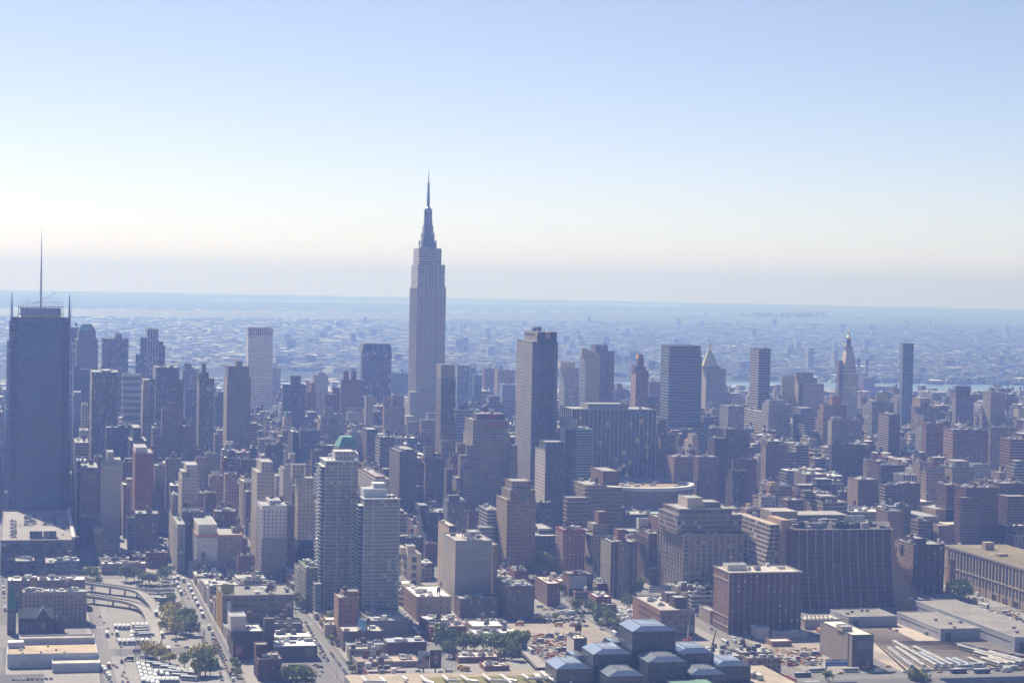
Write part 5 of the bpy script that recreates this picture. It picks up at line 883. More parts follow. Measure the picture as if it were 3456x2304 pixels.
H(A_, 'dark apartments', 'dark brown apartment tower with a lighter centre strip and brick chimney top', 'L3', 738, 802, 1012, 435, 1815, (.10, .075, .065), 'N', Yb=880, yv=860, D=34, colN=(.30, .27, .22), fh=3.0, geo=('white', 1.0, 1.2, ''), bay=4, units=5, tiers=[(858, 916, 332, 8, 12, (.22, .12, .09), 'K'), (866, 932, 440, -.6, 0, (.26, .23, .17), 'P')])
H(L_, 'brown loft', 'brown loft with pale blue striped flank behind the dark apartment tower', 'L3', 1026, 1106, 1282, 365, 1885, (.115, .085, .07), 'P', Yb=762, yv=640, D=44, geo=('dark', 1.3, 1.9, ''), colN=(.22, .15, .12), units=7, tank=True, tiers=[(955, 1030, 345, 20, 0, (.45, .5, .62), 'P'), (1178, 1232, 232, 8, 8, (.2, .12, .1), 'K'), (1026, 1105, 245, 34, 2, (.55, .56, .6), 'K')])
H(B_, 'dark annex', 'small dark annex at the foot of the brown loft', 'L3', 1108, 1112, 1262, 655, 1860, (.12, .10, .09), 'N', Yb=775, yv=770, D=16, units=3)
H(L_, 'brick warehouse', 'wide brown brick block with arched sunlit corner behind the cream stepped apartments', 'L3', 603, 770, 1108, 212, 2120, (.14, .10, .085), 'P', yv=330, D=60, colN=(.26, .18, .14), units=6, tank=True, tiers=[(790, 925, 152, 8, 8)])
H(B_, 'low sheds', 'long low pale green roofs in front of the round arena', 'L3', 1070, 1078, 1345, 205, 2260, 'grey', 'K', yv=280, D=50, roof=(.33, .42, .36), units=6)
H(B_, 'low wing', 'lower pale green roof strip below the long sheds', 'L3', 1105, 1112, 1345, 245, 2190, 'gtan', 'K', yv=290, D=20, roof=(.36, .42, .36), units=2)
bt = H(L_, 'huge loft', 'huge tan stepped loft with tall piers, dominating right of centre', 'L3', 1250, 1388, 1912, 375, 1800, (.275, .235, .20), 'P', Yb=872, yv=690, bay=3.9, fh=3.9, geo=('stone', 2.9, 2.3, 'N'), stn='K', colN=(.37, .32, .26), corn=(.36, .32, .27), units=4, par=1.2, D=76,
       tiers=[(1338, 1860, 215, 8, 10, None, 'W'), (1352, 1780, 165, 13, 14, None, 'W'), (1420, 1540, 75, 26, 22, (.5, .46, .4), 'K'), (1560, 1690, 110, 26, 22, (.16, .15, .15), 'K')])
m = MB(); x0, x1, y, z = bt['x0'], bt['x1'], bt['y0'], bt['zt']
for i in range(12): x = x0 + (x1 - x0) * i / 11; m.box(x - .95, x + .95, y - .8, y - .004, 0, z + .6, (.40, .35, .30), 'facade')
for i in range(10): q = y + (bt['y1'] - y) * i / 9.; m.box(x0 - .7, x0 - .004, q - .7, q + .7, 0, z + .6, (.38, .33, .27), 'facade')
m.build('corner_piers', bt)
put_windows(bt, [('W', y, x0, x1, 0, z, 3.9, 3.9, 2.9, 2.3), ('N', x0, y, bt['y1'], 0, z, 3.9, 3.9, 2.9, 2.3)], 'stone', 100)
H(B_, 'mural warehouse', 'low brick warehouse with a faded grey mural wall behind the glass hall', 'L3', 1005, 1202, 1482, 988, 1660, (.22, .20, .20), 'K', yv=1075, D=78, Yb=1200, colN=(.30, .18, .13), geo=('dark', 1.6, 2.2, ''), bay=4.5, fh=4.6, roof=(.36, .32, .30), units=4, tiers=[(1318, 1416, 882, 14, 48, (.09, .07, .07), 'K'), (1255, 1350, 848, 40, 22, (.09, .07, .07), 'K')])
wa = H(L_, 'warehouse loft', 'tall dark brick warehouse with white window specks and sunlit ornate north side', 'L3', 1660, 1762, 2345, 682, 1605, (.105, .065, .055), 'P', Yb=1172, yv=1120, D=40, colN=(.29, .14, .10), bay=4.8, fh=4.0, geo=('white', 1.1, 2.0, ''), corn=(.42, .38, .34), units=5, tank=True, roof=(.45, .42, .38), tiers=[(1745, 1898, 615, 16, 12, (.62, .62, .62), 'K')])
m = MB(); x0, y, z = wa['x0'], wa['y0'], wa['zt']
for zz_ in (z * .10, z * .26, z * .86): m.box(x0 - .5, x0 - .004, y, wa['y1'], zz_, zz_ + .7, (.45, .40, .35), 'concrete', bottom=True)
for i in range(6): q = y + 40. * i / 5; m.box(x0 - .32, x0 - .004, q - .35 if i else q, q + .35 if i < 5 else q, 0, z, (.40, .34, .29), 'concrete')
m.build('stone_trim', wa)
H(B_, 'stone garage', 'small plain stone garage beside the tall dark brick warehouse', 'L3', 1596, 1604, 1662, 992, 1655, (.32, .29, .27), 'K', Yb=1092, yv=1090, D=30, units=0)
H(B_, 'brick house', 'small red brick corner house by the white truck lot', 'L3', 630, 682, 805, 878, 1740, (.20, .085, .07), 'N', Yb=985, yv=975, D=26, colN=(.26, .12, .09), geo=GS, roof=(.66, .62, .6), units=4)
H(B_, 'brown shed', 'plain brown windowless shed beside the white truck lot', 'L3', 765, 770, 846, 942, 1715, (.15, .11, .10), 'K', Yb=1015, yv=1010, D=10, units=0)
H(B_, 'brick row', 'narrow red brick row with pale roof slot left of the parking lots', 'L3', 252, 288, 392, 770, 1770, (.20, .10, .085), 'P', Yb=948, yv=930, D=46, geo=GS, roof=(.6, .56, .5), colN=(.28, .16, .12), units=1)
bb = H(B_, 'billboard building', 'dark building with a big blank pale wall sign beside the park trees', 'L3', 414, 462, 654, 695, 1810, (.12, .095, .09), 'K', Yb=870, yv=800, D=24, colN=(.2, .13, .11), units=2, roof=(.3, .28, .27), tiers=[(497, 535, 665, 6, 12, (.24, .13, .11), 'K')])
m = MB(); y = bb['y0']; p = atY('L3', 462, 700, y); q = atY('L3', 602, 802, y); m.box(p[0], q[0], y - .4, y - .01, q[1], p[1], (.36, .36, .37), 'paint', bottom=True); m.build('wall_sign', bb)
H(B_, 'brick building', 'dark building with white north wall left of the dark apartment tower', 'L3', 624, 690, 830, 770, 1800, (.13, .085, .075), 'P', Yb=868, yv=850, D=26, colN=(.48, .47, .45), geo=GD, units=6)
# ------------- right (tile L4)
sl = thing('slanted_office', (735, 1760, 0), 'great dark brown office whose walls flare outward towards the ground', 'office building')
Ys = 1722.; aT, zT = atY('L4', 180, 330, Ys + 16); bT, _ = atY('L4', 992, 326, Ys + 16); aB, _ = atY('L4', 205, 970, Ys - 4); bB, _ = atY('L4', 1025, 990, Ys - 4)
dkb = (.105, .058, .042); N_ = 9; prof = [(1 - (i / N_)) ** 2.0 for i in range(N_ + 1)]
def row(k): f_ = prof[k]; z = zT * k / N_; return [(aT + (aB - aT) * f_, Ys + 16 - 20 * f_), (bT + (bB - bT) * f_ + 0, Ys + 16 - 20 * f_), (bT + 24 + 32 * f_, Ys + 75), (aT, Ys + 95)], z
m = MB()
for k in range(N_):
    (p, z0), (q, z1) = row(k), row(k + 1); m.prism(p, z0, z1, dkb, win=(1.01, .3, .0), bay=4.4, fh=4.1, poly2=q, cap=k == N_ - 1, cols=[dkb, (.33, .25, .19), dkb, dkb], wins=[(1.01, .3, .0), (0, 0, 0), (0, 0, 0), (0, 0, 0)], top=(.10, .09, .09))
m.build('sloped_wall', sl)
for i in range(1, 12):
    f0 = i / 12; m = MB()
    for k in range(N_):
        (p, z0), (q, z1) = row(k), row(k + 1)
        m.bar((p[0][0] + (p[1][0] - p[0][0]) * f0, p[0][1] - .4, z0), (q[0][0] + (q[1][0] - q[0][0]) * f0, q[0][1] - .4, z1), .6, (.46, .38, .31), 'concrete')
    m.build('facade_rib', sl)
# end wall (tan fin) at right and the west wing at left with white mullions
m = MB()
for k in range(N_):
    (p, z0), (q, z1) = row(k), row(k + 1); a0_, a1_ = p[1], q[1]; w0, w1 = 4 + 22 * prof[k], 4 + 22 * prof[k + 1]
    m.prism([(a0_[0] + .05, a0_[1] - .5), (a0_[0] + w0, a0_[1] + 2), (a0_[0] + w0, a0_[1] + 30), (a0_[0] + .05, a0_[1] + 30)], z0, z1, (.28, .21, .165), poly2=[(a1_[0] + .05, a1_[1] - .5), (a1_[0] + w1, a1_[1] + 2), (a1_[0] + w1, a1_[1] + 30), (a1_[0] + .05, a1_[1] + 30)], cap=k == N_ - 1)
m.build('end_fin', sl)
m = MB(); w0, zq = atY('L4', 110, 250, Ys + 24); w1, _ = atY('L4', 178, 255, Ys + 24); m.box(w0, w1, Ys + 24, Ys + 60, 0, zq, (.33, .27, .22), 'facade'); m.build('stair_tower', sl)
# left wing: sloped grid wall
wX = w0 - .1; m = MB(); lt, zl = atY('L3', 1960, 255, Ys + 60); rows = []
def wrow(k): f_ = (1 - k / 6) ** 1.6; z = zl * k / 6; return [(wX - 8 - 14 * f_, Ys + 30), (wX, Ys + 30), (wX, Ys + 120), (wX - 8 - 14 * f_, Ys + 120)], z
for k in range(6):
    (p, z0), (q, z1) = wrow(k), wrow(k + 1); m.prism(p, z0, z1, (.36, .33, .30), win=(.8, .6, .0), bay=4.5, fh=4.2, poly2=q, cap=k == 5)
m.build('grid_wing', sl)
m = MB()
for i in range(60): x = aT + 2 + (bT - aT - 8) * R.random(); y = Ys + 22 + 45 * R.random(); h = R.uniform(1.5, 6); g = R.choice([.06, .1, .3, .5]); m.box(x, x + R.uniform(1.5, 8), y, y + R.uniform(1.5, 5), zT + .02, zT + h, (g, g * .95, g * .93), 'roofing')
m.build('roof_machinery', sl, kind='stuff')
m = MB(); a, z = atY('L4', 635, 215, Ys + 40); b, _ = atY('L4', 790, 215, Ys + 40)
for i in range(2): m.box(a + i * (b - a) * .55, a + i * (b - a) * .55 + (b - a) * .42, Ys + 40, Ys + 46, zT + 4, z, (.32, .33, .36), 'metal')
m.build('cooling_tower', sl)
m = MB(); a, z = atY('L4', 30, 180, Ys + 70); b, _ = atY('L4', 240, 190, Ys + 70); m.box(a, b, Ys + 70, Ys + 100, 0, z, (.30, .27, .24), 'facade', top=(.35, .33, .31)); c, z2 = atY('L4', 650, 235, Ys + 70); m.box(b + .1, c, Ys + 72, Ys + 104, 0, z2 + 3, (.22, .20, .19), 'facade', top=(.3, .29, .28)); m.build('rear_block', sl)
landmark(sl, 'great dark brown office with flared walls', wX - 24, bB + 30, Ys - 5, Ys + 120, zT, tl('L3', 1920, 0)[0], tl('L4', 1140, 0)[0], tl('L4', 0, 200)[1], yv=2020)
H(L_, 'dark loft', 'dark loft with tank and sunlit paned north side right of the flared office', 'L4', 1096, 1178, 1428, 455, 1800, (.085, .06, .055), 'P', Yb=850, yv=850, D=46, colN=(.30, .24, .2), geo=('stone', 1.6, 2.2, ''), bay=5.4, fh=4.4, tank=True, units=5, tiers=[(1195, 1280, 405, 8, 8, (.06, .05, .05), 'K'), (1068, 1098, 542, 8, 0, (.3, .24, .2), 'P')])
sk = thing('smokestack', (0, 0, 0), 'slim brown square chimney before the long postal hall', 'chimney'); p = gnd('L4', 1475, 885); q = atY('L4', 1475, 565, p[1]); sk.location = (p[0], p[1], 0)
m = MB(); m.prism([(p[0] - 3.2, p[1] - 3), (p[0] + 3.2, p[1] - 3), (p[0] + 3.2, p[1] + 3), (p[0] - 3.2, p[1] + 3)], 0, q[1] - 3, (.26, .19, .14), poly2=[(p[0] - 2.6, p[1] - 2.6), (p[0] + 2.6, p[1] - 2.6), (p[0] + 2.6, p[1] + 2.6), (p[0] - 2.6, p[1] + 2.6)]); m.build('shaft', sk)
m = MB(); ring(m, p[0] - 2.6, p[0] + 2.6, p[1] - 2.6, p[1] + 2.6, q[1] - 2.99, q[1], .8, (.2, .14, .11), 'concrete', .3); m.build('stack_cap', sk)
# long postal hall: its north face runs away along the street
Xp = 851.; yN, zN = atX('L4', 2075, 640, Xp); yF, zF = atX('L4', 1432, 452, Xp); zP = (zN + zF) / 2
ph = thing('postal_hall', (Xp + 25, 1740, 0), 'very long beige hall with tall dark window strips and a sedum roof', 'warehouse')
m = MB(); m.box(Xp, Xp + 62, 1560, yF, 0, zP, (.33, .28, .23), 'facade', top=(.21, .18, .115), topmat='earth'); m.build('wall', ph)
n = 0
for i in range(46):
    y = 1568 + i * 6.7
    if y > yF - 6: break
    for z0, z1 in ((8.5, 15.5), (18.5, zP - 3.5)):
        m = MB(); m.box(Xp - .12, Xp - .004, y, y + 3.1, z0, z1, (.05, .06, .075), 'glazing', bottom=True); m.bar((Xp - .16, y + 1.55, z0), (Xp - .16, y + 1.55, z1), .2, (.3, .3, .3)); m.bar((Xp - .16, y, (z0 + z1) / 2), (Xp - .16, y + 3.1, (z0 + z1) / 2), .25, (.3, .3, .3)); m.build('window', ph)
m = MB()
for i in range(24): y = 1565 + i * 13.4; m.box(Xp - .5, Xp - .004, y - .8, y + .8, 0, zP, (.36, .31, .26), 'concrete')
m.box(Xp - .7, Xp - .005, 1560, yF, 17, 17.8, (.38, .33, .28), 'concrete', bottom=True); m.box(Xp - .8, Xp - .005, 1560, yF, zP - 1.5, zP + .8, (.40, .35, .30), 'concrete', bottom=True); m.build('stone_piers', ph)
m = MB()
for i in range(6): x, y = Xp + 8 + R.random() * 40, 1590 + i * 45; g = R.choice([.3, .5]); m.box(x, x + 9, y, y + 8, zP + .02, zP + R.uniform(2, 7), (.34, .3, .27), 'facade'); m.box(x - 4, x + 20, y + 12, y + 14, zP + .02, zP + .5, (.55, .52, .46), 'concrete')
m.build('roof_huts', ph, kind='stuff')
m = MB()
for i in range(8): y = 1590 + i * 22; m.box(Xp - .15, Xp - .006, y, y + 9, .02, 5.5, (.03, .03, .035), 'concrete')
m.build('loading_bays', ph)
landmark(ph, 'very long beige hall with sedum roof', Xp - 2, Xp + 62, 1560, yF, zP, tl('L4', 1430, 0)[0], 3456, tl('L4', 0, 440)[1], yv=2030)
pf = H(T_, 'postal building', 'tan colonnaded building with a plain west wall and big flat light roofs', 'L4', 1132, 1378, 1850, 292, 2080, (.30, .26, .22), 'K', 'R', colN=(.42, .36, .30), bay=6, D=150, yv=420, units=6, roof=(.5, .44, .38), tiers=[(1240, 1385, 225, 20, 70, 'grey', 'K'), (1355, 1498, 165, 40, 60, 'tan', 'K'), (1380, 1480, 300, -14, 0)])
H(L_, 'ornate hall', 'beige hall with white steel roof trusses left of the stepped red housing', 'L4', 1238, 1245, 1440, 108, 2260, (.33, .28, .24), 'P', yv=200, D=50, units=10, roof=(.6, .6, .6))
H(L_, 'setback loft', 'tan grid loft with small sunlit tower and flag, top of the flared office', 'L4', 288, 445, 645, 112, 2060, (.27, .23, .19), 'B', 'W', colN=(.37, .32, .26), yv=200, D=46, fh=4, units=4, tiers=[(430, 562, 62, 8, 10), (300, 365, 15, 30, 4)])
H(L_, 'loft building', 'brown loft left of the tan grid loft with flag', 'L4', 145, 160, 290, 95, 2130, 'brown', 'P', yv=190, tank=True)
H(L_, 'low works', 'low pale works buildings with pipes and white barrel roofs', 'L4', 650, 665, 940, 190, 2060, (.35, .33, .31), 'B', yv=235, D=50, units=14, roof=(.62, .6, .58))
H(L_, 'brown stub', 'brown wall stub with small hut behind the flared office fin', 'L4', 960, 968, 1095, 185, 1990, (.22, .17, .145), 'N', yv=260, D=30)
bx = H(B_, 'ventilation building', 'plain dark metal box building with pale flat roof beside the rail yard', 'L4', 468, 682, 856, 1185, 1446, (.11, .115, .125), 'K', D=64, yv=1440, colN=(.26, .24, .23), roof=(.68, .62, .52), units=0, par=.8, tiers=[(600, 682, 1118, 18, 34, (.42, .4, .4), 'K')])
m = MB(); y = bx['y0']; m.box(bx['x0'] + 4, bx['x1'] - .5, y - .2, y - .004, bx['zt'] * .62, bx['zt'] * .86, (.13, .15, .19), 'glazing', bottom=True); m.build('glazed_band', bx)
m = MB(); a, _ = gnd('L4', 480, 1340); m.box(bx['x0'] - .15, bx['x0'] - .004, y + 6, y + 8, 0, bx['zt'], (.07, .07, .075), 'concrete'); m.build('recess_strip', bx)
pb = H(B_, 'low depot', 'low pale shed with rows of roof vents behind the dark metal box', 'L4', 268, 300, 590, 1062, 1610, (.40, .38, .36), 'K', Yb=1130, yv=1100, D=26, roof=(.50, .47, .44), units=0)
for i in range(14): m = MB(); x = pb['x0'] + 3 + (i % 7) * (pb['x1'] - pb['x0'] - 6) / 7; y = pb['y0'] + 5 + (i // 7) * 11; m.box(x, x + 2, y, y + 2, pb['zt'] + .02, pb['zt'] + 1.4, (.55, .52, .48), 'roofing'); m.build('rooftop_unit', pb)
H(B_, 'white lean-to', 'small white walled lean-to with slate roof by the dark brick warehouse', 'L3', 1950, 1990, 2082, 1130, 1588, (.58, .59, .64), 'K', Yb=1210, yv=1205, D=16, roof=(.25, .27, .31), units=0)
H(B_, 'white wall building', 'long white walled yard block right of the lean-to', 'L4', 20, 30, 315, 1165, 1570, (.45, .45, .47), 'K', Yb=1205, yv=1200, D=8, roof=(.3, .3, .32), units=2)
H(B_, 'site hut', 'brown site hut with bright roof in the construction yard', 'L4', 5, 32, 192, 1238, 1545, (.32, .2, .13), 'K', Yb=1272, yv=1270, D=14, roof=(.6, .58, .56), units=0)
H(B_, 'tunnel shed', 'tan corrugated shed with curved pale canopy under the flared office', 'L4', 1085, 1095, 1226, 905, 1690, (.30, .24, .17), 'K', Yb=1000, yv=990, D=16, roof=(.4, .42, .46), units=2)
def shed(label, x0, x1, y0, y1, z, doors):
    s = thing('train_shed', ((x0 + x1) / 2, (y0 + y1) / 2, 0), label, 'shed', 'pale maintenance sheds of the rail yard'); m = MB(); m.box(x0, x1, y0, y1, 0, z, (.36, .36, .38), 'concrete', top=(.22, .205, .19)); m.build('wall', s)
    m = MB(); ring(m, x0, x1, y0, y1, z, z + .6, .4, (.5, .5, .52), 'concrete', .1); m.build('parapet', s)
    m = MB(); m.box(x0 - .1, x0 - .004, y0 + 6, y1 - 6, z * .55, z * .62, (.05, .05, .06), 'glazing', bottom=True); m.build('clerestory', s)
    for i in range(doors): m = MB(); x = x0 + 4 + i * (x1 - x0 - 6) / doors; m.box(x, x + 5, y0 - .12, y0 - .004, .02, z * .7, (.30, .32, .36) if i else (.08, .08, .09), 'paint'); m.build('rolling_door', s)
    for i in range(4): m = MB(); x, y = R.uniform(x0 + 3, x1 - 4), R.uniform(y0 + 4, y1 - 4); m.box(x, x + 2.4, y, y + 2, z + .02, z + 1.8, (.3, .3, .31), 'roofing'); m.build('rooftop_unit', s)
    FOOT.append((x0, x1, y0, y1))
shed('wide pale train shed with four doors facing the tracks', 711, 745, 1553, 1640, 9, 4)
shed('very long pale shed running down to the right edge beside the tracks', 747.5, 785, 1498, 1690, 11, 2)
shed('small faceted pale block in shade behind the wide train shed', 662, 705, 1625, 1665, 8, 1)
ST_X = lambda s: 545 + (34 - s) * 80.5
AVE = [1415, 1700, 1975, 2250, 2530, 2800, 3110, 3265, 3400, 3530, 3720, 3930, 4150, 4400]
def sheet(name, polys, z, col, mat, kind='structure'):
    m = MB()
    for p in polys: m.face([(x, y, z) for x, y in p], col, mat)
    return m.build(name, loc=(0, 0, 0), kind=kind)
rect = lambda a, b, c, d: [(a, c), (b, c), (b, d), (a, d)]
NX0, NX1, NY0, NY1 = -1600, 3400, 600, 4500; HX0, HX1, HY0, HY1 = 640, 1400, 1150, 1399
sheet('ground', [rect(NX0, HX0, NY0, NY1), rect(HX1, NX1, NY0, NY1), rect(HX0, HX1, NY0, HY0), rect(HX0, HX1, HY1, NY1)], 0, (.13, .125, .125), 'asphalt')
# far land: ring out to the horizon
P = []; RR = 33500; N_ = 96
sq = []
for i in range(N_):
    t = 2 * pi * i / N_; c, s = cos(t), sin(t); cxm, cym = 900, 2500; hx, hy = 2500, 2000
    xm, ym = (NX0 + NX1) / 2, (NY0 + NY1) / 2; hx, hy = (NX1 - NX0) / 2, (NY1 - NY0) / 2
    k = min(hx / abs(c) if abs(c) > 1e-9 else 1e9, hy / abs(s) if abs(s) > 1e-9 else 1e9); sq.append((xm + c * k, ym + s * k, RR * c, RR * s))
# keep the corners exact
m = MB()
for q in range(4):
    pass
ring_pts = [(x, y) for x, y, _, _ in sq]
m.face([(-RR, NY1, 0), (RR, NY1, 0)] and [(RR * cos(t), max(NY1, RR * sin(t)), 0) for t in [asin_ for asin_ in [math.asin(NY1 / RR) + (pi - 2 * math.asin(NY1 / RR)) * i / 90 for i in range(91)]]], (.1, .1, .1), 'far_land')
m.face([(NX1, -900, 0), (RR, -900, 0), (RR, NY1, 0), (NX1, NY1, 0)], (.1, .1, .1), 'far_land'); m.face([(-RR, -900, 0), (NX0, -900, 0), (NX0, NY1, 0), (-RR, NY1, 0)], (.1, .1, .1), 'far_land')
m.build('far_ground', loc=(0, 0, 0), kind='structure')
sheet('river_near', [rect(NX0, NX1, -900, NY0)], -.0, (.1, .1, .1), 'water').name = 'water'
# sunken yard in front of the viaduct
m = MB(); m.face([(HX0, HY0, -9), (HX1, HY0, -9), (HX1, HY1, -9), (HX0, HY1, -9)], (.14, .13, .12), 'earth'); g = (.30, .28, .26)
m.face([(HX0, HY1, -9), (HX1, HY1, -9), (HX1, HY1, 0), (HX0, HY1, 0)], g, 'concrete'); m.face([(HX0, HY0, -9), (HX0, HY1, -9), (HX0, HY1, 0), (HX0, HY0, 0)], g, 'concrete')
m.face([(HX1, HY1, -9), (HX1, HY0, -9), (HX1, HY0, 0), (HX1, HY1, 0)], g, 'concrete'); m.face([(HX1, HY0, -9), (HX0, HY0, -9), (HX0, HY0, 0), (HX1, HY0, 0)], g, 'concrete'); m.build('yard_floor', loc=(0, 0, 0), kind='structure')
# city blocks: raised pavements with kerbs
m = MB(); BLOCKS = []
for s in range(18, 46):
    x0, x1 = ST_X(s) + 8.5, ST_X(s - 1) - 8.5
    for y0, y1 in zip(AVE, AVE[1:]):
        if y1 - y0 < 60: continue
        a, b = y0 + 12, y1 - 12; BLOCKS.append((x0, x1, a, b))
        if y0 < 1500 and (s in (40, 39 + 0) and False): continue
        if y0 < 1700 and x0 > 560 and x1 < 850: continue      # rail yard
        if x0 > 60 and x1 < 150 and y0 < 1950: continue       # tunnel plaza
        m.box(x0, x1, a, b, .0, .14, (.24, .225, .21), 'concrete')
m.build('pavement', loc=(0, 0, 0), kind='structure')
# streets as sheets with painted lines
m = MB(); mk = MB()
for s in range(24, 44):
    x = ST_X(s); m.face([(x - 6, 1415, .004), (x + 6, 1415, .004), (x + 6, 4400, .004), (x - 6, 4400, .004)], (.17, .163, .16), 'asphalt')
    if 28 < s < 42:
        for i in range(60):
            y = 1440 + i * 14; mk.face([(x - .1, y, .008), (x + .1, y, .008), (x + .1, y + 5, .008), (x - .1, y + 5, .008)], (.6, .6, .58), 'concrete')
for y in AVE[:-1]: m.face([(-300, y - 9, .0045), (2400, y - 9, .0045), (2400, y + 9, .0045), (-300, y + 9, .0045)], (.175, .17, .165), 'asphalt')
m.build('road', loc=(0, 0, 0), kind='structure')
for s in (40, 39, 38, 37, 35, 34):      # zebra crossings at the avenues
    for ya in (1700, 1415):
        for i in range(9): x = ST_X(s) - 5.4 + i * 1.25; mk.face([(x, ya - 13, .0085), (x + .6, ya - 13, .0085), (x + .6, ya - 10, .0085), (x, ya - 10, .0085)], (.6, .6, .58), 'concrete')
for x0 in (538, 552): mk.face([(x0, 1440, .0085), (x0 + .2, 1440, .0085), (x0 + .2, 1900, .0085), (x0, 1900, .0085)], (.55, .45, .15), 'concrete')
mk.build('road_markings', loc=(0, 0, 0), kind='structure')
# lots and yards
m = MB(); L = lambda a, b, c, d, col, z=.16, mat='earth': m.face([(a, c, z), (b, c, z), (b, d, z), (a, d, z)], col, mat)
L(384, 452, 1596, 1672, (.29, .25, .215)); L(392, 452, 1676, 1765, (.20, .19, .18), mat='asphalt'); L(474, 536, 1690, 1780, (.24, .22, .21), mat='asphalt'); L(388, 450, 1432, 1590, (.27, .22, .185))
L(174, 214, 1436, 1545, (.15, .145, .145), mat='asphalt'); L(560, 640, 1480, 1575, (.30, .27, .24)); L(626, 712, 1432, 1690, (.40, .34, .29), .02); L(712, 800, 1432, 1552, (.17, .15, .14), .02); L(785.5, 850, 1500, 1690, (.09, .08, .08), .02)
L(64, 141, 1430, 1560, (.25, .24, .235), .02, 'asphalt'); L(64, 134, 1592, 1960, (.24, .225, .21), .02, 'asphalt'); L(-40, 50, 1606, 1706, (.20, .19, .18), .165, 'asphalt'); L(-90, 52, 1716, 1980, (.14, .135, .13), .165, 'asphalt')
L(-45, 16, 1436, 1497, (.10, .10, .105), .166, 'asphalt')
m.build('lots', loc=(0, 0, 0), kind='structure').name = 'open_lots'
# ------------------------------------------------ rail yard
m = MB(); tl_ = MB(); TA = lambda i: (655 + i * 2.35, 1553); TB = lambda i: (630 + i * 4.9, 1434)
for i in range(26):
    (xa, ya), (xb, yb_) = TA(i), TB(i); L0 = hypot(xa - xb, ya - yb_); k0 = 1.0
    tl_.face([(xb - 1.25, yb_, .06), (xb + 1.25, yb_, .06), (xa + .55, ya, .06), (xa - .55, ya, .06)], (.035, .028, .025), 'earth')
    for r in (-.72, .72): m.bar((xb + r, yb_, .22), (xa + r, ya, .22), .22, (.15, .12, .10), 'metal')
    if i < 16: m.bar((xa, ya, .2), (xa + (i - 4) * 1.2 - 8, ya + 100, .2), .2, (.34, .29, .25), 'metal'); tl_.face([(xa - 1, ya, .05), (xa + 1, ya, .05), (xa + (i - 4) * 1.2 - 7, ya + 100, .05), (xa + (i - 4) * 1.2 - 9, ya + 100, .05)], (.035, .028, .025), 'earth')
m.build('railway_tracks', loc=(0, 0, 0), kind='structure'); tl_.build('track_bed', loc=(0, 0, 0), kind='structure')
# crossing walkways of the yard
m = MB(); m.bar((655, 1512, .3), (708, 1505, .3), 1.2, (.42, .34, .28), 'concrete', .15); m.bar((655, 1528, .3), (708, 1528, .3), .8, (.42, .34, .28), 'concrete', .15); tag(m.build('walkway', loc=(0, 0, 0)), 'light boarded walkway crossing the rail yard tracks', 'walkway')
def train(label, ti, y0, n, col):
    (xa, ya), (xb, yb_) = TA(ti), TB(ti); f_ = (y0 - yb_) / (ya - yb_); x0_ = xb + (xa - xb) * f_; ang = atan2(-(xa - xb), ya - yb_)
    t = thing('commuter_train', (x0_, y0, 0), label, 'train', 'silver commuter trains parked in the rail yard'); t.rotation_euler = (0, 0, ang)
    for i in range(n):
        y = i * 26; x = 0; m = MB(); A = [(-1.5, .9), (1.5, .9), (1.5, 3.4), (1.1, 3.95), (-1.1, 3.95), (-1.5, 3.4)]
        for (p, q) in zip(A, A[1:] + A[:1]): m.face([(p[0], y, p[1]), (p[0], y + 25.4, p[1]), (q[0], y + 25.4, q[1]), (q[0], y, q[1])], col, 'paint')
        m.face([(a, y, b) for a, b in A], (.3, .3, .32), 'paint'); m.face([(a, y + 25.4, b) for a, b in A[::-1]], (.3, .3, .32), 'paint')
        o = []
        m2 = MB(); m2.box(-1.53, -1.505, y + 2, y + 23.4, 2.2, 3.0, (.04, .05, .06), 'glazing', bottom=True); m2.box(1.505, 1.53, y + 2, y + 23.4, 2.2, 3.0, (.04, .05, .06), 'glazing', bottom=True)
        m3 = MB(); m3.box(-1.2, 1.2, y + 2, y + 6, .2, .9, (.06, .06, .06), 'paint'); m3.box(-1.2, 1.2, y + 19, y + 23, .2, .9, (.06, .06, .06), 'paint'); m3.box(-.7, .7, y + 8, y + 17, 3.96, 4.2, (.35, .34, .33), 'paint')
        for nm, mm in (('carriage', m), ('window_band', m2), ('bogie', m3)): me = mm.mesh(nm); q = bpy.data.objects.new(nm, me); COL.objects.link(q); q.parent = t
    return t
W_ = (.50, .48, .44); B2 = (.42, .46, .54)
for lab, xi, y0, n, c in (('train nearest the dark box building, shaded low cars', 1, 1436, 3, (.36, .36, .38)), ('second train from the dark box building', 3, 1436, 3, W_), ('longest train, third from the dark box building', 5, 1436, 4, W_),
                          ('silver train with bluish roof, fourth from the dark box building', 6.3, 1436, 2, B2), ('long train in the middle of the yard', 7.6, 1436, 3, W_), ('bluish train just right of the middle of the yard', 9, 1436, 1, B2), ('second bluish train right of the middle', 10.3, 1436, 1, B2),
                          ('short pale train behind the buses on the viaduct', 13, 1436, 1, W_), ('long shaded train parked along the car row', 19.6, 1440, 3, W_), ('train with glaring roof beside the shaded long train', 18, 1436, 2, (.6, .56, .48)), ('short bright train left of the glaring pair', 15.5, 1436, 1, (.6, .56, .48)),
                          ('short bright train between two glaring ones', 16.8, 1436, 1, (.6, .56, .48)), ('bright train nearest the right edge of the photo', 21, 1436, 2, (.58, .55, .5))): train(lab, xi, y0, n, c)
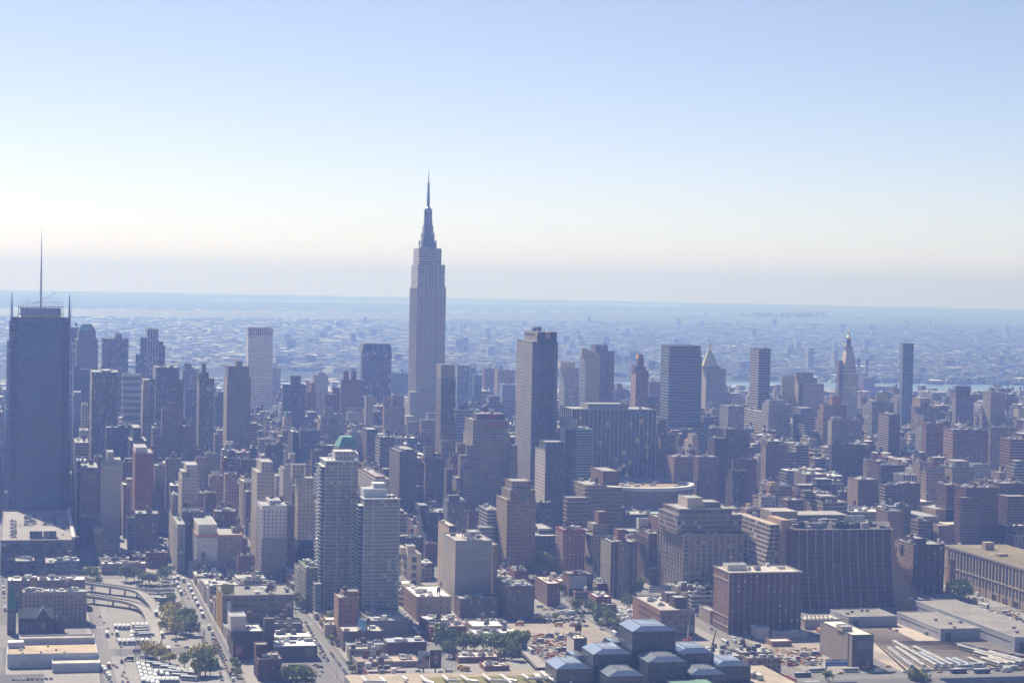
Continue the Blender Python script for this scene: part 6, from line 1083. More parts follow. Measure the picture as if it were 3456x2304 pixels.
# viaduct parapet along the bottom right, with girder and piers
v = thing('road_viaduct', (1000, 1399, 0), 'avenue viaduct edge with girder and railings at the bottom right', 'bridge')
m = MB(); m.box(HX0 + .1, HX1 - .1, HY1 - 1.2, HY1 - .02, -2.6, 1.0, (.20, .24, .30), 'concrete', bottom=True); m.build('girder', v)
for i in range(14): m = MB(); x = HX0 + 14 + i * 16; m.box(x, x + 1.8, HY1 - 5, HY1 - 3.2, -9, -2.7, (.2, .2, .22), 'concrete'); m.build('pier', v)
m = MB()
for i in range(90): x = HX0 + 2 + i * 3; m.bar((x, HY1 - .6, 1.0), (x, HY1 - .6, 1.9), .15, (.35, .36, .38))
m.bar((HX0 + 1, HY1 - .6, 1.9), (HX0 + 270, HY1 - .6, 1.9), .15, (.35, .36, .38)); m.build('railing', v)
m = MB(); m.box(HX0 + 1, HX0 + 300, 1431, 1431.5, .01, 1.1, (.45, .44, .42), 'concrete'); tag(m.build('barrier_wall', loc=(0, 0, 0)), 'low concrete barrier between viaduct buses and the rail yard', 'wall')
# ------------------------------------------------ ramps of the tunnel plaza
def ramp(label, pts, w, z, wallh=1.0, piers=True, col=(.40, .37, .34)):
    P = [Vector((*gnd(t, x, y, zz_), zz_)) for t, x, y, zz_ in pts]
    Q = []
    for i in range(len(P) - 1):
        p0 = P[max(i - 1, 0)]; p1, p2 = P[i], P[i + 1]; p3 = P[min(i + 2, len(P) - 1)]
        for k in range(5): t = k / 5; Q.append(.5 * ((2 * p1) + (p2 - p0) * t + (2 * p0 - 5 * p1 + 4 * p2 - p3) * t * t + (3 * p1 - p0 - 3 * p2 + p3) * t ** 3))
    Q.append(P[-1]); c = Q[len(Q) // 2]
    r = thing('elevated_ramp', (c.x, c.y, 0), label, 'ramp'); d = MB(); wl_, wr_ = MB(), MB(); E = []
    for i, q in enumerate(Q):
        t = (Q[min(i + 1, len(Q) - 1)] - Q[max(i - 1, 0)]); t.z = 0; t.normalize(); n = Vector((t.y, -t.x, 0)) * w / 2; E.append((q - n, q + n))
    for (a, b), (c_, e) in zip(E, E[1:]):
        d.face([tuple(a), tuple(b), tuple(e), tuple(c_)], (.30, .28, .26), 'asphalt'); dn = Vector((0, 0, -1.3))
        d.face([tuple(a + dn), tuple(a), tuple(c_), tuple(c_ + dn)], col, 'concrete'); d.face([tuple(b), tuple(b + dn), tuple(e + dn), tuple(e)], col, 'concrete'); d.face([tuple(b + dn), tuple(a + dn), tuple(c_ + dn), tuple(e + dn)], col, 'concrete')
        up = Vector((0, 0, wallh / 2 + .01)); wl_.bar(tuple(a + up), tuple(c_ + up), .3, col, 'concrete', wallh); wr_.bar(tuple(b + up), tuple(e + up), .3, col, 'concrete', wallh)
    d.build('deck', r); wl_.build('parapet', r); wr_.build('parapet', r)
    if piers:
        for q in Q[2::4]:
            if q.z > 2.5: m = MB(); m.cone(q.x, q.y, .8, .8, 0, q.z - 1.3, (.3, .28, .27), 'concrete', 8); m.build('pier', r)
    return r
ramp('curved upper ramp sweeping from the tenement round to the bus plaza', [('L1', 690, 755, 7), ('L1', 860, 778, 7), ('L1', 1010, 800, 6.5), ('L1', 1130, 830, 5.5), ('L1', 1190, 880, 4), ('L1', 1245, 940, 2.4), ('L1', 1272, 1000, 1.0), ('L1', 1285, 1080, .35)], 7.5, 7)
ramp('curved lower ramp hooking round the sunken bus lot', [('L1', 705, 860, 6), ('L1', 880, 885, 5.6), ('L1', 1050, 915, 5), ('L1', 1150, 955, 4.2), ('L1', 1205, 1020, 3), ('L1', 1235, 1110, 1.8), ('L1', 1262, 1190, 1.0), ('L1', 1250, 1250, .5), ('L1', 1190, 1285, .3)], 7.5, 6)
ramp('straight ramp climbing between the trees and the yellow framed loft', [('L1', 1100, 800, 3), ('L1', 1250, 818, 3), ('L1', 1400, 812, 2.5)], 6, 3)
ramp('pale curved ramp rising to the bus terminal roof', [('L1', 352, 690, 3), ('L1', 335, 610, 8), ('L1', 350, 560, 12), ('L1', 400, 525, 16), ('L1', 445, 500, 19)], 9, 10)
ramp('steel ramp bridge left of the lone street tree, bottom centre', [('L3', -60, 1160, 4), ('L3', 60, 1265, 4), ('L3', 150, 1340, 4), ('L3', 250, 1440, 4)], 9, 4, col=(.33, .28, .25))
# ------------------------------------------------ bus terminal with rooftop parking
zD = 31; bt_ = thing('bus_terminal', (0, 2110, 0), 'bus terminal with steel trusses and a rooftop car park below the masted tower', 'bus terminal')
m = MB(); m.box(-19, 48, 1990, 2242, 0, zD, (.12, .10, .10), 'facade', win=(.8, .4, 0), bay=6, fh=6, top=(.27, .25, .235), topmat='asphalt'); m.build('wall', bt_)
m = MB(); ring(m, -19, 48, 1990, 2242, zD, zD + 1.4, .5, (.24, .20, .22), 'concrete', .3); m.build('parapet', bt_)
for i in range(4):
    m = MB(); x = -19 + i * 16.6; m.bar((x, 1989, 14), (x + 8.3, 1989, zD - 1), .9, (.20, .17, .17)); m.bar((x + 8.3, 1989, zD - 1), (x + 16.6, 1989, 14), .9, (.20, .17, .17)); m.bar((x, 1989, 14), (x + 16.6, 1989, 14), .9, (.2, .17, .17)); m.bar((x, 1989, zD - 1), (x + 16.6, 1989, zD - 1), .9, (.2, .17, .17)); m.build('steel_truss', bt_)
m = MB(); m.bar((46.5, 1992, zD + 2.5), (46.5, 2240, zD + 2.5), 3.2, (.50, .47, .48), 'concrete', 2.4); m.build('side_gallery', bt_)
p, q = gnd('L1', 235, 400, zD), gnd('L1', 460, 400, zD)
for i in (0, 1): m = MB(); w = (q[0] - p[0]) / 2; m.box(p[0] + i * w + .5, p[0] + (i + 1) * w - .5, p[1], p[1] + 14, zD + .02, zD + 7, (.11, .10, .10), 'facade', win=(.6, .7, 0), bay=3, fh=6, top=(.30, .29, .27)); m.build('roof_house', bt_)
rt_, _r = building('low_building', 'terminal wing', 'dark terminal wing cut by the left edge below the masted tower', -135, -36, 1990, 2240, 27, (.07, .065, .075), 'N', roof=(.12, .12, .13)); FOOT.append((-135, -36, 1990, 2240))
landmark(bt_, 'bus terminal with rooftop parking', -19, 48, 1990, 2242, zD, 20, 258, tl('L1', 0, 180)[1], yv=1860)
# ------------------------------------------------ glass convention hall
jv = thing('convention_hall', (400, 1330, 0), 'dark glass hall of stepped cubes with roofs tinted like reflected sky, bottom centre', 'exhibition hall')
def jblock(x0, y0, w, d, z, zb):
    c = 3.6; gl = (.035, .05, .05); m = MB(); m.box(x0, x0 + w, y0, y0 + d, zb, z - c, gl, win=(.9, .88, .05), bay=1.6, fh=1.6, cap_=0) if False else m.prism([(x0, y0), (x0 + w, y0), (x0 + w, y0 + d), (x0, y0 + d)], zb, z - c, gl, win=(.9, .88, .04), bay=1.6, fh=1.6); m.build('glass_block', jv)
    m = MB(); A = [(x0, y0), (x0 + w, y0), (x0 + w, y0 + d), (x0, y0 + d)]; B = [(x0 + 6.5, y0 + 1.2), (x0 + w - 6.5, y0 + 1.2), (x0 + w - 6.5, y0 + d - c), (x0 + 6.5, y0 + d - c)]
    sb = (.46, .52, .60)  # blue of the reflected sky put into the roof glass tint
    m.prism(A, z - c + .005, z, sb, mat='skyglass', poly2=B, cap=False); cx, cy = x0 + w / 2, y0 + d / 2
    m.face([(B[0][0], B[0][1], z), (B[1][0], B[1][1], z), (cx, cy, z + .8)], (.50, .54, .59), 'skyglass'); m.face([(B[1][0], B[1][1], z), (B[2][0], B[2][1], z), (cx, cy, z + .8)], (.47, .52, .58), 'skyglass')
    m.face([(B[2][0], B[2][1], z), (B[3][0], B[3][1], z), (cx, cy, z + .8)], (.48, .52, .58), 'skyglass'); m.face([(B[3][0], B[3][1], z), (B[0][0], B[0][1], z), (cx, cy, z + .8)], (.46, .50, .57), 'skyglass'); m.build('bevelled_roof', jv)
    m = MB()
    for i in range(14): x = B[0][0] + (B[1][0] - B[0][0]) * i / 13; m.bar((x, B[0][1] + .6, z), (x, B[0][1] + .6, z + .9), .12, (.1, .1, .11))
    m.bar((B[0][0], B[0][1] + .6, z + .9), (B[1][0], B[1][1] + .6, z + .9), .14, (.1, .1, .11)); m.bar((B[0][0] + .3, B[0][1], z + .3), (B[3][0] + .3, B[3][1], z + .3), .35, (.25, .24, .24)); m.build('roof_rail', jv)
def jpx(t, xl, xr, y, Y, z=None): a, zq = atY(t, xl, y, Y); b, _ = atY(t, xr, y, Y); return a, b - a, zq
q = 1 / 4.594; T1 = lambda x, y: (1728 + x * q, 2050 + y * q); T2 = lambda x, y: (2240 + x * q, 2050 + y * q)
def jb(p1, p2, Y, d, zb):
    a, z = atY('F', *p1, Y); b, _ = atY('F', *p2, Y); w = b - a; jblock(a, Y, w, d, z + 1.0, zb)
jb(T1(1870, 310), T2(190, 300), 1345, 34, 10); jb(T1(1262, 665), T1(1860, 665), 1338, 30, 10); jb(T1(690, 890), T1(1245, 890), 1332, 30, 8); jb(T2(205, 650), T2(780, 650), 1336, 30, 8); jb(T2(790, 850), T2(1350, 850), 1328, 28, 8)
jb(T1(2110, 785), T2(360, 775), 1316, 26, 8); jb(T1(1490, 1003), T1(2060, 995), 1310, 26, 8); jb(T2(400, 980), T2(970, 975), 1312, 26, 8)
jb(T1(1545, 560), T1(1700, 560), 1368, 24, 5); jb(T1(950, 770), T1(1105, 770), 1362, 24, 5)
zl_ = 15; m = MB(); lx, _ = gnd('L2', 745, 1540, zl_); m.box(lx, 503, 1150, 1388, 0, zl_, (.30, .28, .26), 'concrete', top=(.33, .28, .22), topmat='earth'); m.build('podium', jv)
m = MB(); a, b = gnd('L2', 1400, 1530, zl_)[0], gnd('L3', 250, 1500, zl_)[0]; m.face([(a, 1335, zl_ + .05), (b, 1335, zl_ + .05), (b, 1372, zl_ + .05), (a, 1372, zl_ + .05)], (.20, .18, .075), 'earth'); m.build('sedum_lawn', jv)
g1_ = gnd('L3', 1100, 1490, 22); m = MB(); A = gnd('L3', 1180, 1500, 22); Bq = gnd('L3', 1430, 1495, 22); m.box(A[0], Bq[0] + 6, 1262, min(A[1], 1308), 8, 22, (.10, .12, .12), 'facade', top=(.13, .25, .19)); m.prism([(A[0] - 7, 1262), (A[0] - .05, 1262), (A[0] - .05, 1308), (A[0] - 7, 1308)], 14, 18, (.46, .52, .60), mat='skyglass', poly2=[(A[0] - .1, 1262), (A[0] - .05, 1262), (A[0] - .05, 1308), (A[0] - .1, 1308)]); m.build('green_roof_block', jv)
def duct(pts, z=17.5, r=.95):
    m = MB(); m.tube([(*gnd(t, x, y, z), z) for t, x, y in pts], r, (.62, .62, .64), 'paint', 8); m.build('white_duct', jv)
duct([('L2', 858, 1520), ('L2', 895, 1552), ('L2', 1052, 1556)]); duct([('L2', 1005, 1520), ('L2', 1052, 1560)]); duct([('L2', 1190, 1516), ('L2', 1225, 1540)]); duct([('L2', 1335, 1512), ('L2', 1380, 1552), ('L2', 1440, 1568)]); duct([('L2', 1512, 1508), ('L2', 1560, 1545), ('L2', 1650, 1548)])
duct([('L2', 1658, 1505), ('L2', 1720, 1545), ('L2', 1800, 1556)]); duct([('L2', 1838, 1500), ('L2', 1900, 1545), ('L2', 2040, 1550), ('L2', 2071, 1568)]); duct([('L2', 1980, 1500), ('L2', 2040, 1540), ('L3', 40, 1552)])
duct([('L3', 85, 1500), ('L3', 135, 1530), ('L3', 300, 1528), ('L3', 380, 1560)]); duct([('L3', 238, 1475), ('L3', 300, 1520), ('L3', 430, 1535), ('L3', 480, 1562)])
for i, (x, y) in enumerate(((215, 1555), (285, 1550), (445, 1535), (512, 1545), (585, 1535), (650, 1550), (1770, 1530), (1815, 1535), (1885, 1525), (1960, 1530), (2010, 1545))):
    p = gnd('L3', x, y, zl_); m = MB(); m.box(p[0] - 2, p[0] + 2.2, p[1], p[1] + 11, zl_ + .02, zl_ + 3.6, (.40, .40, .40), 'metal', top=(.45, .45, .44)); m.build('rooftop_unit', jv)
landmark(jv, 'dark glass exhibition hall with blue bevelled roofs', lx, 505, 1150, 1399, 50, 1830, 2560, 2095, yv=2300)
H(B_, 'white panel box', 'white panelled box building beside the dark glass exhibition hall', 'L3', 448, 502, 606, 1216, 1400, (.10, .10, .11), 'K', D=20, colN=(.58, .58, .58), roof=(.68, .64, .56), units=1, cap=False)
# fence strip
m = MB(); m.box(215, 380, 1391, 1391.4, 0, 2.4, (.42, .14, .08), 'paint'); tag(m.build('site_fence', loc=(0, 0, 0)), 'rust red hoarding fence behind the lawn roof', 'fence')
m = MB(); m.bar((*gnd('L4', -60, 1450), 1.2), (*gnd('L4', 230, 1562), 1.2), .5, (.42, .13, .08), 'paint', 2.4); tag(m.build('site_fence', loc=(0, 0, 0)), 'long red fence slanting to the bottom edge near the articulated buses', 'fence')
# ------------------------------------------------ billboards and signs
def billboard(label, t, xa, xb, yt, yb_, Y, cols, post=True, z0=0., back=.8, frame=(.2, .2, .2)):
    a, zt = atY(t, xa, yt, Y); b, _ = atY(t, xb, yt, Y); _, zb = atY(t, xa, yb_, Y)
    r = thing('billboard', ((a + b) / 2, Y, z0), label, 'billboard'); m = MB(); m.box(a, b, Y, Y + back, zb, zt, frame, 'paint', bottom=True); m.build('frame', r)
    m = MB(); n = len(cols)
    for i, (u0, u1, v0, v1, c) in enumerate(cols): m.box(a + (b - a) * u0, a + (b - a) * u1, Y - .1 - i * .02, Y - .003, zb + (zt - zb) * v0, zb + (zt - zb) * v1, c, 'paint', bottom=True)
    m.build('poster', r)
    if post:
        m = MB(); x = (a + b) / 2 if post is True else a + (b - a) * post; m.box(x - .5, x + .5, Y + .1, Y + .7, z0, zb - .01, (.12, .12, .13), 'paint'); m.build('post', r)
    return r, a, b, zb, zt
r, a, b, zb, zt = billboard('white and blue roadside billboard in front of the dark metal box', 'L4', 468, 645, 1373, 1432, 1406, [(.01, .99, .52, .98, (.55, .56, .66)), (.01, .99, .02, .52, (.06, .14, .50))], post=.04)
text_on(r, 'lettering', 'llllllll..', (a + b) / 2, 1405.8, zb + (zt - zb) * .74, 1.5, (.15, .16, .25), (b - a) * .4) if False else None
m = MB()
for i in range(9): m.box(a + (b - a) * (.30 + i * .035), a + (b - a) * (.325 + i * .035), 1405.7, 1405.85, zb + (zt - zb) * .68, zb + (zt - zb) * (.84 if i % 3 else .9), (.16, .17, .28), 'paint')
for i in range(22): m.box(a + (b - a) * (.12 + i * .034), a + (b - a) * (.14 + i * .034), 1405.7, 1405.85, zb + (zt - zb) * .18, zb + (zt - zb) * (.32 if i % 4 else .38), (.45, .5, .7), 'paint')
m.build('lettering', r)
bz = lambda lab: None
billboard('tall twin poster board, left poster with a blurred portrait', 'L2', 1312, 1403, 1312, 1452, 1470, [(.0, 1, .78, 1, (.30, .36, .42)), (0, .45, .3, .78, (.30, .32, .42)), (0, .5, .3, .5, (.08, .1, .35)), (.35, 1, .28, .72, (.35, .2, .16)), (.6, 1, .5, .78, (.10, .07, .06)), (.1, .9, .12, .28, (.38, .35, .35)), (.15, .8, .17, .21, (.5, .2, .15))], z0=0)
billboard('tall twin poster board, right dark poster with a pale dancer', 'L2', 1408, 1500, 1300, 1450, 1468, [(0, 1, 0, 1, (.05, .035, .035)), (.42, .60, .72, .86, (.32, .2, .17)), (.30, .76, .50, .70, (.33, .22, .19)), (.34, .44, .36, .52, (.33, .22, .19)), (.62, .72, .36, .52, (.33, .22, .19)), (.36, .70, .22, .50, (.13, .13, .07)), (.38, .68, .33, .37, (.5, .48, .45))])
billboard('folded roof billboard with a white page and red figures above the grey shop', 'L2', 860, 990, 1305, 1395, 1485, [(0, 1, 0, 1, (.13, .05, .04)), (.46, 1, .05, 1, (.45, .46, .50)), (.16, .44, .25, .70, (.36, .08, .06)), (.03, .3, .1, .35, (.3, .3, .3)), (.62, .70, .35, .5, (.2, .2, .24)), (.72, .84, .38, .52, (.2, .2, .24))], post=.1)
rr_ = thing('billboard', (gnd('L2', 890, 1310)[0], 1560, 0), 'blue billboard on a tall post above the dark roofs, seen at an angle', 'billboard')
y = 1560; x_, zt = atY('L2', 890, 1065, y); _, zb = atY('L2', 890, 1150, y)
m = MB(); m.face([(x_ - 4, y + 14, zb), (x_, y, zb), (x_, y, zt), (x_ - 4, y + 14, zt)], (.10, .32, .62), 'paint'); m.face([(x_ - 3.2, y + 11, zb + 2), (x_ - 2.2, y + 8, zb + 2), (x_ - 2.2, y + 8, zt - 2), (x_ - 3.2, y + 11, zt - 2)], (.2, .1, .08), 'paint'); m.v = m.v; m.build('poster', rr_)
m = MB(); m.face([(x_ + .3, y, zb - .3), (x_ + 3.5, y + 14, zb - .3), (x_ + 3.5, y + 14, zt), (x_ + .3, y, zt)], (.10, .09, .09), 'paint'); m.prism([(x_ - 3.6, y + 13), (x_ + .25, y + .1), (x_ + 3.3, y + 13)], zb, zt, (.15, .14, .14), mat='paint'); m.build('frame', rr_)
m = MB(); m.cone(x_, y + 8, 1, 1, 0, zb - .35, (.08, .08, .08), 'paint', 10); m.build('post', rr_)
yy = yb['y0'] + 4; a, zt = atY('L1', 1792, 770, yy); b, _ = atY('L1', 1895, 780, yy); _, zb = atY('L1', 1792, 832, yy); r = thing('billboard', ((a + b) / 2, yy, yb['zt']), 'blank mustard billboard on the roof of the yellow framed loft', 'billboard'); m = MB(); m.box(a, b, yy, yy + .6, zb, zt, (.30, .28, .09), 'paint', bottom=True); m.build('poster', r)
m = MB()
for i in range(8): x = a + (b - a) * i / 7; m.bar((x, yy + .3, yb['zt']), (x, yy + .3, zb), .3, (.1, .1, .1)); m.bar((x, yy + 5, yb['zt']), (x, yy + .7, zt - 1), .25, (.1, .1, .1))
m.build('frame', r)
# golden arches pole sign
p = gnd('L3', 1500, 975); xs, zt = atY('L3', 1475, 862, p[1]); xe, _ = atY('L3', 1527, 862, p[1]); _, zb = atY('L3', 1475, 905, p[1]); _, zr = atY('L3', 1475, 925, p[1])
r = thing('pole_sign', (p[0], p[1], 0), 'yellow double arch on a red tray, pole sign left of the dark brick warehouse', 'sign'); m = MB(); w = (xe - xs) / 2
for i in (0, 1):
    c = xs + w * (i + .5); P = [(c + w * .5 * cos(pi - pi * k / 14) * (1 if True else 1), zb + (zt - zb) * sin(pi * k / 14) ** .75) for k in range(15)]
    for (x1, z1), (x2, z2) in zip(P, P[1:]): m.bar((x1, p[1], z1), (x2, p[1], z2), .95, (.62, .42, .05), 'paint')
m.build('arches', r); m = MB(); m.box(xs - .6, xe + .6, p[1] - .5, p[1] + .5, zr, zb - .02, (.45, .07, .04), 'paint', bottom=True); m.build('tray', r); m = MB(); m.cone(p[0], p[1], .5, .5, 0, zr - .02, (.3, .3, .3), 'paint', 8); m.build('post', r)
billboard('brown framed board standing between arch sign and dark brick warehouse', 'L3', 1556, 1628, 908, 985, 1712, [(.06, .94, .05, .95, (.15, .11, .10))], frame=(.3, .28, .27))
# solar-like billboard back
y = 1760; a, zt = atY('L3', 1116, 780, y); b, _ = atY('L3', 1288, 785, y); _, zb = atY('L3', 1116, 835, y); r = thing('panel_rack', ((a + b) / 2, y, 0), 'blue grey panel rack on stilts behind the mural warehouse', 'panel rack')
m = MB()
for i in range(8):
    for j in range(3): x = a + (b - a) * i / 8; z = zb + (zt - zb) * j / 3; m.box(x, x + (b - a) / 8 - .3, y, y + .4, z, z + (zt - zb) / 3 - .3, (.20, .22, .28), 'paint', bottom=True)
m.build('panel', r); m = MB()
for i in range(9): x = a + (b - a) * i / 8; m.bar((x, y + .8, 0), (x, y + .8, zt), .4, (.25, .25, .28))
m.build('stilts', r)
# cranes
def crane(label, t, x, y, x2, y2, col, colB):
    p = gnd(t, x, y); q = atY(t, x2, y2, p[1]); r = thing('mobile_crane', (p[0], p[1], 0), label, 'crane'); m = MB(); m.box(p[0] - 3.5, p[0] + 3.5, p[1] - 1.4, p[1] + 1.4, .8, 2.2, colB, 'paint', bottom=True); m.box(p[0] + .8, p[0] + 3.2, p[1] - 1.3, p[1] + 1.3, 2.21, 3.6, colB, 'paint'); m.build('body', r)
    for s in (-2.4, 0, 2.4):
        for u in (-1.3, 1.3): m = MB(); A = [(p[0] + s + .6 * cos(k * pi / 5), .6 + .6 * sin(k * pi / 5)) for k in range(10)]; m.face([(xx1, p[1] + u, zz1) for xx1, zz1 in A], (.02, .02, .02), 'paint'); m.face([(xx1, p[1] + u * .75, zz1) for xx1, zz1 in A[::-1]], (.02, .02, .02), 'paint'); m.build('wheel', r)
    m = MB(); mid = (p[0] + (q[0] - p[0]) * .45, p[1], 2.5 + (q[1] - 2.5) * .45); m.bar((p[0], p[1], 2.3), mid, 1.0, col); m.bar(mid, (q[0], p[1], q[1]), .65, tuple(c * .5 for c in col)); m.build('boom', r)
crane('mobile crane with tall pale boom before the mural warehouse', 'L3', 1418, 1235, 1445, 965, (.4, .38, .36), (.45, .1, .05)); crane('crane with a thin dark boom beside the exhibition hall', 'L3', 1620, 1285, 1652, 1135, (.08, .07, .07), (.3, .25, .2)); crane('orange boom lift standing against the dark metal box', 'L4', 790, 1450, 845, 1310, (.45, .35, .25), (.5, .2, .04))
# lattice masts of the plaza
for lab, x, y, yt in (('lattice mast at the right side of the bus plaza', 1648, 1310, 1140), ('grey lattice mast above the lower bus lot', 1107, 1395, 1150)):
    p = gnd('L1', x, y); z = atY('L1', x, yt, p[1])[1]; r = MB()
    for a_, b_ in ((-1, -1), (1, -1), (1, 1), (-1, 1)): r.bar((p[0] + a_ * 1.3, p[1] + b_ * 1.3, 0), (p[0] + a_ * .5, p[1] + b_ * .5, z), .35, (.30, .28, .27))
    for k in range(8):
        z0, z1 = z * k / 8, z * (k + 1) / 8; w0, w1 = 1.3 - .8 * k / 8, 1.3 - .8 * (k + 1) / 8
        r.bar((p[0] - w0, p[1] - w0, z0), (p[0] + w1, p[1] - w1, z1), .2, (.3, .28, .27)); r.bar((p[0] + w0, p[1] - w0, z0), (p[0] - w1, p[1] - w1, z1), .2, (.3, .28, .27))
    tag(r.build('lattice_mast', loc=(p[0], p[1], 0)), lab, 'mast')
# ------------------------------------------------ vehicles: built once per kind and colour, then copied with their parts
VP = {}
def wheel_mb(xs, ys, r=.34):
    out = []
    for x in xs:
        for y in ys:
            m = MB(); A = [(y + r * cos(k * pi / 4), r + .02 + r * sin(k * pi / 4)) for k in range(8)]; m.prism([(0, 0)], 0, 0, (0, 0, 0)) if False else None
            m.face([(x + .12, a, b) for a, b in A], (.02, .02, .02), 'paint'); m.face([(x - .12, a, b) for a, b in A[::-1]], (.02, .02, .02), 'paint')
            for (a, b), (c, d) in zip(A, A[1:] + A[:1]): m.face([(x - .12, a, b), (x - .12, c, d), (x + .12, c, d), (x + .12, a, b)], (.02, .02, .02), 'paint')
            out.append(m)
    return out
def vehicle(kind, col):
    key = (kind, col)
    if key in VP: return VP[key]
    t = bpy.data.objects.new({'car': 'parked_car', 'taxi': 'taxi', 'van': 'van', 'bus': 'bus', 'truck': 'box_truck'}[kind], None); COL.objects.link(t); t.location = (0, 0, 0)
    if kind in ('car', 'taxi'):
        m = MB(); s = [(-2.25, .35), (2.25, .35), (2.3, .7), (1.2, .92), (-1.9, .95), (-2.25, .8)]
        for sx in (-.9, .9): m.face([(sx, a, b) for a, b in (s if sx > 0 else s[::-1])], col, 'paint')
        for (a, b), (c, d) in zip(s, s[1:] + s[:1]): m.face([(-.9, a, b), (-.9, c, d), (.9, c, d), (.9, a, b)], col, 'paint')
        m.build('body', t)
        m = MB(); m.prism([(-.82, -1.7), (.82, -1.7), (.82, 1.0), (-.82, 1.0)], .93, 1.38, (.04, .05, .06), mat='glazing', poly2=[(-.66, -1.2), (.66, -1.2), (.66, .35), (-.66, .35)], cap=False); m.face([(-.66, -1.2, 1.38), (.66, -1.2, 1.38), (.66, .35, 1.38), (-.66, .35, 1.38)], col, 'paint'); m.build('cabin', t)
        if kind == 'taxi': m = MB(); m.box(-.3, .3, -.5, -.2, 1.39, 1.6, (.6, .6, .55), 'paint'); m.build('roof_light', t)
    elif kind == 'van':
        m = MB(); m.box(-.98, .98, -2.8, 1.5, .35, 2.3, col, 'paint'); m.prism([(-.98, 1.51), (.98, 1.51), (.98, 2.8), (-.98, 2.8)], .35, 1.3, col, mat='paint'); m.build('body', t)
        m = MB(); m.prism([(-.9, 1.52), (.9, 1.52), (.9, 2.5), (-.9, 2.5)], 1.31, 2.15, (.04, .05, .06), mat='glazing', poly2=[(-.85, 1.52), (.85, 1.52), (.85, 1.9), (-.85, 1.9)]); m.build('windscreen', t)
    elif kind == 'bus':
        m = MB(); m.box(-1.27, 1.27, -6, 6, .35, 3.1, col, 'paint', bottom=True); m.prism([(-1.27, -6), (1.27, -6), (1.27, 6), (-1.27, 6)], 3.101, 3.3, (.62, .62, .62), mat='paint', poly2=[(-1.0, -5.8), (1.0, -5.8), (1.0, 5.8), (-1.0, 5.8)]); m.build('body', t)
        m = MB(); m.box(-1.29, -1.275, -5.2, 5.6, 1.6, 2.6, (.03, .035, .04), 'glazing', bottom=True); m.box(1.275, 1.29, -5.2, 5.6, 1.6, 2.6, (.03, .035, .04), 'glazing', bottom=True); m.box(-1.15, 1.15, -6.03, -6.005, 1.2, 2.7, (.03, .035, .04), 'glazing', bottom=True); m.box(-1.15, 1.15, 6.005, 6.03, 1.3, 2.8, (.03, .035, .04), 'glazing', bottom=True); m.build('window_band', t)
        m = MB(); m.box(-.8, .8, -4.5, -2.2, 3.31, 3.55, (.5, .5, .5), 'paint'); m.build('roof_unit', t)
    elif kind == 'truck':
        m = MB(); m.box(-1.2, 1.2, -3.6, 1.6, .8, 3.4, col, 'paint', bottom=True, top=(.62, .62, .6), topmat='paint'); m.build('cargo_box', t)
        cc = col if col[0] > .3 else (.4, .4, .4); m = MB(); m.box(-1.1, 1.1, 1.62, 3.5, .5, 1.5, cc, 'paint', bottom=True); m.prism([(-1.1, 1.62), (1.1, 1.62), (1.1, 2.9), (-1.1, 2.9)], 1.501, 2.5, cc, mat='paint', poly2=[(-1.05, 1.62), (1.05, 1.62), (1.05, 2.5), (-1.05, 2.5)]); m.build('cab', t)
        m = MB(); m.prism([(-.95, 2.85), (.95, 2.85), (.95, 2.93), (-.95, 2.93)], 1.55, 2.3, (.03, .035, .04), mat='glazing', poly2=[(-.9, 2.6), (.9, 2.6), (.9, 2.68), (-.9, 2.68)]); m.build('windscreen', t)
    r = .34 if kind in ('car', 'taxi', 'van') else .5; L_ = {'car': 1.4, 'taxi': 1.4, 'van': 1.9, 'bus': 3.7, 'truck': 2.4}[kind]; w = {'car': .85, 'taxi': .85, 'van': .92, 'bus': 1.2, 'truck': 1.1}[kind]
    for mm in wheel_mb((-w, w), (-L_, L_), r): mm.build('wheel', t)
    VP[key] = t; t['_used'] = 0; return t
WHT, BLK, SIL, RED, BLU, YEL, GRY, ORG = (.60, .60, .60), (.03, .03, .035), (.36, .37, .39), (.30, .04, .03), (.05, .09, .22), (.62, .36, .03), (.14, .145, .155), (.55, .20, .04)
CN = {WHT: 'white', BLK: 'black', SIL: 'silver', RED: 'red', BLU: 'blue', YEL: 'yellow', GRY: 'dark grey', ORG: 'orange'}
KN = {'car': 'car', 'taxi': 'taxi', 'van': 'van', 'bus': 'bus', 'truck': 'box truck'}
VEH = []
def put(kind, col, x, y, rz, where, z=.17):
    p = vehicle(kind, col)
    if not p['_used']: p['_used'] = 1; o = p; o.location = (x, y, z); o.rotation_euler = (0, 0, rz)
    else: o = dup(p, (x, y, z), rz)
    o['category'] = KN[kind]; VEH.append((o, CN[col] + ' ' + KN[kind], where, x, y)); return o
RC = random.Random(21)
def rc(): return RC.choice([WHT, WHT, BLK, SIL, SIL, GRY, GRY, BLU, RED, WHT])
def at(kind, col, t, x, y, where, rz=0., z=.17): p = gnd(t, x, y, z); put(kind, col, p[0], p[1], rz, where, z)
def row(t, xa, ya, xb, yb_, n, where, kinds=('car',), col=None, rz=0., z=.17, jit=.4, skip=0.):
    a, b = gnd(t, xa, ya, z), gnd(t, xb, yb_, z)
    for i in range(n):
        if RC.random() < skip: continue
        f_ = (i + .5) / n; k = RC.choice(kinds); c = col or (YEL if k == 'taxi' else WHT if k in ('bus', 'truck') else rc())
        put(k, c, a[0] + (b[0] - a[0]) * f_ + RC.uniform(-jit, jit) * .4, a[1] + (b[1] - a[1]) * f_ + RC.uniform(-jit, jit), rz, where, z)
PL = 'on the tunnel plaza street'; 
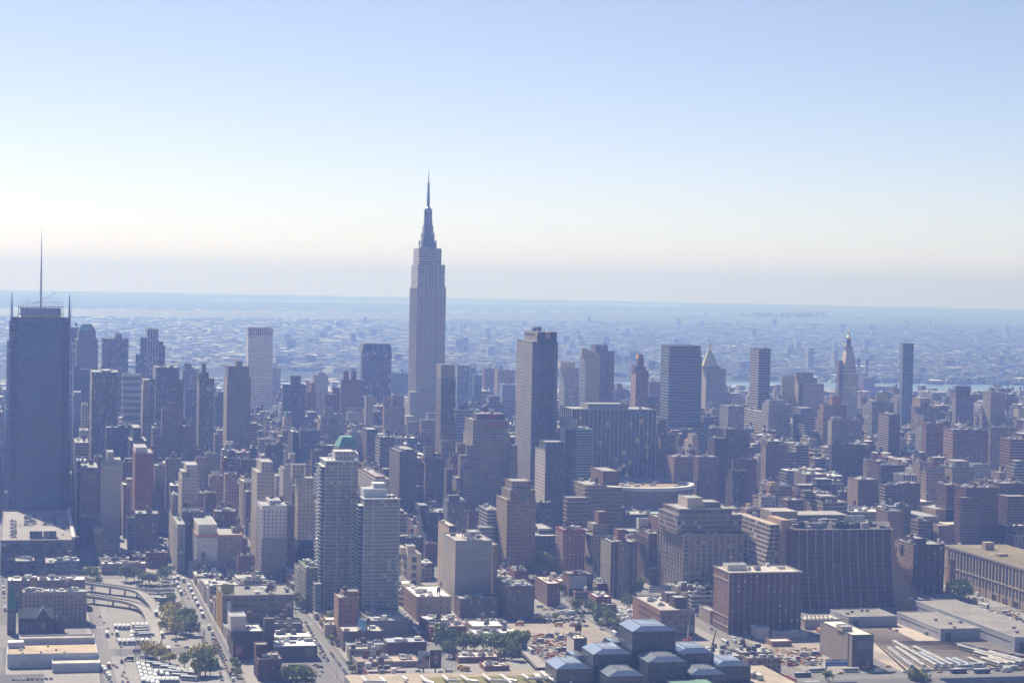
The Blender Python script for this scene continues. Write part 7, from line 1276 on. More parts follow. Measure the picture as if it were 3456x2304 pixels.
# bus street (39th) : two columns of buses and the traffic below
for x, y in ((1432, 775), (1447, 815), (1462, 848), (1410, 740), (1438, 728)): at('bus', WHT, 'L1', x, y, 'in the left line of the bus street')
for x, y in ((1482, 745), (1530, 795), (1545, 828), (1562, 872), (1580, 905), (1598, 945), (1625, 990), (1638, 1030)): at('bus', WHT, 'L1', x, y, 'in the right line of the bus street')
at('taxi', YEL, 'L1', 1490, 820, 'between the two bus lines'); at('taxi', YEL, 'L1', 1503, 850, 'between the two bus lines, nearer'); at('car', WHT, 'L1', 1522, 883, 'between the two bus lines'); at('car', SIL, 'L1', 1568, 990, 'below the bus lines'); at('car', GRY, 'L1', 1575, 1022, 'below the bus lines')
at('truck', WHT, 'L1', 1690, 1130, 'at the corner by the yellow framed loft'); at('truck', WHT, 'L1', 1718, 1178, 'at the corner by the yellow framed loft, nearer')
row('L1', 1715, 1205, 1890, 1560, 15, 'in the left lane right of the bus plaza', ('car', 'car', 'car', 'van', 'taxi')); row('L1', 1738, 1205, 1815, 1370, 7, 'in the middle lane right of the bus plaza'); row('L1', 1735, 1320, 1800, 1560, 8, 'on the tree side right of the bus plaza')
at('car', RED, 'L1', 1822, 1380, 'alone on the right lane right of the bus plaza'); at('car', WHT, 'L1', 1712, 1280, 'turning at the lattice mast')
# sunken bus lot and lower bus lot
S1 = 'in the sunken bus lot'
for i in range(4): at('bus', WHT, 'L1', 935 + i * 34, 1128, S1 + ', rear row', z=.03)
for i in range(4): at('bus', WHT, 'L1', 1080 + i * 36, 1118, S1 + ', rear row right', z=.03)
for i in range(3): at('bus', WHT, 'L1', 1150, 1140 + i * 22, S1 + ', crosswise bus', rz=pi / 2, z=.03)
for i in range(3): at('bus', WHT, 'L1', 1065 + (i == 2) * 8, 1182 + i * 30, S1 + ', middle column', z=.03)
at('bus', WHT, 'L1', 945, 1180, S1 + ', alone at left', z=.03); at('bus', WHT, 'L1', 1185, 1195, S1 + ', crosswise at right', rz=pi / 2, z=.03)
for i in range(7): at('bus', WHT, 'L1', 968 + i * 37, 1250 - (i > 3) * 6, S1 + ', front row', z=.03)
at('bus', WHT, 'L1', 865, 1185, 'driving alone on the wide street left of the bus lot')
at('bus', WHT, 'L1', 1262, 1015, 'on the curved ramp', z=1.2); at('bus', WHT, 'L1', 1292, 1100, 'on the curved ramp foot'); at('bus', WHT, 'L1', 1310, 1190, 'beside the plaza trees'); at('bus', WHT, 'L1', 1365, 1310, 'heading to the lower bus lot')
at('van', BLK, 'L1', 1105, 1318, 'left of the grey lattice mast', rz=pi / 2); at('van', WHT, 'L1', 1160, 1365, 'above the lower bus lot', rz=pi / 2); at('truck', BLK, 'L1', 1042, 1385, 'beside the lower bus lot', rz=pi / 2)
S2 = 'in the lower bus lot'
for r_ in range(5):
    for i in range(4): at('bus', WHT, 'L1', 1118 + i * 40 + r_ * 9, 1440 + r_ * 32 + i * 9, S2 + ', left block', z=.03) if not (i == 3 and r_ < 2) else None
for i, (x, y) in enumerate(((1238, 1428), (1300, 1445), (1362, 1462), (1425, 1480), (1490, 1492), (1545, 1508), (1320, 1492), (1395, 1500), (1455, 1528), (1530, 1545))): at('bus', WHT, 'L1', x, y, S2 + ', slanted block', rz=radians(62), z=.03)
for i in range(3): at('bus', WHT, 'L1', 1262 + i * 46, 1500 + i * 12, S2 + ', inner column', z=.03)
for i in range(8): at('bus', WHT, 'L1', 1180 + i * 36, 1562, S2 + ', nearest row', z=.03)
at('bus', WHT, 'L1', 1550, 1490, 'under the lone right hand plaza tree', z=.03)
for x, y, k, c in ((880, 1440, 'truck', RED), (945, 1440, 'car', GRY), (985, 1400, 'van', BLK), (1000, 1480, 'car', SIL), (990, 1508, 'taxi', YEL), (1020, 1525, 'car', WHT), (990, 1555, 'car', SIL), (1035, 1560, 'car', RED), (920, 1425, 'car', RED)): at(k, c, 'L1', x, y, 'on the avenue left of the lower bus lot')
for x, y, k, c in ((1420, 1230, 'car', BLU), (1435, 1265, 'car', WHT), (1510, 1282, 'car', BLU), (1265, 1300, 'car', SIL), (1228, 1292, 'car', WHT)): at(k, c, 'L1', x, y, 'between the plaza trees', rz=RC.uniform(0, 1.5))
row('L1', 1290, 900, 1370, 905, 3, 'behind the plaza ramp trees', ('bus',), WHT, rz=1.4)
# rooftop car park of the bus terminal
def cell(x0, x1, y0, y1, nx, ny, where, p=.85):
    for i in range(nx):
        for j in range(ny):
            if RC.random() < p: q = gnd('L1', x0 + (x1 - x0) * (i + .5) / nx, y0 + (y1 - y0) * (j + .5) / ny, 31.02); put('car', rc(), q[0], q[1], RC.choice((0, pi / 2, pi / 2)), where, 31.03)
cell(200, 290, 210, 300, 5, 9, 'on the terminal roof, left cluster'); cell(352, 452, 228, 300, 5, 7, 'on the terminal roof, middle cluster'); cell(82, 130, 240, 400, 2, 11, 'on the terminal roof, left edge'); cell(480, 560, 190, 330, 3, 8, 'on the terminal roof, shaded right', .6)
for x, y in ((165, 297), (508, 368), (575, 345)): q = gnd('L1', x, y, 31.02); put('car', WHT, q[0], q[1], 0, 'standing alone on the terminal roof', 31.03)
row('L1', 590, 180, 660, 400, 22, 'in the canyon street right of the bus terminal', ('car', 'taxi', 'car', 'truck')); row('L1', 640, 190, 660, 330, 12, 'along the right kerb of the canyon right of the terminal', ('car', 'van')); row('L1', 1310, 395, 1410, 610, 12, 'in the canyon street behind the bus street', ('car', 'truck', 'car'))
row('L1', 10, 560, 40, 1000, 14, 'on the street at the left edge', ('car', 'truck', 'car', 'van'))
row('L1', 90, 1545, 430, 1535, 9, 'in the dark yard before the white walled warehouse', rz=.2); row('L1', 820, 1440, 905, 1560, 7, 'on the wide street left of the bus lots', ('car', 'van', 'car', 'truck')); row('L1', 1000, 1300, 790, 1010, 6, 'heading up the wide street left of the bus lots')
# 38th street, both kerbs, and the parking lot
row('L2', 395, 1070, 590, 1400, 15, 'on the right kerb beside the glass pair'); row('L2', 600, 1320, 760, 1540, 14, 'along the right kerb at the street foot'); row('L2', 360, 1110, 560, 1380, 8, 'driving down the glass pair street', ('car', 'taxi', 'truck', 'car'), skip=.2)
row('L2', 10, 610, 130, 730, 10, 'at the far junction behind the yellow framed loft', ('taxi', 'bus', 'truck', 'van')); row('L2', 315, 960, 320, 1010, 2, 'by the street trees')
K_ = 'in the small parking lot at the bottom left'
for x, y, c in ((250, 1490, WHT), (295, 1497, SIL), (335, 1502, RED), (405, 1500, WHT), (478, 1505, SIL), (513, 1507, WHT), (330, 1450, BLK), (395, 1445, WHT), (475, 1425, SIL), (505, 1440, RED), (530, 1440, BLK), (362, 1485, SIL), (430, 1484, SIL), (228, 1442, GRY), (352, 1462, GRY), (395, 1425, SIL), (535, 1478, SIL)): at('car', c, 'L2', x, y, K_, rz=RC.choice((0, .1, 1.6)))
# 37th street trucks
for x, y, k, c in ((1265, 1128, 'truck', WHT), (1285, 1150, 'truck', WHT), (1310, 1185, 'truck', ORG), (1385, 1255, 'car', WHT), (1240, 1188, 'car', WHT), (1250, 1085, 'truck', WHT), (1345, 1175, 'car', BLK), (1205, 1010, 'car', WHT), (1222, 1042, 'van', WHT)): at(k, c, 'L2', x, y, 'on the street with the orange truck')
for x, y, k, c in ((1560, 1480, 'van', WHT), (1665, 1452, 'truck', YEL), (1690, 1465, 'truck', YEL), (1490, 1480, 'car', WHT), (1310, 1475, 'car', GRY)): at(k, c, 'L2', x, y, 'behind the lawn roof', rz=1.4)
# parking lots of L3
K1 = 'in the central car lot'
for i in range(34): at(RC.choice(('car', 'car', 'van', 'taxi')) if i % 7 == 0 else 'car', WHT if i % 3 == 0 else rc(), 'L3', RC.uniform(195, 560), RC.uniform(960, 1075) if i % 2 else RC.uniform(1000, 1060), K1, rz=RC.choice((0, 1.57)))
for x, y, c in ((225, 955, WHT), (265, 975, YEL), (320, 965, YEL)): at('taxi' if c == YEL else 'van', c, 'L3', x, y, K1 + ', upper left', rz=1.5)
for x, y in ((400, 1010), (440, 1000), (475, 1010), (395, 965), (490, 990), (460, 1015)): at('truck', WHT, 'L3', x, y, 'in the car lot, centre', rz=1.57)
K2 = 'in the truck lot left of the mural warehouse'
for i, (x, y) in enumerate(((860, 985), (885, 980), (905, 995), (860, 1010), (880, 1020), (905, 1015), (930, 1010), (960, 1040), (990, 1045), (850, 1040), (830, 1050), (885, 1040), (895, 1065), (920, 1030), (800, 1040), (820, 1070), (945, 1000), (975, 1005), (870, 1000), (915, 985), (930, 1060), (840, 1075))): at('truck', WHT, 'L3', x, y, K2, rz=RC.choice((0, 0, 1.57)))
for x, y, c in ((60, 1100, ORG), (375, 1108, YEL), (495, 1105, WHT), (518, 1108, ORG), (185, 1058, ORG), (215, 1058, ORG), (90, 1060, BLU)): at('truck', c, 'L3', x, y, 'in the dirt lot left of the exhibition hall', rz=1.5)
for x, y, c in ((585, 1105, SIL), (600, 1110, BLU), (300, 1170, WHT)): at('car', c, 'L3', x, y, 'in the dirt lot', rz=1.5)
row('L3', 430, 890, 640, 1030, 10, 'on the street between the car lots', skip=.3); row('L3', 700, 1070, 850, 1170, 5, 'on the treed street before the glass hall', ('car', 'van', 'truck')); row('L3', 620, 900, 400, 870, 8, 'below the big blank wall sign', rz=1.5)
at('bus', WHT, 'L3', 150, 1320, 'on the steel ramp bridge', z=4.1); at('bus', WHT, 'L3', 830, 1180, 'below the glass hall trees')
for i in range(16): at(RC.choice(('car', 'van', 'truck')), rc(), 'L3', RC.uniform(170, 440), RC.uniform(1180, 1350), 'in the yard left of the white panel box', rz=RC.uniform(0, 3))
# 34th street
for x, y, k, c in ((1722, 1250, 'bus', WHT), (1920, 1365, 'bus', WHT), (1815, 1300, 'car', WHT), (1848, 1335, 'car', GRY), (1615, 1135, 'car', BLK), (1660, 1120, 'car', GRY), (1800, 1238, 'van', WHT), (1840, 1260, 'van', WHT), (1885, 1280, 'van', WHT), (1935, 1305, 'car', GRY), (2000, 1395, 'truck', RED), (1965, 1405, 'car', RED), (2005, 1425, 'car', WHT), (2040, 1435, 'car', BLK), (1995, 1375, 'van', BLK), (1520, 1010, 'van', BLK), (1500, 1030, 'car', BLK), (1490, 1005, 'car', GRY), (1530, 1035, 'car', BLK), (1885, 1170, 'van', WHT), (1790, 1225, 'truck', WHT), (2060, 1445, 'car', WHT)): at(k, c, 'L3', x, y, 'on the wide street by the dark brick warehouse')
row('L3', 1880, 1275, 2071, 1400, 12, 'along the construction yard kerb', ('car', 'van', 'truck')); 
for i in range(34): at(RC.choice(('truck', 'van', 'car', 'truck')), RC.choice((WHT, ORG, RED, BLU, GRY, WHT, SIL)), 'L4', RC.uniform(-90, 400), RC.uniform(1335, 1425), 'in the yard left of the dark metal box', rz=RC.uniform(0, 3.1))
for x, y, c in ((375, 1185, WHT), (435, 1218, BLU), (430, 1165, ORG), (410, 1155, ORG)): at('truck' if c == ORG else 'car', c, 'L4', x, y, 'on the ramp road left of the dark metal box')
# avenue viaduct and rail yard edge
V_ = 'on the avenue at the bottom right'
for x, y, k, c in ((400, 1480, 'bus', WHT), (672, 1478, 'bus', WHT), (280, 1515, 'bus', GRY), (885, 1485, 'truck', WHT), (585, 1490, 'taxi', YEL), (310, 1480, 'car', BLK), (970, 1437, 'taxi', YEL), (1105, 1482, 'car', WHT), (1140, 1472, 'car', GRY), (1270, 1470, 'van', WHT), (1385, 1480, 'taxi', YEL), (1540, 1485, 'bus', BLU), (1730, 1485, 'bus', BLU), (1600, 1450, 'bus', WHT), (1690, 1438, 'bus', WHT), (1925, 1475, 'truck', WHT), (1960, 1462, 'bus', WHT), (1855, 1470, 'car', GRY), (2040, 1465, 'taxi', YEL), (1010, 1480, 'car', WHT), (2071, 1450, 'car', RED)): at(k, c, 'L4', x, y, V_, rz=pi / 2, z=.02)
row('L4', 1510, 1250, 2071, 1360, 34, 'in the row parked beside the pale sheds', rz=.9, z=.03)
for x, y, c in ((920, 1105, ORG), (985, 1130, BLK), (1040, 1145, GRY), (1190, 1105, GRY)): at('car', c, 'L4', x, y, 'on the curved service road by the pale sheds')
for x, y, c in ((1330, 1190, BLU), (1280, 1175, GRY)): at('truck', c, 'L4', x, y, 'beside the wide pale train shed')
for x, y, k in ((1690, 862, 'truck'), (1720, 905, 'truck'), (1755, 955, 'bus'), (1770, 905, 'car'), (1640, 845, 'truck'), (1760, 865, 'van'), (1715, 940, 'truck'), (1640, 830, 'car'), (1670, 900, 'truck')): at(k, WHT, 'L4', x, y, 'on the street below the long postal hall')
for i in range(22): at(RC.choice(('truck', 'van', 'car')), RC.choice((WHT, BLU, ORG, GRY, SIL)), 'L4', RC.uniform(1600, 2060), RC.uniform(985, 1120), 'in the building pit at the right edge', rz=RC.uniform(0, 3))
# containers and rubble in the construction yard
m = MB()
for i in range(420):
    x, y = gnd('L4', R.uniform(-130, 440), R.uniform(1290, 1430)) if i % 3 else gnd('L4', R.uniform(1560, 2071), R.uniform(980, 1100)); g = R.choice([(.4, .36, .3), (.2, .18, .16), (.35, .12, .06), (.5, .5, .5), (.14, .14, .15), (.4, .24, .1)]); a = R.uniform(.4, 2.6); m.box(x, x + a, y, y + R.uniform(.4, 3), .0, R.uniform(.3, 1.6), g, 'roofing')
for i in range(160): x, y = gnd('L3', R.uniform(150, 480), R.uniform(1170, 1370)); g = R.choice([(.45, .14, .05), (.4, .36, .3), (.3, .2, .1), (.5, .5, .5)]); m.box(x, x + R.uniform(.5, 4), y, y + R.uniform(.4, 2), .0, R.uniform(.4, 1.8), g, 'roofing')
o = m.build('building_rubble', loc=(0, 0, 0), kind='stuff'); o['label'] = 'scattered rubble, pallets and materials in the construction yards'
m = MB()
for k in range(9):      # spoil heaps
    x, y = gnd('L4', R.uniform(-20, 380), R.uniform(1290, 1325)); r0 = R.uniform(3, 7); m.cone(x, y, r0, .6, 0, r0 * .35, (.30, .25, .20), 'earth', 9)
o = m.build('spoil_heaps', loc=(0, 0, 0), kind='stuff'); o['label'] = 'low heaps of earth in the construction yard'
# vehicle labels: colour + kind + place, with an order along the row
from collections import defaultdict
G_ = defaultdict(list)
ORDN = ['nearest', 'second nearest', 'third nearest', 'fourth nearest', 'fifth nearest', 'sixth nearest', 'seventh nearest', 'eighth nearest', 'ninth nearest', 'tenth nearest']
for v in VEH: G_[(v[1], v[2])].append(v)
for (w, where), vs in G_.items():
    vs.sort(key=lambda v: v[4])
    gname = {'bus': 'buses around the tunnel plaza and streets', 'taxi': 'yellow taxis in the streets', 'car': 'cars in the streets and lots', 'van': 'vans in the streets and lots', 'box truck': 'box trucks in the streets and lots'}[vs[0][0]['category']]
    for i, v in enumerate(vs):
        o = v[0]; o['group'] = gname
        if len(vs) == 1: o['label'] = '%s %s' % (w, where)
        else: o['label'] = '%s %s %s' % (ORDN[i] if i < 10 else ('%dth nearest' % (i + 1)), w, where)
        if len(o['label'].split()) > 16: print('LONG', o['label'])
        
for k in VP.values():
    if '_used' in k: del k['_used']
for o in COL.objects:
    if '_used' in o: del o['_used']
# ------------------------------------------------ street lamps
lp = None
def lamp(x, y, lab, flip=1):
    global lp
    if lp is None:
        lp = bpy.data.objects.new('street_lamp', None); COL.objects.link(lp); m = MB(); m.cone(0, 0, .14, .08, 0, 9, (.22, .22, .22), 'metal', 6); m.build('pole', lp); m = MB(); m.bar((0, 0, 8.8), (2.2, 0, 9.3), .1, (.25, .25, .25)); m.build('arm', lp); m = MB(); m.box(1.9, 2.9, -.2, .2, 9.2, 9.4, (.4, .4, .4), 'paint', bottom=True); m.build('lamp_head', lp); o = lp; o.location = (x, y, .14)
    else: o = dup(lp, (x, y, .14))
    o.rotation_euler = (0, 0, 0 if flip > 0 else pi); tag(o, lab, 'street lamp', 'street lamps along the near streets')
LW = ['bus street', 'street with the glass pair', 'street with the orange truck', 'wide street along the dark brick warehouse', 'wide street left of the bus lot', 'plaza']
for j, s in enumerate((39, 38, 37, 34, 40)):
    for i in range(7): lamp(ST_X(s) + 9 * (1 if i % 2 else -1), 1450 + i * 38, '%s street lamp on the %s' % (ORDN[i] if i else 'nearest', LW[j]), -1 if i % 2 else 1)
for i, (x, y) in enumerate(((1120, 790), (1200, 790), (1035, 770), (875, 990), (1150, 1050), (1255, 1000), (1330, 1100))): p = gnd('L1', x, y); lamp(p[0], p[1], 'street lamp of the bus plaza ramps, %s to the viewer' % ORDN[6 - i])
# ------------------------------------------------ trees
def crown_mesh(seed, h, w, col, n=900, leaf=.75):
    r = random.Random(seed); m = MB(); lobes = [(r.uniform(-.3, .3) * w, r.uniform(-.3, .3) * w, h * r.uniform(.45, .85), w * r.uniform(.22, .36)) for _ in range(11)]
    for i in range(n):
        lx, ly, lz, lr = r.choice(lobes); d = Vector((r.gauss(0, 1), r.gauss(0, 1), r.gauss(0, .8))).normalized() * lr * (r.random() ** .35)
        p = Vector((lx, ly, lz)) + d; a = Vector((r.gauss(0, 1), r.gauss(0, 1), r.gauss(0, 1))).normalized(); b = a.cross(Vector((r.gauss(0, 1), r.gauss(0, 1), r.gauss(0, 1)))).normalized(); s = leaf * r.uniform(.5, 1.3); k = r.uniform(.6, 1.5)
        m.face([tuple(p + a * s), tuple(p + b * s), tuple(p - a * s * .8), tuple(p - b * s * .9)], (col[0] * k * 3.6, col[1] * k * 3.1, col[2] * k * 2.6), 'foliage')
    return m
TREES = []
for sd_, (h, w, col) in enumerate(((9, 8, (.075, .10, .035)), (11, 10, (.07, .09, .032)), (7, 6, (.10, .115, .04)), (13, 12, (.055, .08, .03)), (10, 11, (.13, .13, .05)))):
    t = bpy.data.objects.new('street_tree' , None); COL.objects.link(t); crown_mesh(sd_, h, w * 1.05, col, 1000 if w > 9 else 620).build('crown', t)
    m = MB(); m.cone(0, 0, .35, .2, 0, h * .5, (.10, .08, .06), 'roofing', 7); 
    for k in range(4): a = k * 1.6; m.bar((0, 0, h * .4), (w * .25 * cos(a), w * .25 * sin(a), h * .68), .16, (.10, .08, .06), 'roofing')
    m.build('trunk', t); TREES.append([t, False])
RT = random.Random(3); TG = defaultdict(list)
def tree(t, x, y, k, where, s=1., z=.1):
    p = gnd(t, x, y, z); T = TREES[k]
    if not T[1]: T[1] = True; o = T[0]; o.location = (p[0], p[1], z)
    else: o = dup(T[0], (p[0], p[1], z))
    o.rotation_euler = (0, 0, RT.uniform(0, 6)); q = s * RT.uniform(.9, 1.12); o.scale = (q, q, q * RT.uniform(.9, 1.1)); TG[where].append((o, x))
for x, y, k, s in ((1350, 1040, 4, 1.1), (1400, 1080, 4, 1.15), (1350, 1150, 4, 1.1), (1500, 1120, 1, 1.3), (1540, 1180, 1, 1.35), (1470, 1160, 1, 1.1), (1420, 1010, 4, .9), (1310, 1010, 2, .9), (1395, 930, 0, 1.0), (1425, 1200, 4, 1.0)): tree('L1', x, y, k, 'clump on the bus plaza', s)
for x, y, k, s in ((1230, 1370, 4, 1.), (1300, 1390, 4, 1.), (1370, 1410, 4, .9), (1180, 1350, 4, .9), (1640, 1370, 2, 1.5), (1600, 1420, 4, 1.2), (1690, 1430, 4, 1.3), (1660, 1500, 1, 1.3), (1490, 1450, 0, 1.2), (1620, 1520, 1, 1.), (1700, 1500, 0, 1.)): tree('L1', x, y, k, 'row above the lower bus lot', s)
for x, y, k, s in ((700, 720, 1, 1.), (760, 735, 1, 1.), (790, 770, 0, .8), (1020, 745, 1, 1.2), (1085, 740, 1, 1.2), (1150, 770, 0, 1.1), (1210, 780, 0, 1.1), (1260, 780, 0, 1.), (1310, 740, 3, 1.), (1350, 720, 3, .9), (1180, 770, 0, .9), (1380, 680, 0, .8), (735, 790, 0, .7)): tree('L1', x, y, k, 'row between ramps and brick blocks', s)
for x, y, k, s in ((1650, 705, 1, 1.), (1690, 700, 1, .9), (1880, 760, 1, 1.), (1940, 770, 1, 1.), (2000, 780, 1, 1.), (2050, 770, 0, 1.), (1450, 570, 0, .9), (1455, 620, 0, .8)): tree('L1', x, y, k, 'group behind the yellow framed loft', s)
for x, y, k, s in ((1890, 1440, 0, .8), (1905, 1475, 0, .8), (1925, 1520, 0, .7), (1900, 1500, 2, .8)): tree('L1', x, y, k, 'row along the bottom kerb left of the parking lot', s)
for x, y, k, s in ((330, 930, 1, .9), (350, 960, 1, .9), (370, 985, 1, .9), (325, 900, 0, .8), (400, 620, 1, .9), (440, 630, 1, .8), (345, 660, 0, .8)): tree('L2', x, y, k, 'street row left of the glass pair', s)
for x, y, k, s in ((610, 1120, 1, 1.), (650, 1110, 1, 1.1), (560, 1160, 0, .9), (620, 1250, 2, .9), (655, 1265, 2, .8), (600, 1235, 2, .8), (780, 1480, 2, .8), (765, 1450, 0, .6), (250, 1560, 1, 1.), (330, 1565, 1, 1.), (410, 1566, 1, 1.)): tree('L2', x, y, k, 'scattered group near the rosy brick loft and lot', s)
for x, y, k, s in ((1530, 1290, 3, 1.7), (1590, 1300, 3, 1.5), (1500, 1250, 1, 1.3), (1650, 1310, 3, 1.2), (1700, 1300, 3, 1.2), (1770, 1310, 3, 1.1), (1840, 1300, 3, 1.3), (1900, 1320, 3, 1.4), (1960, 1330, 3, 1.3), (2020, 1330, 3, 1.3), (2071, 1340, 3, 1.2), (1560, 1360, 3, 1.2), (1690, 1240, 0, .9), (2060, 1270, 1, 1.2), (1990, 1375, 1, 1.)): tree('L2', x, y, k, 'dark wooded strip right of the twin posters', s * .72)
for x, y, k, s in ((20, 1300, 1, 1.4), (60, 1320, 1, 1.4), (80, 1270, 1, 1.2), (10, 1380, 3, 1.)): tree('L3', x, y, k, 'pair beside the steel ramp bridge', s)
for x, y, k, s in ((150, 660, 1, 1.5), (200, 650, 1, 1.7), (240, 670, 1, 1.6), (290, 680, 1, 1.5), (330, 690, 1, 1.4), (180, 690, 0, 1.2), (260, 710, 3, 1.), (310, 720, 3, 1.), (130, 690, 0, 1.1), (350, 740, 1, .9)): tree('L3', x, y, k, 'park clump left of the red brick apartments', s)
for x, y, k, s in ((520, 990, 1, .95), (655, 1005, 1, .9), (620, 990, 1, .9), (700, 1060, 3, 1.), (750, 1075, 3, 1.), (720, 1085, 3, .9), (800, 1110, 3, .9), (830, 1130, 1, .9), (860, 1150, 1, .9), (680, 1090, 0, .6), (715, 1130, 0, .7), (930, 975, 3, .9), (350, 940, 0, .7), (410, 850, 3, .8), (1035, 800, 1, .9), (990, 870, 3, .9), (1010, 860, 3, .8), (570, 1060, 0, .6), (350, 1065, 0, .7), (40, 740, 1, .8), (70, 745, 1, .7)): tree('L3', x, y, k, 'street planting between the car and truck lots', s)
for x, y, k, s in ((1520, 890, 3, 1.2), (1560, 905, 3, 1.3), (1600, 900, 3, 1.1), (1500, 870, 3, 1.)): tree('L4', x, y, k, 'dark clump before the long postal hall', s)
p_ = (1215, 1562); tree('L4', 1215, 1640, 1, 'lone pale tree under the viaduct', 1.3, z=-8.9); tree('L4', 1180, 1630, 1, 'lone pale tree under the viaduct', 1.0, z=-8.9); tree('L4', 490, 1562, 0, 'small tree at the post of the roadside billboard', 1.)
for where, ts in TG.items():
    ts.sort(key=lambda v: v[1])
    for i, (o, x) in enumerate(ts):
        lab = ('green tree, %s' % where) if len(ts) == 1 else '%s tree from the left, %s' % (['first', 'second', 'third', 'fourth', 'fifth', 'sixth', 'seventh', 'eighth', 'ninth', 'tenth', 'eleventh', 'twelfth', 'thirteenth', 'fourteenth', 'fifteenth', '16th', '17th', '18th', '19th', '20th', '21st', '22nd'][i], where)
        pass
        tag(o, lab, 'tree', 'street and plaza trees')
# undergrowth
m = MB()
for i in range(1400):
    t, x0, x1, y0, y1 = R.choice((('L3', 180, 590, 1062, 1088), ('L2', 1480, 2071, 1300, 1395), ('L1', 1290, 1420, 870, 960), ('L1', 1100, 1420, 780, 800), ('L2', 170, 480, 1545, 1568), ('L3', 1000, 1060, 770, 800))); x, y = gnd(t, R.uniform(x0, x1), R.uniform(y0, y1)); s = R.uniform(.3, 1.1); k = R.uniform(.6, 1.4); z = R.uniform(.2, 1.6)
    m.face([(x - s, y, z), (x, y - s * .5, z + s), (x + s, y + s * .4, z), (x, y, z - s * .4)], (.07 * k, .09 * k, .03 * k), 'foliage')
o = m.build('undergrowth', loc=(0, 0, 0), kind='stuff'); o['label'] = 'scrubby bushes along the lots and ramps'
# ------------------------------------------------ infill: the rest of the city, lot by lot
RF = random.Random(11)
def free(x0, x1, y0, y1, g=1.0):
    for a, b, c, d in FOOT:
        if x0 < b + g and x1 > a - g and y0 < d + g and y1 > c - g: return False
    return True
NOGO = [(56, 146, 1400, 1962), (-130, 58, 1400, 2262), (380, 456, 1590, 1772), (472, 540, 1640, 1785), (620, 862, 1400, 1722), (430, 545, 1900, 1990), (160, 216, 1430, 1560), (290, 470, 1400, 1600), (560, 660, 1400, 1600), (850, 1100, 1400, 1560), (700, 850, 1722, 1900), (460, 540, 1500, 1650), (700, 842, 2230, 2440)]
LOTS = []
PALW = ['tan', 'brown', 'dbrown', 'rbrown', 'grey', 'gtan', 'pink', 'lgrey', 'cream', 'gtan', 'dgrey', 'grey', 'gtan', 'tan', 'brown', 'red', 'pink']
CW = {'tan': 'tan', 'brown': 'brown', 'dbrown': 'dark brown', 'red': 'red brick', 'rbrown': 'reddish brown', 'grey': 'grey', 'gtan': 'greyish tan', 'pink': 'rosy brown', 'lgrey': 'pale grey', 'cream': 'cream', 'dgrey': 'charcoal', 'white': 'white'}
def zone(x, y):
    if y < 1700: return (8, 14, .0, 20)
    if y < 1975: return (11, 20, .10, 34)
    if y < 2250: return (14, 34, .28, 58)
    if y < 2530: return (30, 66, .32, 84)
    if y < 2800: return (36, 76, .32, 90)
    if y < 3420: return (30, 68, .25, 85)
    if y < 3950: return (18, 48, .22, 85)
    return (12, 34, .15, 62)
def addlot(x0, x1, y0, y1):
    px = pr((x0 + x1) / 2, y0, 0)[0]
    if px < -60 or px > 3520: return
    if not free(x0, x1, y0, y1): return
    for a, b, c, d in NOGO:
        if x0 < b and x1 > a and y0 < d and y1 > c: return
    lo, hi, pt, th = zone(x0, y0); h = RF.uniform(lo, hi) if RF.random() > pt else RF.uniform(hi, th)
    if x0 > 1150: h *= .72
    l, r = pr(x0, y1, h)[0], pr(x1, y0, h)[0]; cap = (1305 if RF.random() < .88 else 1268) + RF.random() * 75
    for ca, cb, cyp, cY in CAPS:
        if cY > y0 and min(r, cb) - max(l, ca) > .12 * min(r - l, cb - ca): cap = max(cap, cyp + RF.uniform(4, 40))
    if y0 > 1960 and RF.random() < .5:
        goal = cap + RF.uniform(0, 90)
        while h < th and pr(x0, y0, h)[1] > goal: h += 2
    for _ in range(40):
        if pr(x0, y0, h)[1] < cap and h > 5: h *= .93
        else: break
    if h < 6: h = 6 + RF.random() * 2
    LOTS.append([x0, x1, y0, y1, h])
for (x0, x1, y0, y1) in BLOCKS:
    if pr(x1, y1, 0)[0] < -100 or pr(x0, y0, 0)[0] > 3600: continue
    for a, b in ((x0 + 1.2, (x0 + x1) / 2 - 1.5), ((x0 + x1) / 2 + 1.5, x1 - 1.2)):
        y = y0 + 1.5
        while y < y1 - 8:
            w = RF.choice((8, 10, 14, 18, 22, 28)) if y0 < 2200 else RF.choice((14, 18, 22, 28, 34, 40)); w = min(w, y1 - 1.5 - y)
            if w < 7: break
            addlot(a + (RF.uniform(0, 1) if a < (x0 + x1) / 2 - 5 else 0), b - RF.uniform(0, 5), y, y + w - .4); y += w
def vis(l): return (l[1] - l[0] + .15 * (l[3] - l[2])) / l[2] * (l[4] + 8) / l[2] * 1e4
LOTS.sort(key=lambda l: -vis(l)); NIND = 230
named = LOTS[:NIND]; rest = LOTS[NIND:]
print('LOTS', len(LOTS))
KM = [('walk_up_building', 'walk-up', 20), ('loft_building', 'loft building', 45), ('tower_block', 'tower block', 999)]
INF = []
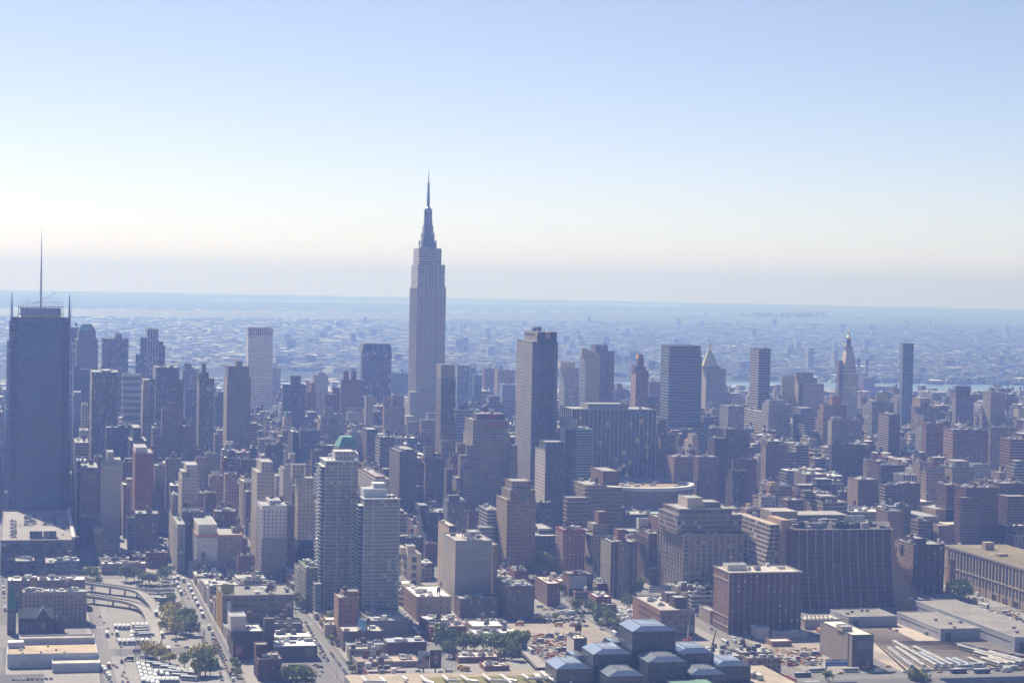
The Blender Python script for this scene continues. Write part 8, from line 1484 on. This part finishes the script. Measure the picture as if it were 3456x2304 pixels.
for i, (x0, x1, y0, y1, h) in enumerate(named):
    ck = RF.choice(PALW); st_ = RF.choice(['P', 'P', 'Q', 'P', 'B', 'N', 'V', 'Q']); nm, kind, _ = next(k for k in KM if h < k[2])
    g = RF.choice([.2, .3, .42, .55, .68]); side = C['tan'] if RF.random() < .4 else None
    near = y0 < 2000
    wing = None
    if x1 - x0 > 15 and h > 16 and RF.random() < .6:
        xs = x0 + (x1 - x0) * RF.uniform(.35, .65); hw_ = h * RF.uniform(.5, .88)
        wing = (xs + .01, x1) if RF.random() < .5 else (x0, xs - .01); X0_, X1_ = (x0, xs) if wing[0] > x0 + 1 else (xs, x1)
    else: X0_, X1_ = x0, x1
    root, rnd = building(nm, kind, 'pending %d' % i, X0_, X1_, y0, y1, h, C[ck], st_, 'K' if RF.random() < .3 else None, bay=RF.uniform(2.8, 3.8), fh=3.4, roof=(g, g * .97, g * .93), colN=side, seed=i,
                         geo=(RF.choice(['stone', 'dark']), 1.2, 1.7, '') if near and st_ in 'PQ' else None, corn=tuple(min(.6, c * 1.5) for c in C[ck]) if RF.random() < .3 else False)
    if wing: m = MB(); m.box(wing[0], wing[1], y0 + 1.5, y1 - RF.uniform(0, 3), 0, hw_, tuple(c * RF.uniform(.85, 1.2) for c in C[ck]), win=ST[RF.choice('PQPN')], bay=3.3, fh=3.4, top=(g * .8, g * .78, g * .76)); ring(m, wing[0], wing[1], y0 + 1.5, y1 - 3.1, hw_ + .003, hw_ + .9, .35, tuple(min(1, c * 1.2) for c in C[ck]), 'concrete', -.01); m.build('side_wing', root)
    x0, x1 = X0_, X1_; up = False
    if h > 26 and RF.random() < .55 and x1 - x0 > 14 and y1 - y0 > 12:
        m = MB(); a = RF.uniform(2, 5); m.box(x0 + a, x1 - a, y0 + a, y1 - a, h - .02, h + RF.uniform(3, 9), C[ck], win=ST[st_], top=(.3, .3, .3)); m.build('setback_tier', root); up = True
    if h > 14: m = MB(); a = RF.uniform(x0 + 1, x1 - 6); m.box(a, a + 4.5, y1 - 7, y1 - 2, h - .02, h + RF.uniform(3, 5), tuple(c * RF.uniform(.8, 1.6) for c in C[ck])); m.build('bulkhead', root)
    tk = RF.random() < .5 and h > 15
    roof_bits(root, x0, x1, y0, y1, h, None, rnd, 2 if y0 > 2300 else 4, tk)
    q = pr((x0 + x1) / 2, y0, h); INF.append((root, kind, CW[ck], q[0], q[1], (x0 + x1) / 2, y0, tk, g, h))
# labels: place each next to the nearest named building in the picture
SHORT = {}
AN = [(lab, l, r, t, Y) for _, lab, l, r, t, Y in HEROES]
cnt = defaultdict(list)
for it in INF:
    root, kind, cw, px, py, X, Y, tk, g, h = it; best = None
    for lab, l, r, t, YY in AN:
        if r - l < 25: continue
        dx = 0 if l <= px <= r else min(abs(px - l), abs(px - r)); dd = dx + abs(YY - Y) * .25
        if best is None or dd < best[0]: best = (dd, lab, l, r, YY)
    lab = best[1].split(',')[0]; w = lab.split(); lab = ' '.join(w[:9])
    while lab.split()[-1] in ('a', 'the', 'with', 'of', 'and', 'in', 'its', 'to', 'at', 'by', 'under', 'near', 'beside', 'behind', 'between', 'left', 'right', 'on', 'from', 'along', 'below', 'above', 'one', 'square', 'small', 'big', 'great', 'dark', 'long', 'wide', 'white', 'pale', 'pair'): lab = ' '.join(lab.split()[:-1])
    rel = 'left of' if px < best[2] else 'right of' if px > best[3] else 'in front of' if Y < best[4] else 'behind'
    art = 'the ' if not lab.startswith(('the', 'a ')) else ''
    cnt['%s %s %s %s%s' % (cw, kind, rel, art, lab)].append(it)
NUM = ['', 'second ', 'third ', 'fourth ', 'fifth ', 'sixth ', 'seventh ', 'eighth ', 'ninth ']
for base, its in cnt.items():
    its.sort(key=lambda i: i[6])
    for k, it in enumerate(its):
        lb = base if len(its) == 1 else ('nearest ' if k == 0 else (NUM[k] if k < 9 else '%dth ' % (k + 1)) + 'nearest ') + base
        it[0]['label'] = ' '.join(lb.split()[:16]); it[0]['group'] = 'ordinary city buildings between the streets'
# everything beyond as one mass
m = MB(); tk_ = 0
def lump(m, x0, x1, y0, y1, h, far):
    ck = RF.choice(PALW); st_ = RF.choice(['P', 'Q', 'P', 'B', 'N', 'V']); g = RF.choice([.15, .25, .35, .5, .66]); c = C[ck]; k = RF.uniform(.75, 1.2); c = tuple(v * k for v in c)
    if x1 - x0 > 15 and h > 16 and RF.random() < .6:
        xs = x0 + (x1 - x0) * RF.uniform(.35, .65); hw_ = h * RF.uniform(.5, .88); a, b = (xs + .01, x1) if RF.random() < .5 else (x0, xs - .01)
        m.box(a, b, y0 + RF.uniform(.5, 4), y1 - RF.uniform(.1, 3), 0, hw_, tuple(v * RF.uniform(.8, 1.25) for v in c), win=ST[RF.choice('PQPN')], bay=3.3, fh=3.4, top=(g * .8, g * .78, g * .76))
        for _ in range(2): q = RF.uniform(a + 1, b - 3); r_ = RF.uniform(y0 + 4, y1 - 5); m.box(q, q + RF.uniform(1, 3), r_, r_ + 2, hw_ + .003, hw_ + RF.uniform(1, 4), (.3, .28, .26), 'roofing')
        if a > x0 + 1: x1 = xs
        else: x0 = xs
    m.box(x0, x1, y0, y1, 0, h, c, win=ST[st_], bay=RF.uniform(2.8, 4), fh=3.5, top=(g, g * .97, g * .94)); w, d = x1 - x0, y1 - y0
    m.box(x0 - .1, x1 + .1, y0 - .1, y0 + .3, h + .003, h + 1, tuple(min(1, v * 1.3) for v in c), 'concrete'); m.box(x0 - .1, x0 + .3, y0 + .31, y1, h + .003, h + 1, tuple(min(1, v * 1.5) for v in c), 'concrete')
    if h > 50 and w > 14: a = RF.uniform(1.5, 3); hh = RF.uniform(4, 8); m.box(x0 + a, x1 - a, y0 + a, y1 - a, h + .002, h + hh, c, win=ST[st_], top=(g, g, g)); h += hh; x0 += a; x1 -= a; y0 += a; y1 -= a; w -= 2 * a; d -= 2 * a
    if h > 28 and RF.random() < .5 and w > 12: a = RF.uniform(2, 4); hh = RF.uniform(3, 10); m.box(x0 + a, x1 - a, y0 + a, y1 - a, h + .002, h + hh, c, win=ST[st_], top=(g, g, g)); h += hh
    for _ in range(RF.choice((2, 3, 4, 5))):
        a, b = RF.uniform(x0 + 1, x1 - 4), RF.uniform(y0 + 1, y1 - 4); gg = RF.choice([.1, .2, .4, .65]); m.box(a, a + RF.uniform(1.5, 4.5), b, b + RF.uniform(1.5, 4), h + .004, h + RF.uniform(1.5, 4.5), (gg, gg * .98, gg * .95), 'roofing')
    if RF.random() < .4 and w > 9: a, b = RF.uniform(x0 + 3, x1 - 3), RF.uniform(y0 + 3, y1 - 3); z = h + RF.uniform(3, 5); m.cone(a, b, 2, 1.95, z, z + 3.6, (.15, .1, .07), 'roofing', 8, cap=False); m.cone(a, b, 2.2, .05, z + 3.61, z + 5, (.12, .11, .11), 'roofing', 8); m.bar((a - 1, b, h), (a - 1, b, z), .3, (.1, .1, .1)); m.bar((a + 1, b, h), (a + 1, b, z), .3, (.1, .1, .1))
for x0, x1, y0, y1, h in rest: lump(m, x0, x1, y0, y1, h, False)
o = m.build('distant_city_blocks', loc=(0, 0, 0), kind='stuff'); o['label'] = 'dense mass of smaller lofts and flats filling the blocks between the towers'
# land between 1st avenue and the river, then the far shore
def shore(px):      # photo row of the far and near shores of the river
    return 1290
m = MB(); N0 = gnd('F', 0, 1318)[1]
FARX = lambda Y: (atY('F', -150, 1200, Y)[0], atY('F', 3600, 1200, Y)[0])
for i in range(2600):
    Y = RF.uniform(4420, 5750); a, b = FARX(Y); X = RF.uniform(a, b); w, d = RF.uniform(10, 26), RF.uniform(12, 40); h = RF.uniform(9, 24) if RF.random() < .82 else RF.uniform(24, 60)
    if hypot(X, Y) > 5780 - max(0, 700 - X) * .3: continue
    ty = pr(X, Y, h)[1]
    lim = 1319 if RF.random() < .93 else 1286
    while ty < lim and h > 5: h -= 1.5; ty = pr(X, Y, h)[1]
    if h > 14: m.box(X, X + w, Y, Y + d, 0, h, C[RF.choice(PALW)], win=ST[RF.choice('PPQB')], top=(.35, .33, .31))
    else: g = RF.choice([.12, .2, .35, .6]); m.box(X, X + w * 1.4, Y, Y + d, 0, h, C[RF.choice(PALW)], top=(g, g, g))
for i in range(46):     # riverside housing slabs
    Y = RF.uniform(4700, 5500); X = RF.uniform(1200, 2700); h = RF.uniform(26, 44)
    if pr(X, Y, h)[1] < (1316 if i % 4 else 1290): continue
    m.box(X, X + RF.uniform(18, 60), Y, Y + RF.uniform(14, 30), 0, h, C[RF.choice(['red', 'rbrown', 'brown', 'pink'])], win=ST['P'], top=(.3, .3, .3))
o = m.build('riverside_blocks', loc=(0, 0, 0), kind='stuff'); o['label'] = 'low riverside housing and flats this side of the river'
def band(pts): return [gnd('F', x, y, 0) for x, y in pts]
far = [(-300, 1296), (300, 1293), (900, 1290), (1500, 1290), (2000, 1291), (2250, 1289), (2700, 1290), (3000, 1292), (3300, 1298), (3800, 1302)]
near = [(3800, 1330), (3300, 1322), (3000, 1326), (2700, 1330), (2250, 1330), (1500, 1335), (900, 1340), (300, 1400), (-300, 1440)]
m = MB()
for (a, b) in zip(far, far[1:]):
    f_ = lambda x: next(((y1 + (y2 - y1) * (x - x1) / (x2 - x1)) for (x1, y1), (x2, y2) in zip(near[::-1], near[::-1][1:]) if x1 <= x <= x2))
    p, q, r_, s_ = gnd('F', *a), gnd('F', *b), gnd('F', b[0], f_(b[0])), gnd('F', a[0], f_(a[0])); m.face([(*s_, .3), (*r_, .3), (*q, .3), (*p, .3)], (.1, .1, .1), 'water')
m.build('river', loc=(0, 0, 0), kind='structure')
m = MB(); p, q, r_, s_ = gnd('F', 1480, 1046), gnd('F', 3700, 1068), gnd('F', 3700, 1079), gnd('F', 1480, 1054); m.face([(*s_, .5), (*r_, .5), (*q, .5), (*p, .5)], (.1, .1, .1), 'water')
p, q, r_, s_ = gnd('F', 700, 1012), gnd('F', 2300, 1027), gnd('F', 2300, 1033), gnd('F', 700, 1016); m.face([(*s_, .5), (*r_, .5), (*q, .5), (*p, .5)], (.1, .1, .1), 'water')
m.build('bay', loc=(0, 0, 0), kind='structure')
m = MB()
for i in range(38000):
    u = RF.random(); py = 1290 - (1290 - 1062) * (u ** .8); px = RF.uniform(-60, 3520); py += (px - 1700) * .006; X, Y = gnd('F', px, py); D = hypot(X, Y)
    if D > 24000 or D < 6300: continue
    s = RF.choice([.7, .8, 1, 1, 1.4, 2.2, 3]) * (1 + D / 24000); w, d = RF.uniform(7, 18) * s, RF.uniform(9, 22) * s; h = RF.uniform(6, 13); g = RF.choice((.03, .04, .05, .06, .07, .08, .1, .12, .15, .2)) if RF.random() < .945 else .75; w *= RF.choice((.5, .8, 1.2)); d *= .7
    c = C[RF.choice(PALW)]; m.box(X, X + w, Y, Y + d, .01 * (i % 40), h, tuple(v * .45 for v in c), 'roofing', top=(g, g, g * .98), topmat='roofing')
for i in range(130):
    px = RF.uniform(900, 3500) if RF.random() < .8 else RF.uniform(0, 3500); py = RF.uniform(1085, 1285); X, Y = gnd('F', px, py); D = hypot(X, Y)
    if D < 6300: continue
    h = RF.uniform(20, 60) * (.6 + D / 20000); m.box(X, X + RF.uniform(14, 34), Y, Y + 25, 0, h * .8, C[RF.choice(['grey', 'rbrown', 'brown', 'lgrey'])], 'roofing')
for i in range(34):     # estate of slabs on the skyline
    px = 2490 + i * 8.2 + RF.uniform(-12, 12); X, Y = gnd('F', px, 1084 + RF.uniform(-2, 2)); m.box(X, X + RF.uniform(35, 90), Y, Y + 60, 0, RF.choice((28, 40, 55, 72)), C['grey'], 'roofing')
o = m.build('far_borough', loc=(0, 0, 0), kind='stuff'); o['label'] = 'endless low houses and warehouses across the river'
m = MB()
for i in range(9000):
    py = 1290 - (1290 - 1052) * (RF.random() ** .7); px = RF.uniform(-60, 3520); X, Y = gnd('F', px, py + (px - 1700) * .006); D = hypot(X, Y)
    if D < 6250 or D > 30000: continue
    r0 = RF.uniform(6, 20) * (1 + D / 9000); m.cone(X, Y, r0 * 1.8, r0 * .8, 0, RF.uniform(7, 15), (.05 * RF.uniform(.7, 1.4), .075 * RF.uniform(.7, 1.3), .035), 'foliage', 7, ax=.6)
o = m.build('far_woodland', loc=(0, 0, 0), kind='stuff'); o['label'] = 'tree cover and parks across the river'
m = MB()        # wooded moraine ridge
for i in range(70):
    px = -100 + i * 54; X, Y = gnd('F', px, 1080 + (px - 1700) * .009); r0 = RF.uniform(500, 900); m.cone(X, Y, r0, r0 * .5, -1, RF.uniform(22, 42), (.05, .07, .035), 'foliage', 14, ax=.7)
m.build('hills', loc=(0, 0, 0), kind='structure')
# gas tank dome far left, bridge tower
def far_round(name, cat, lab, t, xa, xb, yt, yb_, col):
    p = gnd(t, (xa + xb) / 2, yb_); Y = p[1]; a, z = atY(t, xa, yt, Y); b, _ = atY(t, xb, yt, Y); r = thing(name, (p[0], Y, 0), lab, cat); m = MB(); R_ = (b - a) / 2; m.cone(p[0], Y, R_, R_, 0, z * .6, col, 'concrete', 24, cap=False); m.build('tank_wall', r); m = MB(); m.cone(p[0], Y, R_, R_ * .6, z * .601, z * .92, col, 'concrete', 24, cap=False); m.cone(p[0], Y, R_ * .6, R_ * .1, z * .92, z, col, 'concrete', 24); m.build('dome_roof', r)
far_round('storage_tank', 'storage tank', 'big domed white tank on the far shore above the grey brown slab', 'M1', 1503, 1585, 208, 262, (.62, .62, .60))
# ------------------------------------------------ haze: even air round the whole scene
m = MB(); B = 36000; z0, z1 = -12, 452
m.box(-B, B, -3000, B, z0, z1, (1, 1, 1), 'concrete', bottom=True); hz = m.build('haze', loc=(0, 0, 0), kind='stuff'); hz.data.materials.clear()
hm = bpy.data.materials.new('haze_air'); hm.use_nodes = True; hn = hm.node_tree.nodes; hl = hm.node_tree.links; hn.clear(); ho = hn.new('ShaderNodeOutputMaterial'); hv = hn.new('ShaderNodeVolumePrincipled')
hv.inputs['Color'].default_value = HAZE_COL; hv.inputs['Density'].default_value = HAZE_DENSITY; hv.inputs['Absorption Color'].default_value = HAZE_ABS; hv.inputs['Anisotropy'].default_value = HAZE_G; hl.new(hv.outputs[0], ho.inputs['Volume']); hz.data.materials.append(hm)
hz.data.polygons.foreach_set('material_index', [0] * len(hz.data.polygons)); hz['label'] = 'blue summer haze over the city'
for o in COL.objects:
    for k in ('zt', 'y0', 'x0', 'x1', 'y1'):
        if k in o: del o[k]
